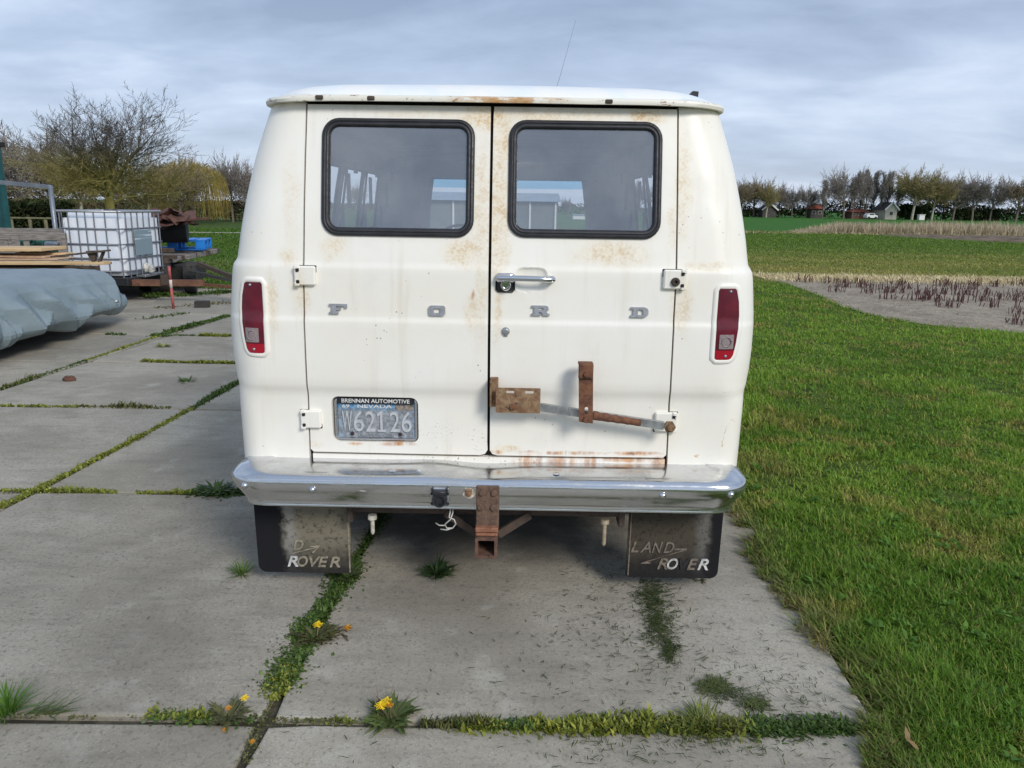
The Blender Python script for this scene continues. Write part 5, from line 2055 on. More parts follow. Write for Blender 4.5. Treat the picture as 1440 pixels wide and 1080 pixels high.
for k in range(13):
    cxp = R_.uniform(224, 262)
    p_ = yp(cxp, R_.uniform(300, 315), 13.9 + R_.uniform(0, 0.7))
    mb = MB()
    L, w = R_.uniform(0.35, 0.8), R_.uniform(0.08, 0.22)
    V = []
    for i in range(7):
        t = i / 6 - 0.5
        for s_ in (-1, 1):
            for zz in (0, 0.012):
                V.append((t * L, s_ * w * (0.7 + 0.3 * R_.random()), 0.05 * math.sin(t * 6 + k) + zz + 0.03 * R_.random()))
    mb.v = V
    for i in range(6):
        b = i * 4
        mb.f += [(b + 1, b + 5, b + 7, b + 3), (b, b + 2, b + 6, b + 4), (b, b + 4, b + 5, b + 1), (b + 2, b + 3, b + 7, b + 6)]
    mb.f += [(0, 1, 3, 2), (24, 26, 27, 25)]
    o = mb.build('scrap_sheet', SCR)
    o.location = p_
    o.rotation_euler = (R_.uniform(-0.4, 0.4), R_.uniform(-0.35, 0.25), R_.uniform(-0.5, 0.5))
    tag(o, 'bent rusty metal strip in the scrap heap on the flatbed', 'scrap metal', 'rusty scrap heaped on the drum')
p_ = yp(262, 309, 13.5)
mb = MB()
mb.bar((p_.x - 0.9, 14.1, p_.z - 0.10), (p_.x + 0.22, 13.9, p_.z + 0.02), 0.10, 0.035)
tag(mb.build('scrap_bar', SCR), 'long rusty bar sticking out right from the scrap heap', 'metal bar')

# ---- survey stake, brick, gantry, green container
s0, s1 = gp(244, 434), yp(237.5, 374, 11.4)
st = thing('marker_stake', 'leaning red and white marker stake stuck beside the flatbed', 'stake', s0)
REDP = plain('faded_red_paint', (0.36, 0.085, 0.075), 0.7, 0, 0.25, 20)
WHP = plain('faded_white_paint', (0.60, 0.55, 0.50), 0.7, 0, 0.25, 20)
dS = s1 - s0
for t0, t1, mt_ in ((0.0, 0.48, REDP), (0.482, 0.68, WHP), (0.682, 1.0, REDP)):
    MB().tube([dS * t0, dS * t1], 0.022, 8).build('painted_band', mt_, st, True)
b0 = gp(285, 432)
mb = MB()
mb.bbox(-0.11, -0.06, 0, 0.11, 0.06, 0.10, 0.008, T(b0.x, b0.y, 0.0) @ RZ(0.2))
tag(mb.build('block', plain('black_block', (0.035, 0.033, 0.03), 0.9, 0, 0.4, 20, 0.4)), 'small black block lying on the concrete right of the stake', 'block')
PIPE = plain('grey_pipe', (0.20, 0.22, 0.25), 0.45, 0.5, 0.15, 8)
gt = thing('pipe_frame', 'grey steel pipe frame standing behind the wooden box', 'pipe frame', (0, 0, 0))
Y = 14.6
c_ = yp(70.5, 263, Y)
f_ = yp(75, 325, Y)
MB().tube([(c_.x, Y, -0.03), (c_.x, Y, c_.z + 0.035)], 0.045, 12).build('post', PIPE, gt, True)
h_ = yp(-90, 248, Y)
MB().bar((h_.x, Y, h_.z), (c_.x + 0.02, Y - 0.0, c_.z), 0.075, 0.075).build('cross_pipe', PIPE, gt)
MB().tube([(h_.x, Y, -0.03), (h_.x, Y, h_.z - 0.04)], 0.045, 12).build('post', PIPE, gt, True)
gc = yp(8, 260, 19.0)
ct = thing('green_shed', 'dark teal corrugated shed at the left edge behind the pipe frame', 'shed', (0, 0, 0))
TEAL = plain('teal_sheet', (0.012, 0.085, 0.088), 0.5, 0.1, 0.2, 3)
mb = MB()
zr = yp(8, 207, 19.0).z
n_ = 60
for (ax, ay, bx, by) in ((gc.x, 15.5, gc.x, 19.0), (gc.x - 3, 15.5, gc.x, 15.5)):
    for i in range(n_ + 1):
        t = i / n_
        d_ = 0.02 * math.sin(t * n_ * 1.2)
        x, y = ax + (bx - ax) * t, ay + (by - ay) * t
        if ax == bx:
            x += d_
        else:
            y += d_
        mb.v += [(x, y, -0.03), (x, y, zr)]
    b = len(mb.v) - 2 * (n_ + 1)
    mb.f += [(b + 2 * i, b + 2 * i + 2, b + 2 * i + 3, b + 2 * i + 1) for i in range(n_)]
mb.build('wall', TEAL, ct)
MB().bbox(gc.x - 3.1, 15.4, zr, gc.x + 0.06, 19.1, zr + 0.12, 0.01).build('roof', DARK, ct)

# ---- things lying on the concrete
R_ = random.Random(3)
c_ = gp(98, 535)
mb = MB()
bm = bmesh.new()
bmesh.ops.create_icosphere(bm, subdivisions=3, radius=1)
for v in bm.verts:
    v.co *= 1 + 0.35 * mnoise.noise(v.co * 1.8 + Vector((3, 1, 2)))
    v.co = Vector((v.co.x * 0.055, v.co.y * 0.045, max(-0.002, v.co.z * 0.035 + 0.012)))
bm.verts.index_update()
mb.add([v.co + Vector((c_.x, c_.y, 0)) for v in bm.verts], [[v.index for v in f.verts] for f in bm.faces])
bm.free()
tag(mb.build('earth_clod', plain('reddish_clod', (0.11, 0.05, 0.035), 0.95, 0, 0.4, 40, 0.5), None, True), 'reddish brown clod on the slab below the tarpaulin', 'clod')


# ================================================================== VEGETATION
def vnoise(x, y, scale, seed=0):
    """smooth value noise for arrays, 0..1"""
    r = np.random.default_rng(1000 + seed).random((256, 256))
    u, v = x * scale, y * scale
    i, j = np.floor(u).astype(int), np.floor(v).astype(int)
    fu, fv = u - i, v - j
    fu, fv = fu * fu * (3 - 2 * fu), fv * fv * (3 - 2 * fv)
    i, j = i % 256, j % 256
    i1, j1 = (i + 1) % 256, (j + 1) % 256
    return (r[i, j] * (1 - fu) + r[i1, j] * fu) * (1 - fv) + (r[i, j1] * (1 - fu) + r[i1, j1] * fu) * fv


def fbm(x, y, scale, seed=0):
    return (vnoise(x, y, scale, seed) * 0.5 + vnoise(x, y, scale * 2.1, seed + 1) * 0.3 + vnoise(x, y, scale * 4.3, seed + 2) * 0.2)


def lerp(a, b, t):
    return np.array(a)[None] * (1 - t[:, None]) + np.array(b)[None] * t[:, None]


GRASS = tinted('grass_blades', 0.55, 0.3, 0.42)
LEAF = tinted('weed_leaves', 0.5, 0.3, 0.2)
STRAW = tinted('dry_stalks', 0.8, 0.15, 0.1)


def edge_x(y):
    """wavering line where the lawn meets the concrete"""
    base = COLS[0][0] + COLS[0][1] * (y - 2.0)
    return base + 0.12 * (fbm(y, y * 0 + 3.3, 2.2, 5) - 0.5) * 2 + 0.10 * (fbm(y, y * 0 + 8.3, 9.0, 15) - 0.5) * 2 - 0.075


def bed_x(y):
    P = np.array(BED_PTS)
    return P


bedP = np.array(BED_PTS)


def inside_bed(x, y):
    i_, d_ = in_poly(x, y, BED_PTS)
    return i_, d_


def grass_cols(x, y, n, r):
    f = fbm(x, y, 1.1, 11)
    f2 = fbm(x, y, 3.5, 21)
    t = np.clip((f - 0.35) * 3, 0, 1)
    c = lerp((0.105, 0.215, 0.018), (0.250, 0.400, 0.045), np.clip(t * 0.65 + r.random(n) * 0.45, 0, 1))
    yel = np.clip((f2 - 0.56) * 5, 0, 1) * 0.62 + (r.random(n) < 0.07) * 0.7
    c = c * (1 - yel[:, None]) + np.array((0.46, 0.40, 0.10))[None] * yel[:, None]
    br = (r.random(n) < np.clip((f2 - 0.55) * 0.9, 0.02, 0.3)) * 0.75
    c = c * (1 - br[:, None]) + np.array((0.20, 0.145, 0.07))[None] * br[:, None]
    return c * r.uniform(0.75, 1.25, (n, 1))


r_ = np.random.default_rng(21)
# --- lawn
N = 330000
y = 1.35 * (17.5 / 1.35) ** r_.random(N)
xl = COLS[0][0] + COLS[0][1] * (y - 2.0) - 0.24
xr = 0.74 * y + 0.9
x = xl + (xr - xl) * r_.random(N) ** 1.0
ok = x > edge_x(y)
ib, idst = inside_bed(x, y)
ok &= ~(ib & (idst > 0.12 * r_.random(N)))
ok &= ~((fbm(x, y, 4.2, 411) < 0.36) & (r_.random(N) < 0.75))
x, y = x[ok], y[ok]
n = len(x)
ed = x - edge_x(y)
clump = fbm(x, y, 2.6, 31)
h = (0.020 + 0.044 * np.clip(clump * 1.7 - 0.35, 0, 1)) * r_.uniform(0.55, 1.35, n)
h *= 1 + 0.6 * np.clip((vnoise(x, y, 0.9, 44) - 0.62) * 3, 0, 1)
w = (0.0026 + 0.00075 * y) * r_.uniform(0.7, 1.3, n)
c = grass_cols(x, y, n, r_)
edge_t = np.clip(1.15 - ed / (0.10 + 0.22 * fbm(x, y, 3.0, 333)), 0, 1) * np.clip(r_.random(n) * 1.4, 0, 1)
dry = lerp((0.16, 0.115, 0.055), (0.30, 0.245, 0.12), r_.random(n))
c = c * (1 - edge_t[:, None] * 0.8) + dry * edge_t[:, None] * 0.8
head = r_.uniform(0, 2 * PI, n)
head = np.where((ed < 0.15) & (r_.random(n) < 0.55), PI + r_.normal(0, 0.7, n), head)
lean_ = r_.uniform(0.15, 0.95, n) + 0.35 * edge_t
base = np.stack([x, y, np.where(x < COLS[0][0] + COLS[0][1] * (y - 2.0) + 0.02, 0.0, -0.024)], 1)
# yellowed patch beside the bumper
pt = gp(1075, 655)
pd = np.clip(1 - np.hypot((x - pt.x) / 0.35, (y - pt.y) / 0.45), 0, 1)
c = c * (1 - 0.8 * pd[:, None]) + np.array((0.29, 0.25, 0.08))[None] * 0.8 * pd[:, None]
V, F, C = blades(base, h, w, head, np.minimum(lean_, 1.4), c, 0.5)
lawn = link(bpy.data.objects.new('lawn_grass', np_mesh('lawn_grass', V, F, GRASS, C)))
tag(lawn, 'long green lawn grass with yellow patches beside the concrete', 'grass', kind='stuff')

# --- broad leaved weeds and dead leaves among the lawn
WL = []
for k in range(230):
    yy = 1.6 * (11 / 1.6) ** r_.random()
    xx = 1.25 + 0.05 * (yy - 2) + (0.75 * yy + 0.5 - 1.25) * r_.random()
    nl = r_.integers(6, 14)
    a = r_.uniform(0, 2 * PI, nl)
    sz = r_.uniform(0.025, 0.052)
    P = np.stack([xx + r_.normal(0, 0.015, nl), yy + r_.normal(0, 0.015, nl), np.full(nl, 0.0)], 1)
    if k % 38 == 5:
        nl = 2
        a, P, sz = a[:2], P[:2], 0.05
        cc = lerp((0.20, 0.12, 0.05), (0.40, 0.27, 0.13), r_.random(nl))
    else:
        cc = lerp((0.075, 0.18, 0.02), (0.18, 0.33, 0.05), r_.random(nl))
    WL.append(blades(P, r_.uniform(0.6, 1, nl) * sz, r_.uniform(0.3, 0.45, nl) * sz, a, r_.uniform(0.5, 1.25, nl), cc, 0.4))
V, F, C = join_np(WL)
tag(link(bpy.data.objects.new('lawn_weeds', np_mesh('lawn_weeds', V, F, GRASS, C))), 'broad leaved weeds and dead leaves among the lawn grass', 'weeds', kind='stuff')

# --- mown field strips further out on the right
N = 120000
y = 15.5 * (58 / 15.5) ** r_.random(N)
x = 0.26 * y + (0.50 * y + 2) * r_.random(N)
ib, idst = inside_bed(x, y)
ok = ~ib
x, y = x[ok], y[ok]
n = len(x)
t = np.clip((y + 4 * (fbm(x, y, 0.3, 61) - 0.5) - 15.5) / 3.0, 0, 1) * np.clip((36 - y) / 12, 0.12, 1)
band = np.clip((fbm(x * 0.25, y, 0.55, 71) - 0.3) * 2.2, 0, 1)
c = lerp((0.085, 0.185, 0.016), (0.165, 0.275, 0.035), r_.random(n))
dryc = lerp((0.32, 0.28, 0.06), (0.56, 0.48, 0.17), r_.random(n))
k = np.clip(t * (0.45 + 0.75 * band), 0, 1)[:, None] * (0.5 + 0.5 * r_.random((n, 1)))
c = (c * (1 - k) + dryc * k) * r_.uniform(0.8, 1.2, (n, 1))
h = r_.uniform(0.03, 0.085, n) * (1 + 0.01 * y)
w = 0.0011 * y * r_.uniform(0.7, 1.4, n)
V, F, C = blades(np.stack([x, y, np.full(n, -0.035)], 1), h, w, r_.uniform(0, 2 * PI, n), r_.uniform(0.3, 1.2, n), c, 0.4)
tag(link(bpy.data.objects.new('mown_grass', np_mesh('mown_grass', V, F, GRASS, C))), 'yellowish mown grass strip behind the straw covered bed', 'grass', kind='stuff')

# --- grass beyond the concrete on the left
N = 60000
y = 13.6 * (46 / 13.6) ** r_.random(N)
x = -0.62 * y + (0.5 * y) * r_.random(N)
ok = ~((y > 36) & (np.abs(y - (38.6 + (x + 22) * 0.17)) < 0.8)) & (y > 14.3 - 0.25 * r_.random(N) ** 3)
x, y = x[ok], y[ok]
n = len(x)
c = lerp((0.06, 0.15, 0.014), (0.14, 0.23, 0.03), r_.random(n))
k = (np.clip((fbm(x, y, 0.5, 81) - 0.45) * 3, 0, 1) * np.clip((24 - y) / 6, 0, 1))[:, None] * 0.7
c = c * (1 - k) + np.array((0.28, 0.25, 0.09))[None] * k
h = r_.uniform(0.03, 0.09, n) * (1 + 0.012 * y)
V, F, C = blades(np.stack([x, y, np.full(n, -0.035)], 1), h, 0.0013 * y * r_.uniform(0.7, 1.4, n), r_.uniform(0, 2 * PI, n), r_.uniform(0.2, 1.1, n), c, 0.4)
tag(link(bpy.data.objects.new('meadow_grass', np_mesh('meadow_grass', V, F, GRASS, C))), 'green meadow grass beyond the far end of the concrete', 'grass', kind='stuff')


# --- straw litter on the bed, dry fringe at its far edge
N = 42000
x = r_.uniform(5.6, 20, N)
y = 10.2 + 8.6 * r_.random(N)
ib, idst = inside_bed(x, y)
x, y = x[ib], y[ib]
n = len(x)
c = lerp((0.27, 0.22, 0.16), (0.56, 0.48, 0.35), r_.random(n))
V1 = blades(np.stack([x, y, np.full(n, -0.012)], 1), r_.uniform(0.05, 0.16, n), r_.uniform(0.005, 0.010, n), r_.uniform(0, 2 * PI, n), r_.uniform(1.30, 1.50, n), c, 0.08)
N = 40000
x = 6.0 + 14 * r_.random(N)
y = 18.5 + 0.8 * r_.normal(0, 0.6, N)
sl_ = r_.random(N)
c = lerp((0.52, 0.43, 0.24), (0.80, 0.68, 0.43), r_.random(N))
V2 = blades(np.stack([x, y, np.full(N, -0.03)], 1), r_.uniform(0.05, 0.15, N), r_.uniform(0.008, 0.016, N), r_.uniform(0, 2 * PI, N), r_.uniform(0.4, 1.3, N), c, 0.3)
V, F, C = join_np([V1, V2])
tag(link(bpy.data.objects.new('straw_litter', np_mesh('straw_litter', V, F, STRAW, C))), 'pale straw litter spread over the perennial bed', 'straw', kind='stuff')

# --- cut perennial stems standing in clumps
STEM = plain('dark_red_stems', (0.075, 0.026, 0.024), 0.7, 0, 0.35, 30)
protos = []
for q in range(5):
    R_ = random.Random(50 + q)
    mb = MB()
    for k in range(R_.randint(11, 18)):
        a, rr = R_.uniform(0, 2 * PI), R_.uniform(0, 0.24)
        p = Vector((rr * math.cos(a), rr * math.sin(a), -0.02))
        hh = R_.uniform(0.07, 0.19)
        mb.tube([p, p + Vector((R_.uniform(-.03, .03), R_.uniform(-.03, .03), hh))], [0.008, 0.006], 5)
        if R_.random() < 0.5:
            mb.tube([p + Vector((0, 0, hh * 0.4)), p + Vector((R_.uniform(-.06, .06), R_.uniform(-.06, .06), hh * 0.9))], [0.005, 0.004], 4)
    protos.append(mb)
px_clumps = []
R_ = random.Random(77)
row_pts = []
for rowi in range(7):
    for k in range(26):
        yy = 11.2 + rowi * 1.02 + R_.uniform(-0.22, 0.22)
        xx = 6.7 + (7 - rowi) * 0.02 + k * 0.42 + R_.uniform(-0.12, 0.12)
        if R_.random() < (0.42 if rowi < 3 else 0.70):
            row_pts.append((xx, yy))
A = np.array(row_pts)
ib, idst = inside_bed(A[:, 0], A[:, 1])
A = A[ib & (idst > 0.35)]
A = A[(A[:, 0] < 0.76 * A[:, 1] + 0.5)]
A = A[~((A[:, 1] < 12.6) & (A[:, 0] < 7.6))]
meshes = []
for i, (xx, yy) in enumerate(A):
    if i < len(protos):
        o = protos[i].build('cut_perennial', STEM)
        meshes.append(o.data)
    else:
        o = bpy.data.objects.new('cut_perennial', meshes[i % len(meshes)])
        link(o)
    o.location = (xx, yy, 0)
    o.rotation_euler = (0, 0, R_.uniform(0, 6))
    sc_ = R_.uniform(0.75, 1.25)
    o.scale = (sc_, sc_, sc_)
    tag(o, 'clump of dark red cut perennial stems in the straw bed', 'plant', 'cut perennial clumps in the straw bed')

# --- reeds along the ditch
N = 9000
x = r_.uniform(20.5, 46, N)
y = 54.3 + (x - 21) * 0.03 + 3.2 * r_.random(N)
n = N
hgt = (0.55 + 0.75 * fbm(x, y, 0.35, 91)) * r_.uniform(0.6, 1.25, n) * np.clip((x - 20) / 4, 0.25, 1)
c = lerp((0.36, 0.28, 0.17), (0.62, 0.52, 0.36), r_.random(n)) * r_.uniform(0.75, 1.1, (n, 1))
V1 = blades(np.stack([x, y, np.full(n, -0.05)], 1), hgt, r_.uniform(0.022, 0.05, n), r_.normal(0.4, 0.9, n), r_.uniform(0.05, 0.45, n), c, 0.25)
N = 2500
x = r_.uniform(15, 46, N)
y = 53.2 + r_.normal(0, 0.5, N)
c = lerp((0.30, 0.25, 0.12), (0.50, 0.44, 0.26), r_.random(N))
V2 = blades(np.stack([x, y, np.full(N, -0.05)], 1), r_.uniform(0.1, 0.3, N), r_.uniform(0.03, 0.06, N), r_.uniform(0, 6.28, N), r_.uniform(0.2, 1.0, N), c, 0.3)
V, F, C = join_np([V1, V2])
tag(link(bpy.data.objects.new('reed_bed', np_mesh('reed_bed', V, F, STRAW, C))), 'pale dry reeds along the ditch in the right field', 'reeds', kind='stuff')


# ------------------------------------------------------------------ weeds in the joints
def seg_points(p, q, n, spread):
    t = r_.random(n)
    P = np.array(p[:2])[None] * (1 - t[:, None]) + np.array(q[:2])[None] * t[:, None]
    d = np.array(q[:2]) - np.array(p[:2])
    d = d / np.linalg.norm(d)
    nr = np.array([-d[1], d[0]])
    return P + nr[None] * r_.normal(0, spread, n)[:, None]


def weed_strip(p, q, per_m, h, w, cols, spread=0.012, lean=(0.1, 1.2), clump=2.5, thr=0.35):
    p, q = np.array(p[:2]), np.array(q[:2])
    L = np.linalg.norm(q - p)
    n = max(4, int(per_m * L))
    P = seg_points(p, q, n, spread)
    keep = fbm(P[:, 0] + 5, P[:, 1] + 9, clump, 101) > thr
    P = P[keep]
    n = len(P)
    if n == 0:
        return None
    g = np.clip(fbm(P[:, 0], P[:, 1], clump * 1.3, 131) * 1.6 - 0.2, 0.3, 1.2)
    c = lerp(cols[0], cols[1], r_.random(n)) * r_.uniform(0.7, 1.25, (n, 1))
    return blades(np.concatenate([P, np.full((n, 1), 0.0)], 1), r_.uniform(h * 0.4, h, n) * g, r_.uniform(w * 0.6, w * 1.2, n), r_.uniform(0, 2 * PI, n), r_.uniform(*lean, n), c, 0.5)


DG = ((0.035, 0.075, 0.014), (0.10, 0.16, 0.03))      # darker leaf
YG = ((0.13, 0.17, 0.025), (0.30, 0.31, 0.05))        # yellow-green cress
OG = ((0.07, 0.085, 0.025), (0.17, 0.17, 0.05))       # olive moss
W = []


def ws(a, b, *args, **kw):
    s_ = weed_strip(gp(*a), gp(*b), *args, **kw)
    if s_:
        W.append(s_)


# near cross joint, left part / moss / cress / grass near the lawn
ws((-30, 1008), (200, 1010), 500, 0.012, 0.010, OG, 0.008, thr=0.3)
ws((205, 1008), (360, 1012), 1500, 0.032, 0.011, DG, 0.016, thr=0.1)
ws((205, 1004), (300, 1008), 900, 0.045, 0.010, YG, 0.014, thr=0.25)
ws((380, 1013), (520, 1017), 700, 0.020, 0.009, OG, 0.010, thr=0.3)
ws((430, 1012), (500, 1014), 600, 0.045, 0.010, YG, 0.010, thr=0.4)
ws((590, 1019), (690, 1021), 1500, 0.050, 0.007, OG, 0.012, (0.0, 0.5), thr=0.2)
ws((640, 1018), (1010, 1024), 3000, 0.055, 0.013, YG, 0.021, (0.0, 1.1), 5.0, 0.50)
ws((640, 1020), (1010, 1026), 1000, 0.034, 0.010, DG, 0.012, thr=0.42)
ws((930, 1022), (1060, 1026), 1500, 0.050, 0.009, YG, 0.024, thr=0.3)
ws((1050, 1026), (1200, 1022), 3200, 0.040, 0.010, DG, 0.022, (0.3, 1.3), thr=0.28)
ws((850, 1022), (1040, 1026), 500, 0.075, 0.005, OG, 0.02, (0.2, 1.2), thr=0.2)
# long joint running under the van
ws((345, 1075), (380, 985), 900, 0.020, 0.008, OG, 0.012, thr=0.25)
ws((378, 985), (412, 935), 3000, 0.045, 0.012, YG, 0.022, thr=0.2)
ws((385, 975), (440, 870), 5200, 0.050, 0.012, DG, 0.032, (0.3, 1.3), thr=0.15)
ws((405, 925), (455, 880), 2600, 0.050, 0.010, ((0.05, 0.04, 0.025), (0.13, 0.09, 0.05)), 0.05, (0.7, 1.4), thr=0.3)
ws((435, 880), (490, 812), 3400, 0.040, 0.010, DG, 0.022, (0.3, 1.3), thr=0.25)
ws((470, 830), (500, 790), 3600, 0.040, 0.011, DG, 0.035, (0.4, 1.3), thr=0.2)
ws((490, 800), (560, 700), 1500, 0.035, 0.010, DG, 0.022, (0.4, 1.3), thr=0.3)
# second long joint
ws((0, 715), (60, 685), 1300, 0.040, 0.010, YG, 0.016, thr=0.2)
ws((60, 685), (190, 618), 900, 0.045, 0.012, YG, 0.014, thr=0.25)
ws((60, 685), (190, 618), 700, 0.018, 0.010, OG, 0.010, thr=0.2)
ws((190, 618), (270, 574), 1100, 0.050, 0.013, YG, 0.016, thr=0.3)
ws((270, 574), (336, 537), 1000, 0.050, 0.014, DG, 0.020, thr=0.28)
# cross joint at the second row
ws((-40, 690), (90, 691), 700, 0.035, 0.012, YG, 0.014, thr=0.3)
ws((70, 691), (270, 694), 1000, 0.050, 0.012, YG, 0.014, thr=0.32)
ws((270, 693), (345, 695), 2200, 0.055, 0.020, DG, 0.030, (0.4, 1.3), thr=0.1)
# third and fourth cross joints
ws((0, 571), (110, 572), 500, 0.060, 0.016, YG, 0.014, thr=0.38)
ws((110, 572), (240, 574), 280, 0.075, 0.016, OG, 0.012, (0.0, 0.7), thr=0.4)
ws((200, 508), (330, 511), 1300, 0.065, 0.018, YG, 0.018, thr=0.22)
ws((280, 472), (325, 473), 800, 0.070, 0.022, YG, 0.020, thr=0.2)
ws((200, 471), (280, 472), 420, 0.055, 0.020, DG, 0.018, thr=0.35)
# third long joint, further back
ws((0, 548), (120, 507), 500, 0.050, 0.018, DG, 0.016, thr=0.3)
ws((120, 507), (235, 468), 500, 0.040, 0.020, YG, 0.018, thr=0.3)
ws((225, 471), (320, 444), 1500, 0.070, 0.026, DG, 0.035, thr=0.2)
ws((-50, 566), (60, 527), 220, 0.10, 0.010, OG, 0.02, (0, 0.5), thr=0.4)
ws((150, 470), (240, 473), 300, 0.060, 0.022, DG, 0.030, thr=0.4)
ws((195, 451), (260, 440), 260, 0.080, 0.022, DG, 0.05, thr=0.4)
ws((215, 432), (340, 425), 260, 0.070, 0.024, ((0.10, 0.09, 0.04), (0.22, 0.20, 0.09)), 0.10, thr=0.4)
ws((200, 418), (345, 409), 1200, 0.10, 0.030, DG, 0.12, thr=0.3)
V, F, C = join_np(W)
tag(link(bpy.data.objects.new('joint_weeds', np_mesh('joint_weeds', V, F, LEAF, C))), 'low weeds, moss and cress growing in the joints of the concrete slabs', 'weeds', kind='stuff')

# --- grass clippings blown over the right slab
CL = []


def clip_patch(cx, cy, rx, ry, n, cols=((0.030, 0.050, 0.014), (0.085, 0.105, 0.03)), ln=0.035, tight=False):
    p = gp(cx, cy)
    a = r_.normal(0, 1, (n, 2)) if not tight else r_.uniform(-1, 1, (n, 2))
    q = gp(cx + rx, cy)
    q2 = gp(cx, cy - ry)
    P = np.array(p[:2])[None] + a[:, :1] * np.array((q - p)[:2])[None] + a[:, 1:] * np.array((q2 - p)[:2])[None]
    keep = P[:, 0] < 1.16
    P = P[keep]
    m = len(P)
    c = lerp(cols[0], cols[1], r_.random(m))
    CL.append(blades(np.concatenate([P, r_.uniform(0.003, 0.012, (m, 1))], 1), r_.uniform(ln * 0.4, ln, m), r_.uniform(0.0022, 0.0042, m), r_.uniform(0, 2 * PI, m), r_.uniform(1.35, 1.52, m), c, 0.05))


clip_patch(915, 840, 10, 12, 420)
clip_patch(925, 880, 10, 16, 420)
clip_patch(942, 915, 6, 10, 260)
clip_patch(930, 855, 14, 30, 300)
clip_patch(1005, 966, 12, 6, 420, ((0.05, 0.075, 0.018), (0.13, 0.15, 0.04)))
clip_patch(1060, 992, 9, 4, 260, ((0.05, 0.075, 0.018), (0.13, 0.15, 0.04)))
clip_patch(1030, 980, 18, 6, 150)
clip_patch(890, 880, 60, 45, 220)
clip_patch(980, 950, 80, 40, 120)
clip_patch(880, 1045, 60, 16, 130)
clip_patch(1010, 1040, 50, 14, 150)
clip_patch(1080, 950, 60, 50, 70)
clip_patch(760, 930, 120, 70, 110)
clip_patch(900, 810, 50, 16, 130)
clip_patch(1120, 1000, 40, 26, 160)
clip_patch(300, 900, 200, 100, 26)
clip_patch(180, 620, 120, 40, 26)
V, F, C = join_np(CL)
tag(link(bpy.data.objects.new('grass_clippings', np_mesh('grass_clippings', V, F, LEAF, C))), 'dark dry grass clippings scattered over the slab by the lawn', 'grass clippings', kind='stuff')

# --- rosettes, tufts, flowers: each a thing
YEL = plain('dandelion_yellow', (0.90, 0.62, 0.012), 0.6, 0, 0.15, 200)
ORG = plain('faded_orange_petals', (0.62, 0.27, 0.02), 0.7, 0, 0.2, 200)


def leaves(p, n, L, w, cols, lean, r0=0.01):
    a = r_.uniform(0, 2 * PI, n)
    P = np.stack([p.x + r0 * np.cos(a) * r_.random(n), p.y + r0 * np.sin(a) * r_.random(n), np.full(n, 0.003)], 1)
    c = lerp(cols[0], cols[1], r_.random(n))
    ln = r_.uniform(0.5, 1, n) * L
    out = [blades(P, ln, r_.uniform(0.6, 1.1, n) * w, a, r_.uniform(*lean, n), c, 0.35)]
    # toothed side lobes
    for s_ in (-1, 1):
        for t in (0.35, 0.6):
            le = r_.uniform(*lean, n)
            Q = P + np.stack([np.cos(a) * np.sin(1.2), np.sin(a) * np.sin(1.2), np.full(n, np.cos(1.2))], 1) * (ln * t)[:, None] * 0.9
            if w > 0.006:
                out.append(blades(Q, ln * 0.22, np.full(n, w * 0.55), a + s_ * 0.9, np.full(n, 1.35), c * 0.95, 0.1))
    return join_np(out)


def plant(name, label, cat, px, py, n, L, w, cols, lean=(0.7, 1.45), r0=0.012, flowers=(), extra=None, group=None):
    p = gp(px, py)
    V, F, C = leaves(p, n, L, w, cols, lean, r0)
    if extra:
        V, F, C = join_np([(V, F, C), extra(p)])
    V = V - np.array([p.x, p.y, 0])
    t = thing(name, label, cat, (p.x, p.y, 0), 0, group)
    link(bpy.data.objects.new('leaves', np_mesh('leaves', V, F, LEAF, C)), t)
    for (dx, dy, hh, rr, mt_) in flowers:
        fp = Vector((dx, dy, hh))
        f_ = MB()
        for ring, (pr, pz) in enumerate(((1.0, 0.0), (0.78, 0.005), (0.42, 0.008))):
            m = (17, 13, 8)[ring]
            for k in range(m):
                a = 2 * PI * (k + 0.3 * ring) / m
                d = Vector((math.cos(a), math.sin(a), 0))
                s_ = Vector((-d.y, d.x, 0)) * rr * (0.105, 0.09, 0.08)[ring]
                pr_ = pr * (0.82 + 0.36 * ((k * 7 + ring * 3) % 5) / 5)
                b = fp + d * rr * 0.1 + Vector((0, 0, pz * rr / 0.02))
                e = fp + d * rr * pr_ + Vector((0, 0, (pz + 0.004 - 0.008 * ((k * 5 + ring) % 4) / 4) * rr / 0.02))
                f_.add([b - s_ * 0.5, b + s_ * 0.5, e + s_, e - s_], [(0, 1, 2, 3)])
        f_.build('flower_head', mt_, t)
        if hh > 0.02:
            MB().tube([(dx * 0.2, dy * 0.2, 0), (dx * 0.7, dy * 0.7, hh * 0.6), fp], 0.002, 5).build('stem', plain('stem_green', (0.12, 0.12, 0.05), 0.6), t)
    return t


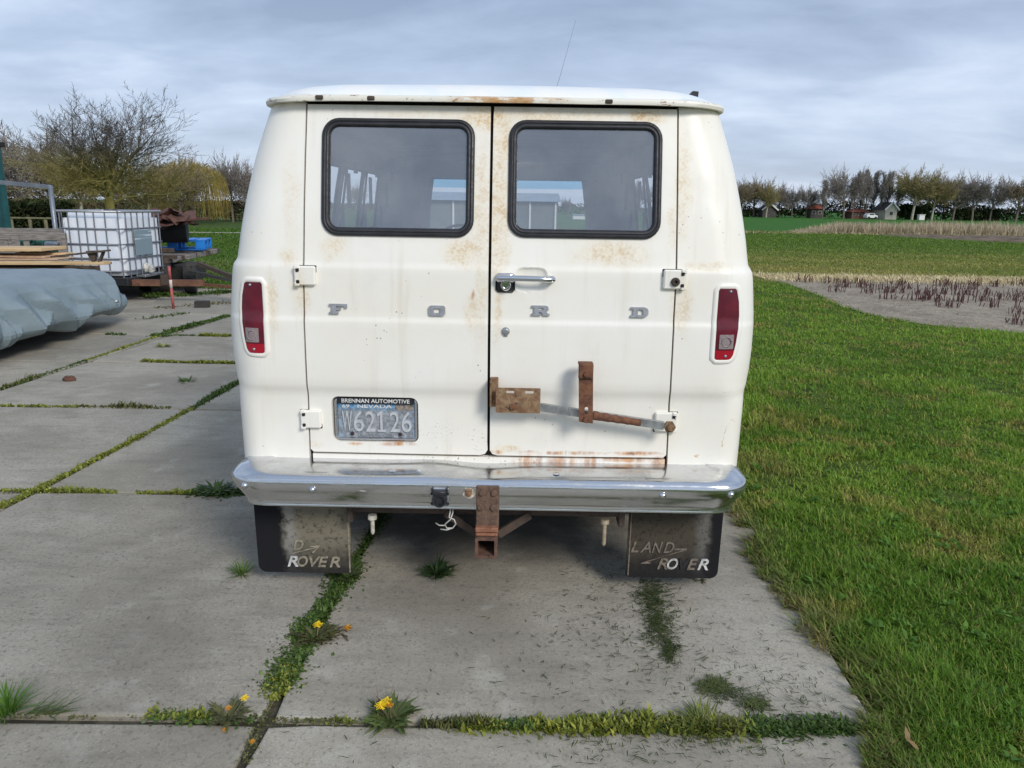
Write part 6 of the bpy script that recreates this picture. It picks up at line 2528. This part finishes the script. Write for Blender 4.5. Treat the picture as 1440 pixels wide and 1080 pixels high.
DL = ((0.045, 0.070, 0.022), (0.13, 0.175, 0.05))
DB = ((0.06, 0.062, 0.028), (0.14, 0.145, 0.055))
plant('dandelion', 'dandelion with yellow flowers and dark leaves in the front joint', 'dandelion', 550, 1012, 46, 0.115, 0.020, DL, (0.75, 1.45), 0.02,
      [(-0.03, -0.005, 0.055, 0.021, YEL), (-0.014, 0.010, 0.062, 0.017, YEL), (-0.002, -0.002, 0.055, 0.013, ORG)],
      lambda p: blades(np.stack([r_.normal(p.x + 0.02, 0.03, 9), r_.normal(p.y, 0.01, 9), np.zeros(9)], 1), r_.uniform(0.09, 0.15, 9), np.full(9, 0.003), r_.uniform(0, 6.28, 9), r_.uniform(0.1, 0.7, 9), lerp((0.12, 0.10, 0.05), (0.2, 0.12, 0.07), r_.random(9)), 0.2))
plant('dandelion', 'dandelion with a yellow and a closed bud where two joints meet', 'dandelion', 322, 1009, 40, 0.085, 0.012, DB, (0.7, 1.45), 0.025,
      [(0.044, 0.03, 0.050, 0.015, YEL), (0.0, 0.0, 0.035, 0.012, ORG), (0.012, -0.065, 0.006, 0.010, ORG)])
plant('dandelion', 'dandelion with one yellow flower among brown leaves left of the van', 'dandelion', 445, 898, 44, 0.090, 0.016, DB, (0.8, 1.45), 0.03,
      [(0.0, 0.03, 0.04, 0.020, YEL)])
plant('dandelion', 'small orange dandelion head at the foot of the front joint', 'dandelion', 355, 1046, 6, 0.03, 0.006, DB, (0.9, 1.4), 0.01, [(0, 0, 0.008, 0.010, ORG)])
plant('flower_head', 'loose orange dandelion head lying on the bare slab', 'flower', 489, 885, 7, 0.022, 0.005, DB, (0.9, 1.4), 0.008, [(0, 0, 0.006, 0.018, ORG)])
plant('weed_rosette', 'green weed rosette growing alone on the slab under the bumper', 'weed', 613, 809, 60, 0.12, 0.011, ((0.035, 0.07, 0.02), (0.10, 0.16, 0.05)), (0.5, 1.4), 0.02)
plant('grass_tuft', 'small green grass tuft on the slab left of the van', 'grass tuft', 340, 808, 90, 0.085, 0.0042, ((0.06, 0.13, 0.015), (0.15, 0.23, 0.04)), (0.2, 1.35), 0.03)
plant('grass_tuft', 'bright green grass tuft at the left end of the front joint', 'grass tuft', 10, 1004, 130, 0.13, 0.0055, ((0.05, 0.13, 0.015), (0.13, 0.24, 0.04)), (0.1, 1.3), 0.035,
      (), lambda p: blades(np.stack([r_.uniform(p.x + 0.05, p.x + 0.17, 40), r_.normal(p.y, 0.006, 40), np.zeros(40)], 1), r_.uniform(0.06, 0.13, 40), np.full(40, 0.005), r_.normal(0.3, 0.5, 40), r_.uniform(0.9, 1.4, 40), lerp((0.06, 0.11, 0.03), (0.16, 0.20, 0.06), r_.random(40)), 0.2))
plant('grass_tuft', 'olive grass tuft in the front joint between cress and lawn', 'grass tuft', 990, 1022, 120, 0.085, 0.006, ((0.08, 0.11, 0.02), (0.22, 0.25, 0.06)), (0.4, 1.4), 0.06)
plant('weed_rosette', 'leafy weed in the joint beside the left bumper end', 'weed', 305, 692, 50, 0.12, 0.018, ((0.03, 0.07, 0.015), (0.09, 0.15, 0.03)), (0.7, 1.4), 0.05)
plant('weed_rosette', 'weed under the inner edge of the left mud flap', 'weed', 487, 812, 50, 0.08, 0.012, DL, (0.6, 1.4), 0.04)
plant('weed_rosette', 'tiny weed with dead leaves below the right mud flap', 'weed', 985, 815, 16, 0.05, 0.010, ((0.09, 0.085, 0.05), (0.18, 0.17, 0.09)), (0.9, 1.45), 0.03)
plant('weed_rosette', 'small weed alone on the far slab near the left tail lamp', 'weed', 263, 537, 26, 0.08, 0.014, DG, (0.7, 1.4), 0.05)
plant('weed_rosette', 'tiny weed on the fourth slab row beyond the tail lamp', 'weed', 229, 488, 26, 0.09, 0.018, YG, (0.7, 1.4), 0.05)


# ------------------------------------------------------------------ trees
def bark(name, a, b, za=None, zb=None, c2=None):
    m = NT(name, 0.9)
    m.b.inputs['Specular IOR Level'].default_value = 0.2
    c = m.coord()
    k = m.mix(m.step(m.noise(c, 2.5, 4), 0.35, 0.65), a, b)
    if c2:
        s_ = m.new('SeparateXYZ')
        m.l.new(c, s_.inputs[0])
        k = m.mix(m.step(m.add(s_.outputs[2], m.mul(m.noise(c, 1.2, 3), 1.2)), za, zb), k, c2)
    m.col(k)
    return m.m


def grow(tr_mb, cr_mb, p, d, L, r, lv, P, R_):
    k = 4 if lv < 3 else 3
    pts, rad = [p.copy()], [r]
    q, dd = p.copy(), d.copy()
    for i in range(k):
        j = P['wob'][lv]
        dd = (dd + Vector((R_.gauss(0, j), R_.gauss(0, j), R_.gauss(0, j) + P['up'][lv]))).normalized()
        q = q + dd * (L / k)
        pts.append(q.copy())
        rad.append(r * (1 - (i + 1) / k * (1 - P['tap'][lv])))
    (tr_mb if lv <= P['trunk_lv'] else cr_mb).tube(pts, rad, 7 if lv == 0 else (5 if lv == 1 else 3), cap=False)
    if lv >= P['max']:
        return
    nb = P['n'][lv]
    for b in range(nb):
        t = P['t0'][lv] + (1 - P['t0'][lv]) * (b + R_.random() * 0.9) / nb
        f = t * k
        i = min(k - 1, int(f))
        bp_ = pts[i].lerp(pts[i + 1], f - i)
        br = rad[i] + (rad[i + 1] - rad[i]) * (f - i)
        ax = (pts[i + 1] - pts[i]).normalized()
        o = ax.orthogonal().normalized()
        o = Matrix.Rotation(b * 2.4 + R_.uniform(-0.6, 0.6), 3, ax) @ o
        a = P['ang'][lv] * R_.uniform(0.7, 1.3)
        nd = (ax * math.cos(a) + o * math.sin(a)).normalized()
        grow(tr_mb, cr_mb, bp_, nd, L * P['len'][lv] * R_.uniform(0.7, 1.2) * (1.15 - 0.45 * t), max(P['rmin'], br * P['rk'][lv]), lv + 1, P, R_)
    if P.get('lead'):
        grow(tr_mb, cr_mb, pts[-1], dd, L * P['lead'], max(P['rmin'], rad[-1] * 0.9), lv + 1, P, R_)


def tree(name, label, loc, P, seed, barkm, twigm, L, r, group=None):
    R_ = random.Random(seed)
    t, c = MB(), MB()
    for k in range(P.get('stems', 1)):
        d = Vector((R_.gauss(0, 0.12), R_.gauss(0, 0.12), 1)).normalized() if P.get('stems', 1) > 1 else Vector((R_.gauss(0, 0.03), R_.gauss(0, 0.03), 1)).normalized()
        grow(t, c, Vector((R_.gauss(0, 0.25) if k else 0, R_.gauss(0, 0.25) if k else 0, -0.1)), d, L, r, 0, P, R_)
    o = thing(name, label, 'tree', loc, 0, group)
    t.build('trunk', barkm, o, True)
    c.build('crown', twigm, o)
    return o


# big spreading tree behind the tank
MOSS = bark('mossy_bark', (0.17, 0.155, 0.045), (0.27, 0.235, 0.07), 2.9, 4.5, (0.12, 0.105, 0.09))
P_BIG = dict(max=5, trunk_lv=1, n=[11, 9, 6, 4, 3], t0=[0.62, 0.10, 0.12, 0.15, 0.2], ang=[1.0, 0.75, 0.7, 0.65, 0.6], len=[1.15, 0.58, 0.56, 0.55, 0.5], rk=[0.40, 0.50, 0.55, 0.6, 0.65],
             wob=[0.05, 0.15, 0.14, 0.15, 0.16, 0.16], up=[0, 0.10, 0.07, 0.06, 0.06, 0.05], tap=[0.75, 0.35, 0.35, 0.4, 0.5, 0.5], rmin=0.0055, lead=0.5)
big = tree('bare_tree', 'big spreading bare tree with mossy limbs behind the white tank', (-15.9, 30.0, 0), P_BIG, 4, MOSS, MOSS, 2.5, 0.17)
_cr = np.array([v.co[:] for c in big.children if c.name.startswith('crown') for v in c.data.vertices])
_hz, _wx = np.percentile(_cr[:, 2], 99.3), np.percentile(np.abs(_cr[:, 0]), 97)
big.scale = (2.9 / _wx, 2.9 / _wx, 5.15 / _hz)

TW1 = bark('grey_twigs', (0.19, 0.165, 0.145), (0.27, 0.24, 0.21))
TW2 = bark('olive_twigs', (0.20, 0.17, 0.075), (0.28, 0.235, 0.105))
TW3 = bark('brown_twigs', (0.18, 0.145, 0.095), (0.26, 0.21, 0.14))
BK1 = bark('grey_bark', (0.12, 0.105, 0.085), (0.18, 0.16, 0.13))
BK2 = bark('pale_bark', (0.30, 0.285, 0.22), (0.42, 0.40, 0.32))
P_A = dict(max=4, trunk_lv=0, n=[18, 10, 7, 5], t0=[0.22, 0.2, 0.2, 0.2], ang=[0.45, 0.5, 0.55, 0.6], len=[0.42, 0.45, 0.5, 0.5], rk=[0.42, 0.5, 0.55, 0.6],
           wob=[0.03, 0.07, 0.1, 0.12, 0.12], up=[0, 0.12, 0.1, 0.08, 0.05], tap=[0.3, 0.35, 0.4, 0.5, 0.5], rmin=0.024, lead=0.0)
P_B = dict(max=4, trunk_lv=0, n=[12, 10, 7, 5], t0=[0.45, 0.2, 0.15, 0.15], ang=[0.85, 0.7, 0.65, 0.6], len=[0.85, 0.55, 0.55, 0.5], rk=[0.5, 0.5, 0.55, 0.6],
           wob=[0.04, 0.1, 0.12, 0.14, 0.14], up=[0, 0.10, 0.06, 0.05, 0.04], tap=[0.5, 0.35, 0.4, 0.5, 0.5], rmin=0.022, lead=0.6)
GR = 'bare trees in the far row across the field'


def place_tree(proto, x, y, sc_, rz, label, first, sxy=1.0):
    o = proto if first else copy_tree(proto)
    o.location = (x, y, 0)
    o.rotation_euler = (0, 0, rz)
    o.scale = (sc_ * sxy, sc_ * sxy, sc_)
    o['label'] = label
    return o


protoA = [tree('tall_bare_tree', 'x', (0, 0, 0), P_A, 31 + k, BK1, TW1, 9.0, 0.22, GR) for k in range(2)]
protoB = [tree('round_bare_tree', 'x', (0, 0, 0), P_B, 41 + k, BK1, (TW3, TW1)[k], 4.2, 0.22, GR) for k in range(2)]
protoC = [tree('round_bare_tree', 'x', (0, 0, 0), P_B, 61, BK2, TW2, 4.2, 0.20, GR)]


def top_of(o):
    return float(np.percentile([v.co.z for c in o.children if c.name.startswith('crown') for v in c.data.vertices], 98.0))


hA, hB, hC = [top_of(o) for o in protoA], [top_of(o) for o in protoB], [top_of(o) for o in protoC]
TREES = [  # px, top py, Y, kind, label, slim
    (1046, 258, 150, 'B0', 'brown bare tree at the left end of the far row, beside the van', 1.0),
    (1064, 256, 152, 'B0', 'broad brown bare tree second from the van in the far row', 1.1),
    (1081, 263, 149, 'C0', 'low olive tree before the gable at the left of the far row', 1.0),
    (1099, 263, 154, 'B1', 'grey bare tree right of the olive tree at the left of the far row', 0.9),
    (1117, 267, 150, 'B1', 'small grey bare tree left of the red roofed house', 0.8),
    (1137, 265, 151, 'B1', 'thin pale tree directly above the red roofed house', 0.8),
    (1162, 254, 148, 'A0', 'slim upright tree just right of the red roofed house', 0.9),
    (1193, 243, 150, 'B1', 'tall dark forked tree at the left of the poplar group', 0.9),
    (1205, 243, 151, 'A1', 'first poplar in the dense tall group', 0.8),
    (1215, 241, 153, 'A0', 'second poplar from the left in the dense tall group', 0.8),
    (1225, 241, 151, 'A1', 'third poplar from the left in the dense tall group', 0.8),
    (1234, 242, 153, 'A0', 'fourth poplar from the left in the dense tall group', 0.8),
    (1243, 242, 151, 'A1', 'fifth poplar from the left, above the dark roofed house', 0.8),
    (1253, 243, 153, 'A0', 'sixth poplar from the left, above the pale gable', 0.85),
    (1266, 247, 150, 'A1', 'last poplar at the right edge of the dense tall group', 0.9),
    (1291, 243, 146, 'C0', 'olive tree with a pale trunk left of the white box', 1.1),
    (1318, 250, 146, 'C0', 'olive brown tree with a pale trunk right of the white box', 1.0),
    (1334, 256, 156, 'B0', 'brown tree behind the olive pale trunked pair', 1.0),
    (1348, 251, 148, 'B1', 'grey tree third from the right with a pale trunk', 1.0),
    (1375, 254, 148, 'B1', 'grey airy tree second from the last gap in the far row', 1.0),
    (1400, 257, 148, 'B1', 'slender grey tree at the right gap of the far row', 0.85),
    (1437, 254, 147, 'B0', 'olive brown tree at the right edge of the photo', 1.1),
    (1468, 252, 150, 'B1', 'grey tree just beyond the right edge of the far row', 1.0),
    (1020, 262, 152, 'B0', 'brown bare tree half hidden behind the van roof corner', 1.0),
    (395, 262, 130, 'B0', 'brown bare tree hidden behind the left rear corner of the van', 1.0),
    (440, 258, 135, 'B1', 'grey bare tree hidden behind the left rear door', 1.0),
    (500, 264, 138, 'B0', 'brown bare tree behind the left door window', 1.0),
    (545, 260, 134, 'B1', 'grey bare tree beyond the long shed', 1.0),
    (900, 260, 145, 'B1', 'grey bare tree hidden behind the right rear door', 1.0),
    (950, 258, 148, 'B0', 'brown bare tree hidden behind the right rear corner of the van', 1.0),
    (797, 281, 100, 'B1', 'small bare tree seen through the right rear window, left of two', 0.7),
    (839, 276, 98, 'B1', 'small bare tree seen through the right rear window, right of two', 0.75),
]
used = set()
R_ = random.Random(9)
for (px, top, Y, kd, lb, slim) in TREES:
    pr = {'A0': protoA[0], 'A1': protoA[1], 'B0': protoB[0], 'B1': protoB[1], 'C0': protoC[0]}[kd]
    hh = {'A0': hA[0], 'A1': hA[1], 'B0': hB[0], 'B1': hB[1], 'C0': hC[0]}[kd]
    t_ = yp(px, top, Y)
    first = kd not in used
    used.add(kd)
    place_tree(pr, t_.x, Y, t_.z / hh, R_.uniform(0, 6.28), lb, first, slim * 1.08)
GL = 'bare trees behind the yard on the left'
LEFT = [
    (20, 196, 46, 'B1', 'grey bare tree at the left edge behind the teal shed'),
    (62, 214, 50, 'B0', 'brown bare tree behind the pipe frame'),
    (105, 222, 46, 'C0', 'olive bare tree behind the left limbs of the big tree'),
    (205, 236, 48, 'C0', 'olive bare tree behind the right limbs of the big tree'),
    (246, 232, 52, 'B0', 'brown bare tree between the big tree and the willow'),
    (150, 232, 55, 'B0', 'brown bare tree directly behind the big tree trunk'),
    (322, 228, 60, 'B1', 'bare round tree standing alone right of the willow'),
    (353, 240, 62, 'B1', 'bare tree half hidden by the left side of the van'),
    (-40, 200, 48, 'B0', 'brown bare tree beyond the left edge behind the shed'),
]
for (px, top, Y, kd, lb) in LEFT:
    pr = {'B0': protoB[0], 'B1': protoB[1], 'C0': protoC[0]}[kd]
    hh = {'B0': hB[0], 'B1': hB[1], 'C0': hC[0]}[kd]
    t_ = yp(px, top, Y)
    o = place_tree(pr, t_.x, Y, t_.z / hh, R_.uniform(0, 6.28), lb, False, 1.1 if px not in (322, 352) else 0.8)
    o['group'] = GL

# willow
R_ = random.Random(15)
WIL = bark('willow_twigs', (0.20, 0.155, 0.040), (0.30, 0.235, 0.065))
t, c = MB(), MB()
t.tube([(0, 0, -0.1), (0.1, 0, 1.0), (0.0, 0.1, 2.0), (0.15, 0, 3.0)], [0.28, 0.22, 0.2, 0.14], 7)
for k in range(11):
    a = k * 2.4
    e = Vector((1.5 * math.cos(a), 1.5 * math.sin(a), 3.6 + R_.uniform(-0.3, 0.6)))
    t.tube([(0.05, 0, 1.9 + 0.08 * k), e * 0.5 + Vector((0, 0, 1.5)), e], [0.10, 0.07, 0.04], 5)
for k in range(900):
    a, rr = R_.uniform(0, 2 * PI), 2.6 * math.sqrt(R_.random())
    top = 4.45 - 0.40 * rr ** 1.5 * 0.5 + R_.uniform(-0.35, 0.15)
    ln = min(top - 0.25, R_.uniform(0.9, 3.2) * (0.5 + rr / 3))
    x, y = rr * math.cos(a), rr * math.sin(a)
    c.tube([(x * 0.8, y * 0.8, top), (x, y, top - 0.25 * ln), (x * 1.06 + R_.gauss(0, .05), y * 1.06, top - 0.6 * ln), (x * 1.08 + R_.gauss(0, .08), y * 1.08, top - ln)], [0.013, 0.012, 0.010, 0.008], 3, cap=False)
wl = thing('willow_tree', 'yellow brown weeping willow left of the van', 'tree', (yp(268, 300, 55).x, 55, 0))
t.build('trunk', BK1, wl, True)
c.build('crown', WIL, wl)


# ------------------------------------------------------------------ hedges and undergrowth: leafy volumes of many small faces
def leaf_mass(n, xr, yr, zf, size, cols, seed=0):
    r2 = np.random.default_rng(seed)
    x = r2.uniform(*xr, n)
    y = r2.uniform(*yr, n)
    top = zf(x)
    z = top * r2.random(n) ** 0.7
    a = r2.normal(0, 1, (n, 3, 3)) * size
    P = np.stack([x, y, z], 1)[:, None, :] + a
    P[:, :, 2] = np.maximum(P[:, :, 2], -0.05)
    c = lerp(cols[0], cols[1], r2.random(n)) * r2.uniform(0.6, 1.3, (n, 1))
    return P.reshape(-1, 3), np.arange(n * 3).reshape(-1, 3), np.repeat(c[:, None], 3, 1).reshape(-1, 3)


parts = []
xs0, xs1 = yp(1000, 300, 155).x, yp(1500, 300, 155).x
parts.append(leaf_mass(9000, (xs0, xs1), (153, 160), lambda x: 1.3 + 2.2 * vnoise(x, x * 0, 0.12, 7) + 0.8 * vnoise(x, x * 0, 0.6, 8), 0.22, ((0.040, 0.048, 0.024), (0.095, 0.092, 0.045)), 1))
xa, xb = yp(1270, 300, 151).x, yp(1308, 300, 151).x
parts.append(leaf_mass(2500, (xa, xb), (150, 153), lambda x: 2.2 + 1.0 * vnoise(x, x * 0, 0.3, 9), 0.2, ((0.025, 0.042, 0.016), (0.055, 0.075, 0.028)), 2))
xa, xb = yp(1345, 300, 150).x, yp(1404, 300, 150).x
parts.append(leaf_mass(3500, (xa, xb), (149, 151), lambda x: 1.9 + 0.2 * vnoise(x, x * 0, 0.5, 9), 0.2, ((0.028, 0.045, 0.018), (0.060, 0.075, 0.030)), 3))
parts.append(leaf_mass(5000, (-62, 45), (158, 166), lambda x: 1.0 + 1.2 * vnoise(x, x * 0, 0.12, 7), 0.22, ((0.040, 0.048, 0.024), (0.095, 0.092, 0.045)), 6))
V, F, C = join_np(parts)
UND = tinted('undergrowth', 0.9, 0.1)
tag(link(bpy.data.objects.new('undergrowth', np_mesh('undergrowth', V, F, UND, C))), 'dark undergrowth along the foot of the far tree row', 'undergrowth', kind='stuff')
parts = []
xs0, xs1 = yp(-60, 300, 62).x, yp(420, 300, 62).x
parts.append(leaf_mass(12000, (xs0, xs1), (60, 68), lambda x: 0.8 + 1.6 * vnoise(x, x * 0, 0.25, 17) + 0.5 * vnoise(x, x * 0, 1.1, 18), 0.09, ((0.055, 0.045, 0.025), (0.12, 0.095, 0.05)), 4))
V, F, C = join_np(parts)
tag(link(bpy.data.objects.new('brushwood', np_mesh('brushwood', V, F, UND, C))), 'brown brushwood behind the trees on the left', 'brushwood', kind='stuff')
hx0, hx1 = yp(-40, 310, 26).x, yp(98, 310, 26).x
V, F, C = leaf_mass(9000, (hx0, hx1), (25.5, 26.5), lambda x: 1.45 + 0.1 * vnoise(x, x * 0, 1.5, 27), 0.055, ((0.012, 0.020, 0.008), (0.035, 0.045, 0.016)), 5)
hd = link(bpy.data.objects.new('hedge', np_mesh('hedge', V, F, UND, C)))
tag(hd, 'dark clipped hedge behind the pipe frame', 'hedge')
fn = thing('post_fence', 'thin rail fence with mossy posts in front of the dark hedge', 'fence', (0, 0, 0))
FP = plain('mossy_post', (0.17, 0.16, 0.09), 0.9, 0, 0.3, 8)
zr_ = yp(50, 306.5, 25.0).z
for px in (-20, 16, 42, 64, 92):
    p_ = yp(px, 310, 25.0)
    MB().tube([(p_.x, 25.0, -0.05), (p_.x, 25.0, zr_ + 0.02)], 0.055, 6).build('post', FP, fn)
MB().bar((hx0, 24.95, zr_), (hx1 + 0.2, 24.95, zr_), 0.03, 0.05).build('rail', FP, fn)

# ------------------------------------------------------------------ far buildings and the shed seen through the van
WINM = plain('dark_window', (0.03, 0.035, 0.04), 0.2)
WHITE = plain('white_boards', (0.72, 0.72, 0.70), 0.6)


def house(name, label, px0, px1, Y, pye, pyr, wallm, roofm, gable=False, wins=2, depth=3):
    a, b = yp(px0, pye, Y), yp(px1, pye, Y)
    zr = yp((px0 + px1) / 2, pyr, Y).z
    ze = (a.z + b.z) / 2
    t = thing(name, label, 'house', (0, 0, 0))
    MB().box(a.x, Y, -0.05, b.x, Y + depth, ze).build('wall', wallm, t)
    mb = MB()
    if gable:
        xm = (a.x + b.x) / 2
        g_ = MB()
        g_.add([(a.x, Y - 0.003, ze), (b.x, Y - 0.003, ze), (xm, Y - 0.003, zr)], [(0, 1, 2)])
        g_.build('gable', wallm, t)
        mb.add([(a.x - .3, Y - .3, ze - .2), (xm, Y - .3, zr + .1), (xm, Y + depth, zr + .1), (a.x - .3, Y + depth, ze - .2), (b.x + .3, Y - .3, ze - .2), (b.x + .3, Y + depth, ze - .2)], [(0, 1, 2, 3), (1, 4, 5, 2)])
        tr_ = MB()
        tr_.bar((a.x - .3, Y - .33, ze - .2), (xm, Y - .33, zr + .1), 0.1, 0.25)
        tr_.bar((b.x + .3, Y - .33, ze - .2), (xm, Y - .33, zr + .1), 0.1, 0.25)
        tr_.build('barge_board', WHITE, t)
    else:
        mb.add([(a.x - .3, Y - .4, ze - .1), (b.x + .3, Y - .4, ze - .1), (b.x - .6, Y + depth / 2, zr), (a.x + .6, Y + depth / 2, zr), (a.x - .3, Y + depth + .4, ze - .1), (b.x + .3, Y + depth + .4, ze - .1)], [(0, 1, 2, 3), (5, 4, 3, 2), (0, 3, 4), (1, 5, 2)])
    mb.build('roof', roofm, t)
    for k in range(wins):
        x0 = a.x + (b.x - a.x) * (k + 0.5) / wins
        w_ = MB().bbox(x0 - 0.34, Y - 0.04, ze * 0.40, x0 + 0.34, Y + 0.02, ze * 0.75, 0.02).build('window', CREAM, t)
        MB().box(x0 - 0.28, Y - 0.05, ze * 0.40 + 0.05, x0 + 0.28, Y - 0.042, ze * 0.75 - 0.05).build('pane', WINM, w_)
    return t


TILE = plain('red_roof_tiles', (0.28, 0.075, 0.045), 0.8, 0, 0.25, 1.5)
TILED = plain('dark_roof_tiles', (0.055, 0.05, 0.05), 0.8, 0, 0.25, 1.5)
BRICK = plain('brick_wall', (0.21, 0.095, 0.07), 0.9, 0, 0.25, 2)
DARKB = plain('dark_wall', (0.07, 0.06, 0.055), 0.9, 0, 0.25, 2)
CREAM = plain('cream_wall', (0.55, 0.50, 0.42), 0.8, 0, 0.12, 2)
house('red_roofed_house', 'small dark house with a red hipped roof below the slim tree', 1141, 1158, 150, 293, 286, DARKB, TILE, False, 2)
house('low_house', 'low red brick house at the foot of the poplars', 1198, 1222, 152, 297.5, 293.5, BRICK, TILE, False, 3)
house('gabled_house', 'pale gabled house with a dark roof below the poplars', 1246, 1262, 148, 294, 285, CREAM, TILED, True, 1, 5)
house('gable_frame_house', 'dark house with a thin white edged gable at the left of the far row', 1073, 1092, 150, 294, 287, DARKB, TILED, True, 0)
a_ = yp(1297, 304, 145)
mb = MB()
mb.bbox(a_.x - 0.5, 145, -0.03, a_.x + 0.5, 145.8, 0.95, 0.05)
wb_ = thing('white_cabinet', 'small white cabinet between the pale tree trunks', 'cabinet', (0, 0, 0))
MB().bbox(a_.x - 0.52, 145, -0.03, a_.x + 0.52, 145.8, 0.92, 0.03).build('cabinet_body', WHITE, wb_)
MB().bbox(a_.x - 0.60, 144.9, 0.922, a_.x + 0.60, 145.9, 1.02, 0.03).build('cabinet_lid', WHITE, wb_)

WALLG = plain('grey_green_sheet', (0.13, 0.15, 0.145), 0.6, 0.1, 0.12, 1)
ROOFG = plain('blue_grey_roof', (0.26, 0.33, 0.38), 0.5, 0.1, 0.12, 1)
br_ = thing('long_shed', 'long grey green shed with white posts seen through the van windows', 'shed', (0, 0, 0))
Yb = 45
ex = yp(784, 300, Yb).x
sx_ = ex - 10.5
ze = yp(780, 284, Yb).z
zr = yp(780, 271, Yb).z
MB().box(sx_, Yb, -0.03, ex, Yb + 6, ze).build('wall', WALLG, br_)
MB().add([(sx_ - .2, Yb - .3, ze + .01), (ex + .2, Yb - .3, ze + .01), (ex + .2, Yb + 3, zr), (sx_ - .2, Yb + 3, zr), (sx_ - .2, Yb + 6.3, ze + .01), (ex + .2, Yb + 6.3, ze + .01)], [(0, 1, 2, 3), (5, 4, 3, 2), (1, 5, 2), (0, 3, 4)]).build('roof', ROOFG, br_)
for k in range(7):
    x = ex - 0.12 - k * 1.5
    MB().box(x - 0.05, Yb - 0.08, -0.03, x + 0.05, Yb - 0.005, ze).build('post', WHITE, br_)
a_, b_ = yp(806, 306, 97), yp(832, 306, 97)
ls = thing('white_hut', 'low white hut between the two trees seen through the rear window', 'hut', (0, 0, 0))
MB().box(a_.x, 97, -0.03, b_.x, 99, yp(815, 303, 97).z).build('wall', WHITE, ls)
MB().bbox(a_.x - .1, 96.9, yp(815, 303, 97).z + 0.005, b_.x + .1, 99.1, yp(815, 303, 97).z + 0.15, 0.02).build('roof', ROOFG, ls)
c_ = yp(1227, 303, 146)
pc = thing('parked_car', 'white parked car at the foot of the poplars', 'car', (c_.x, 146, 0))
mb = MB()
extrude_flat(mb, [(-1.0, 0.25), (1.0, 0.25), (1.02, 0.6), (0.9, 0.72), (0.55, 0.76), (0.35, 1.1), (-0.6, 1.12), (-0.95, 0.75), (-1.03, 0.6)], [], 0, 1.6)
mb.build('body', WHITE, pc)
MB().box(-0.58, -0.006, 0.76, 0.32, -0.002, 1.04).build('window', WINM, pc)
for x in (-0.65, 0.65):
    MB().lathe([(0, -0.1), (0.26, -0.1), (0.26, 0.1), (0, 0.1)], 14, T(x, 0.05, 0.23) @ RX(PI / 2)).build('wheel', TYRE, pc)
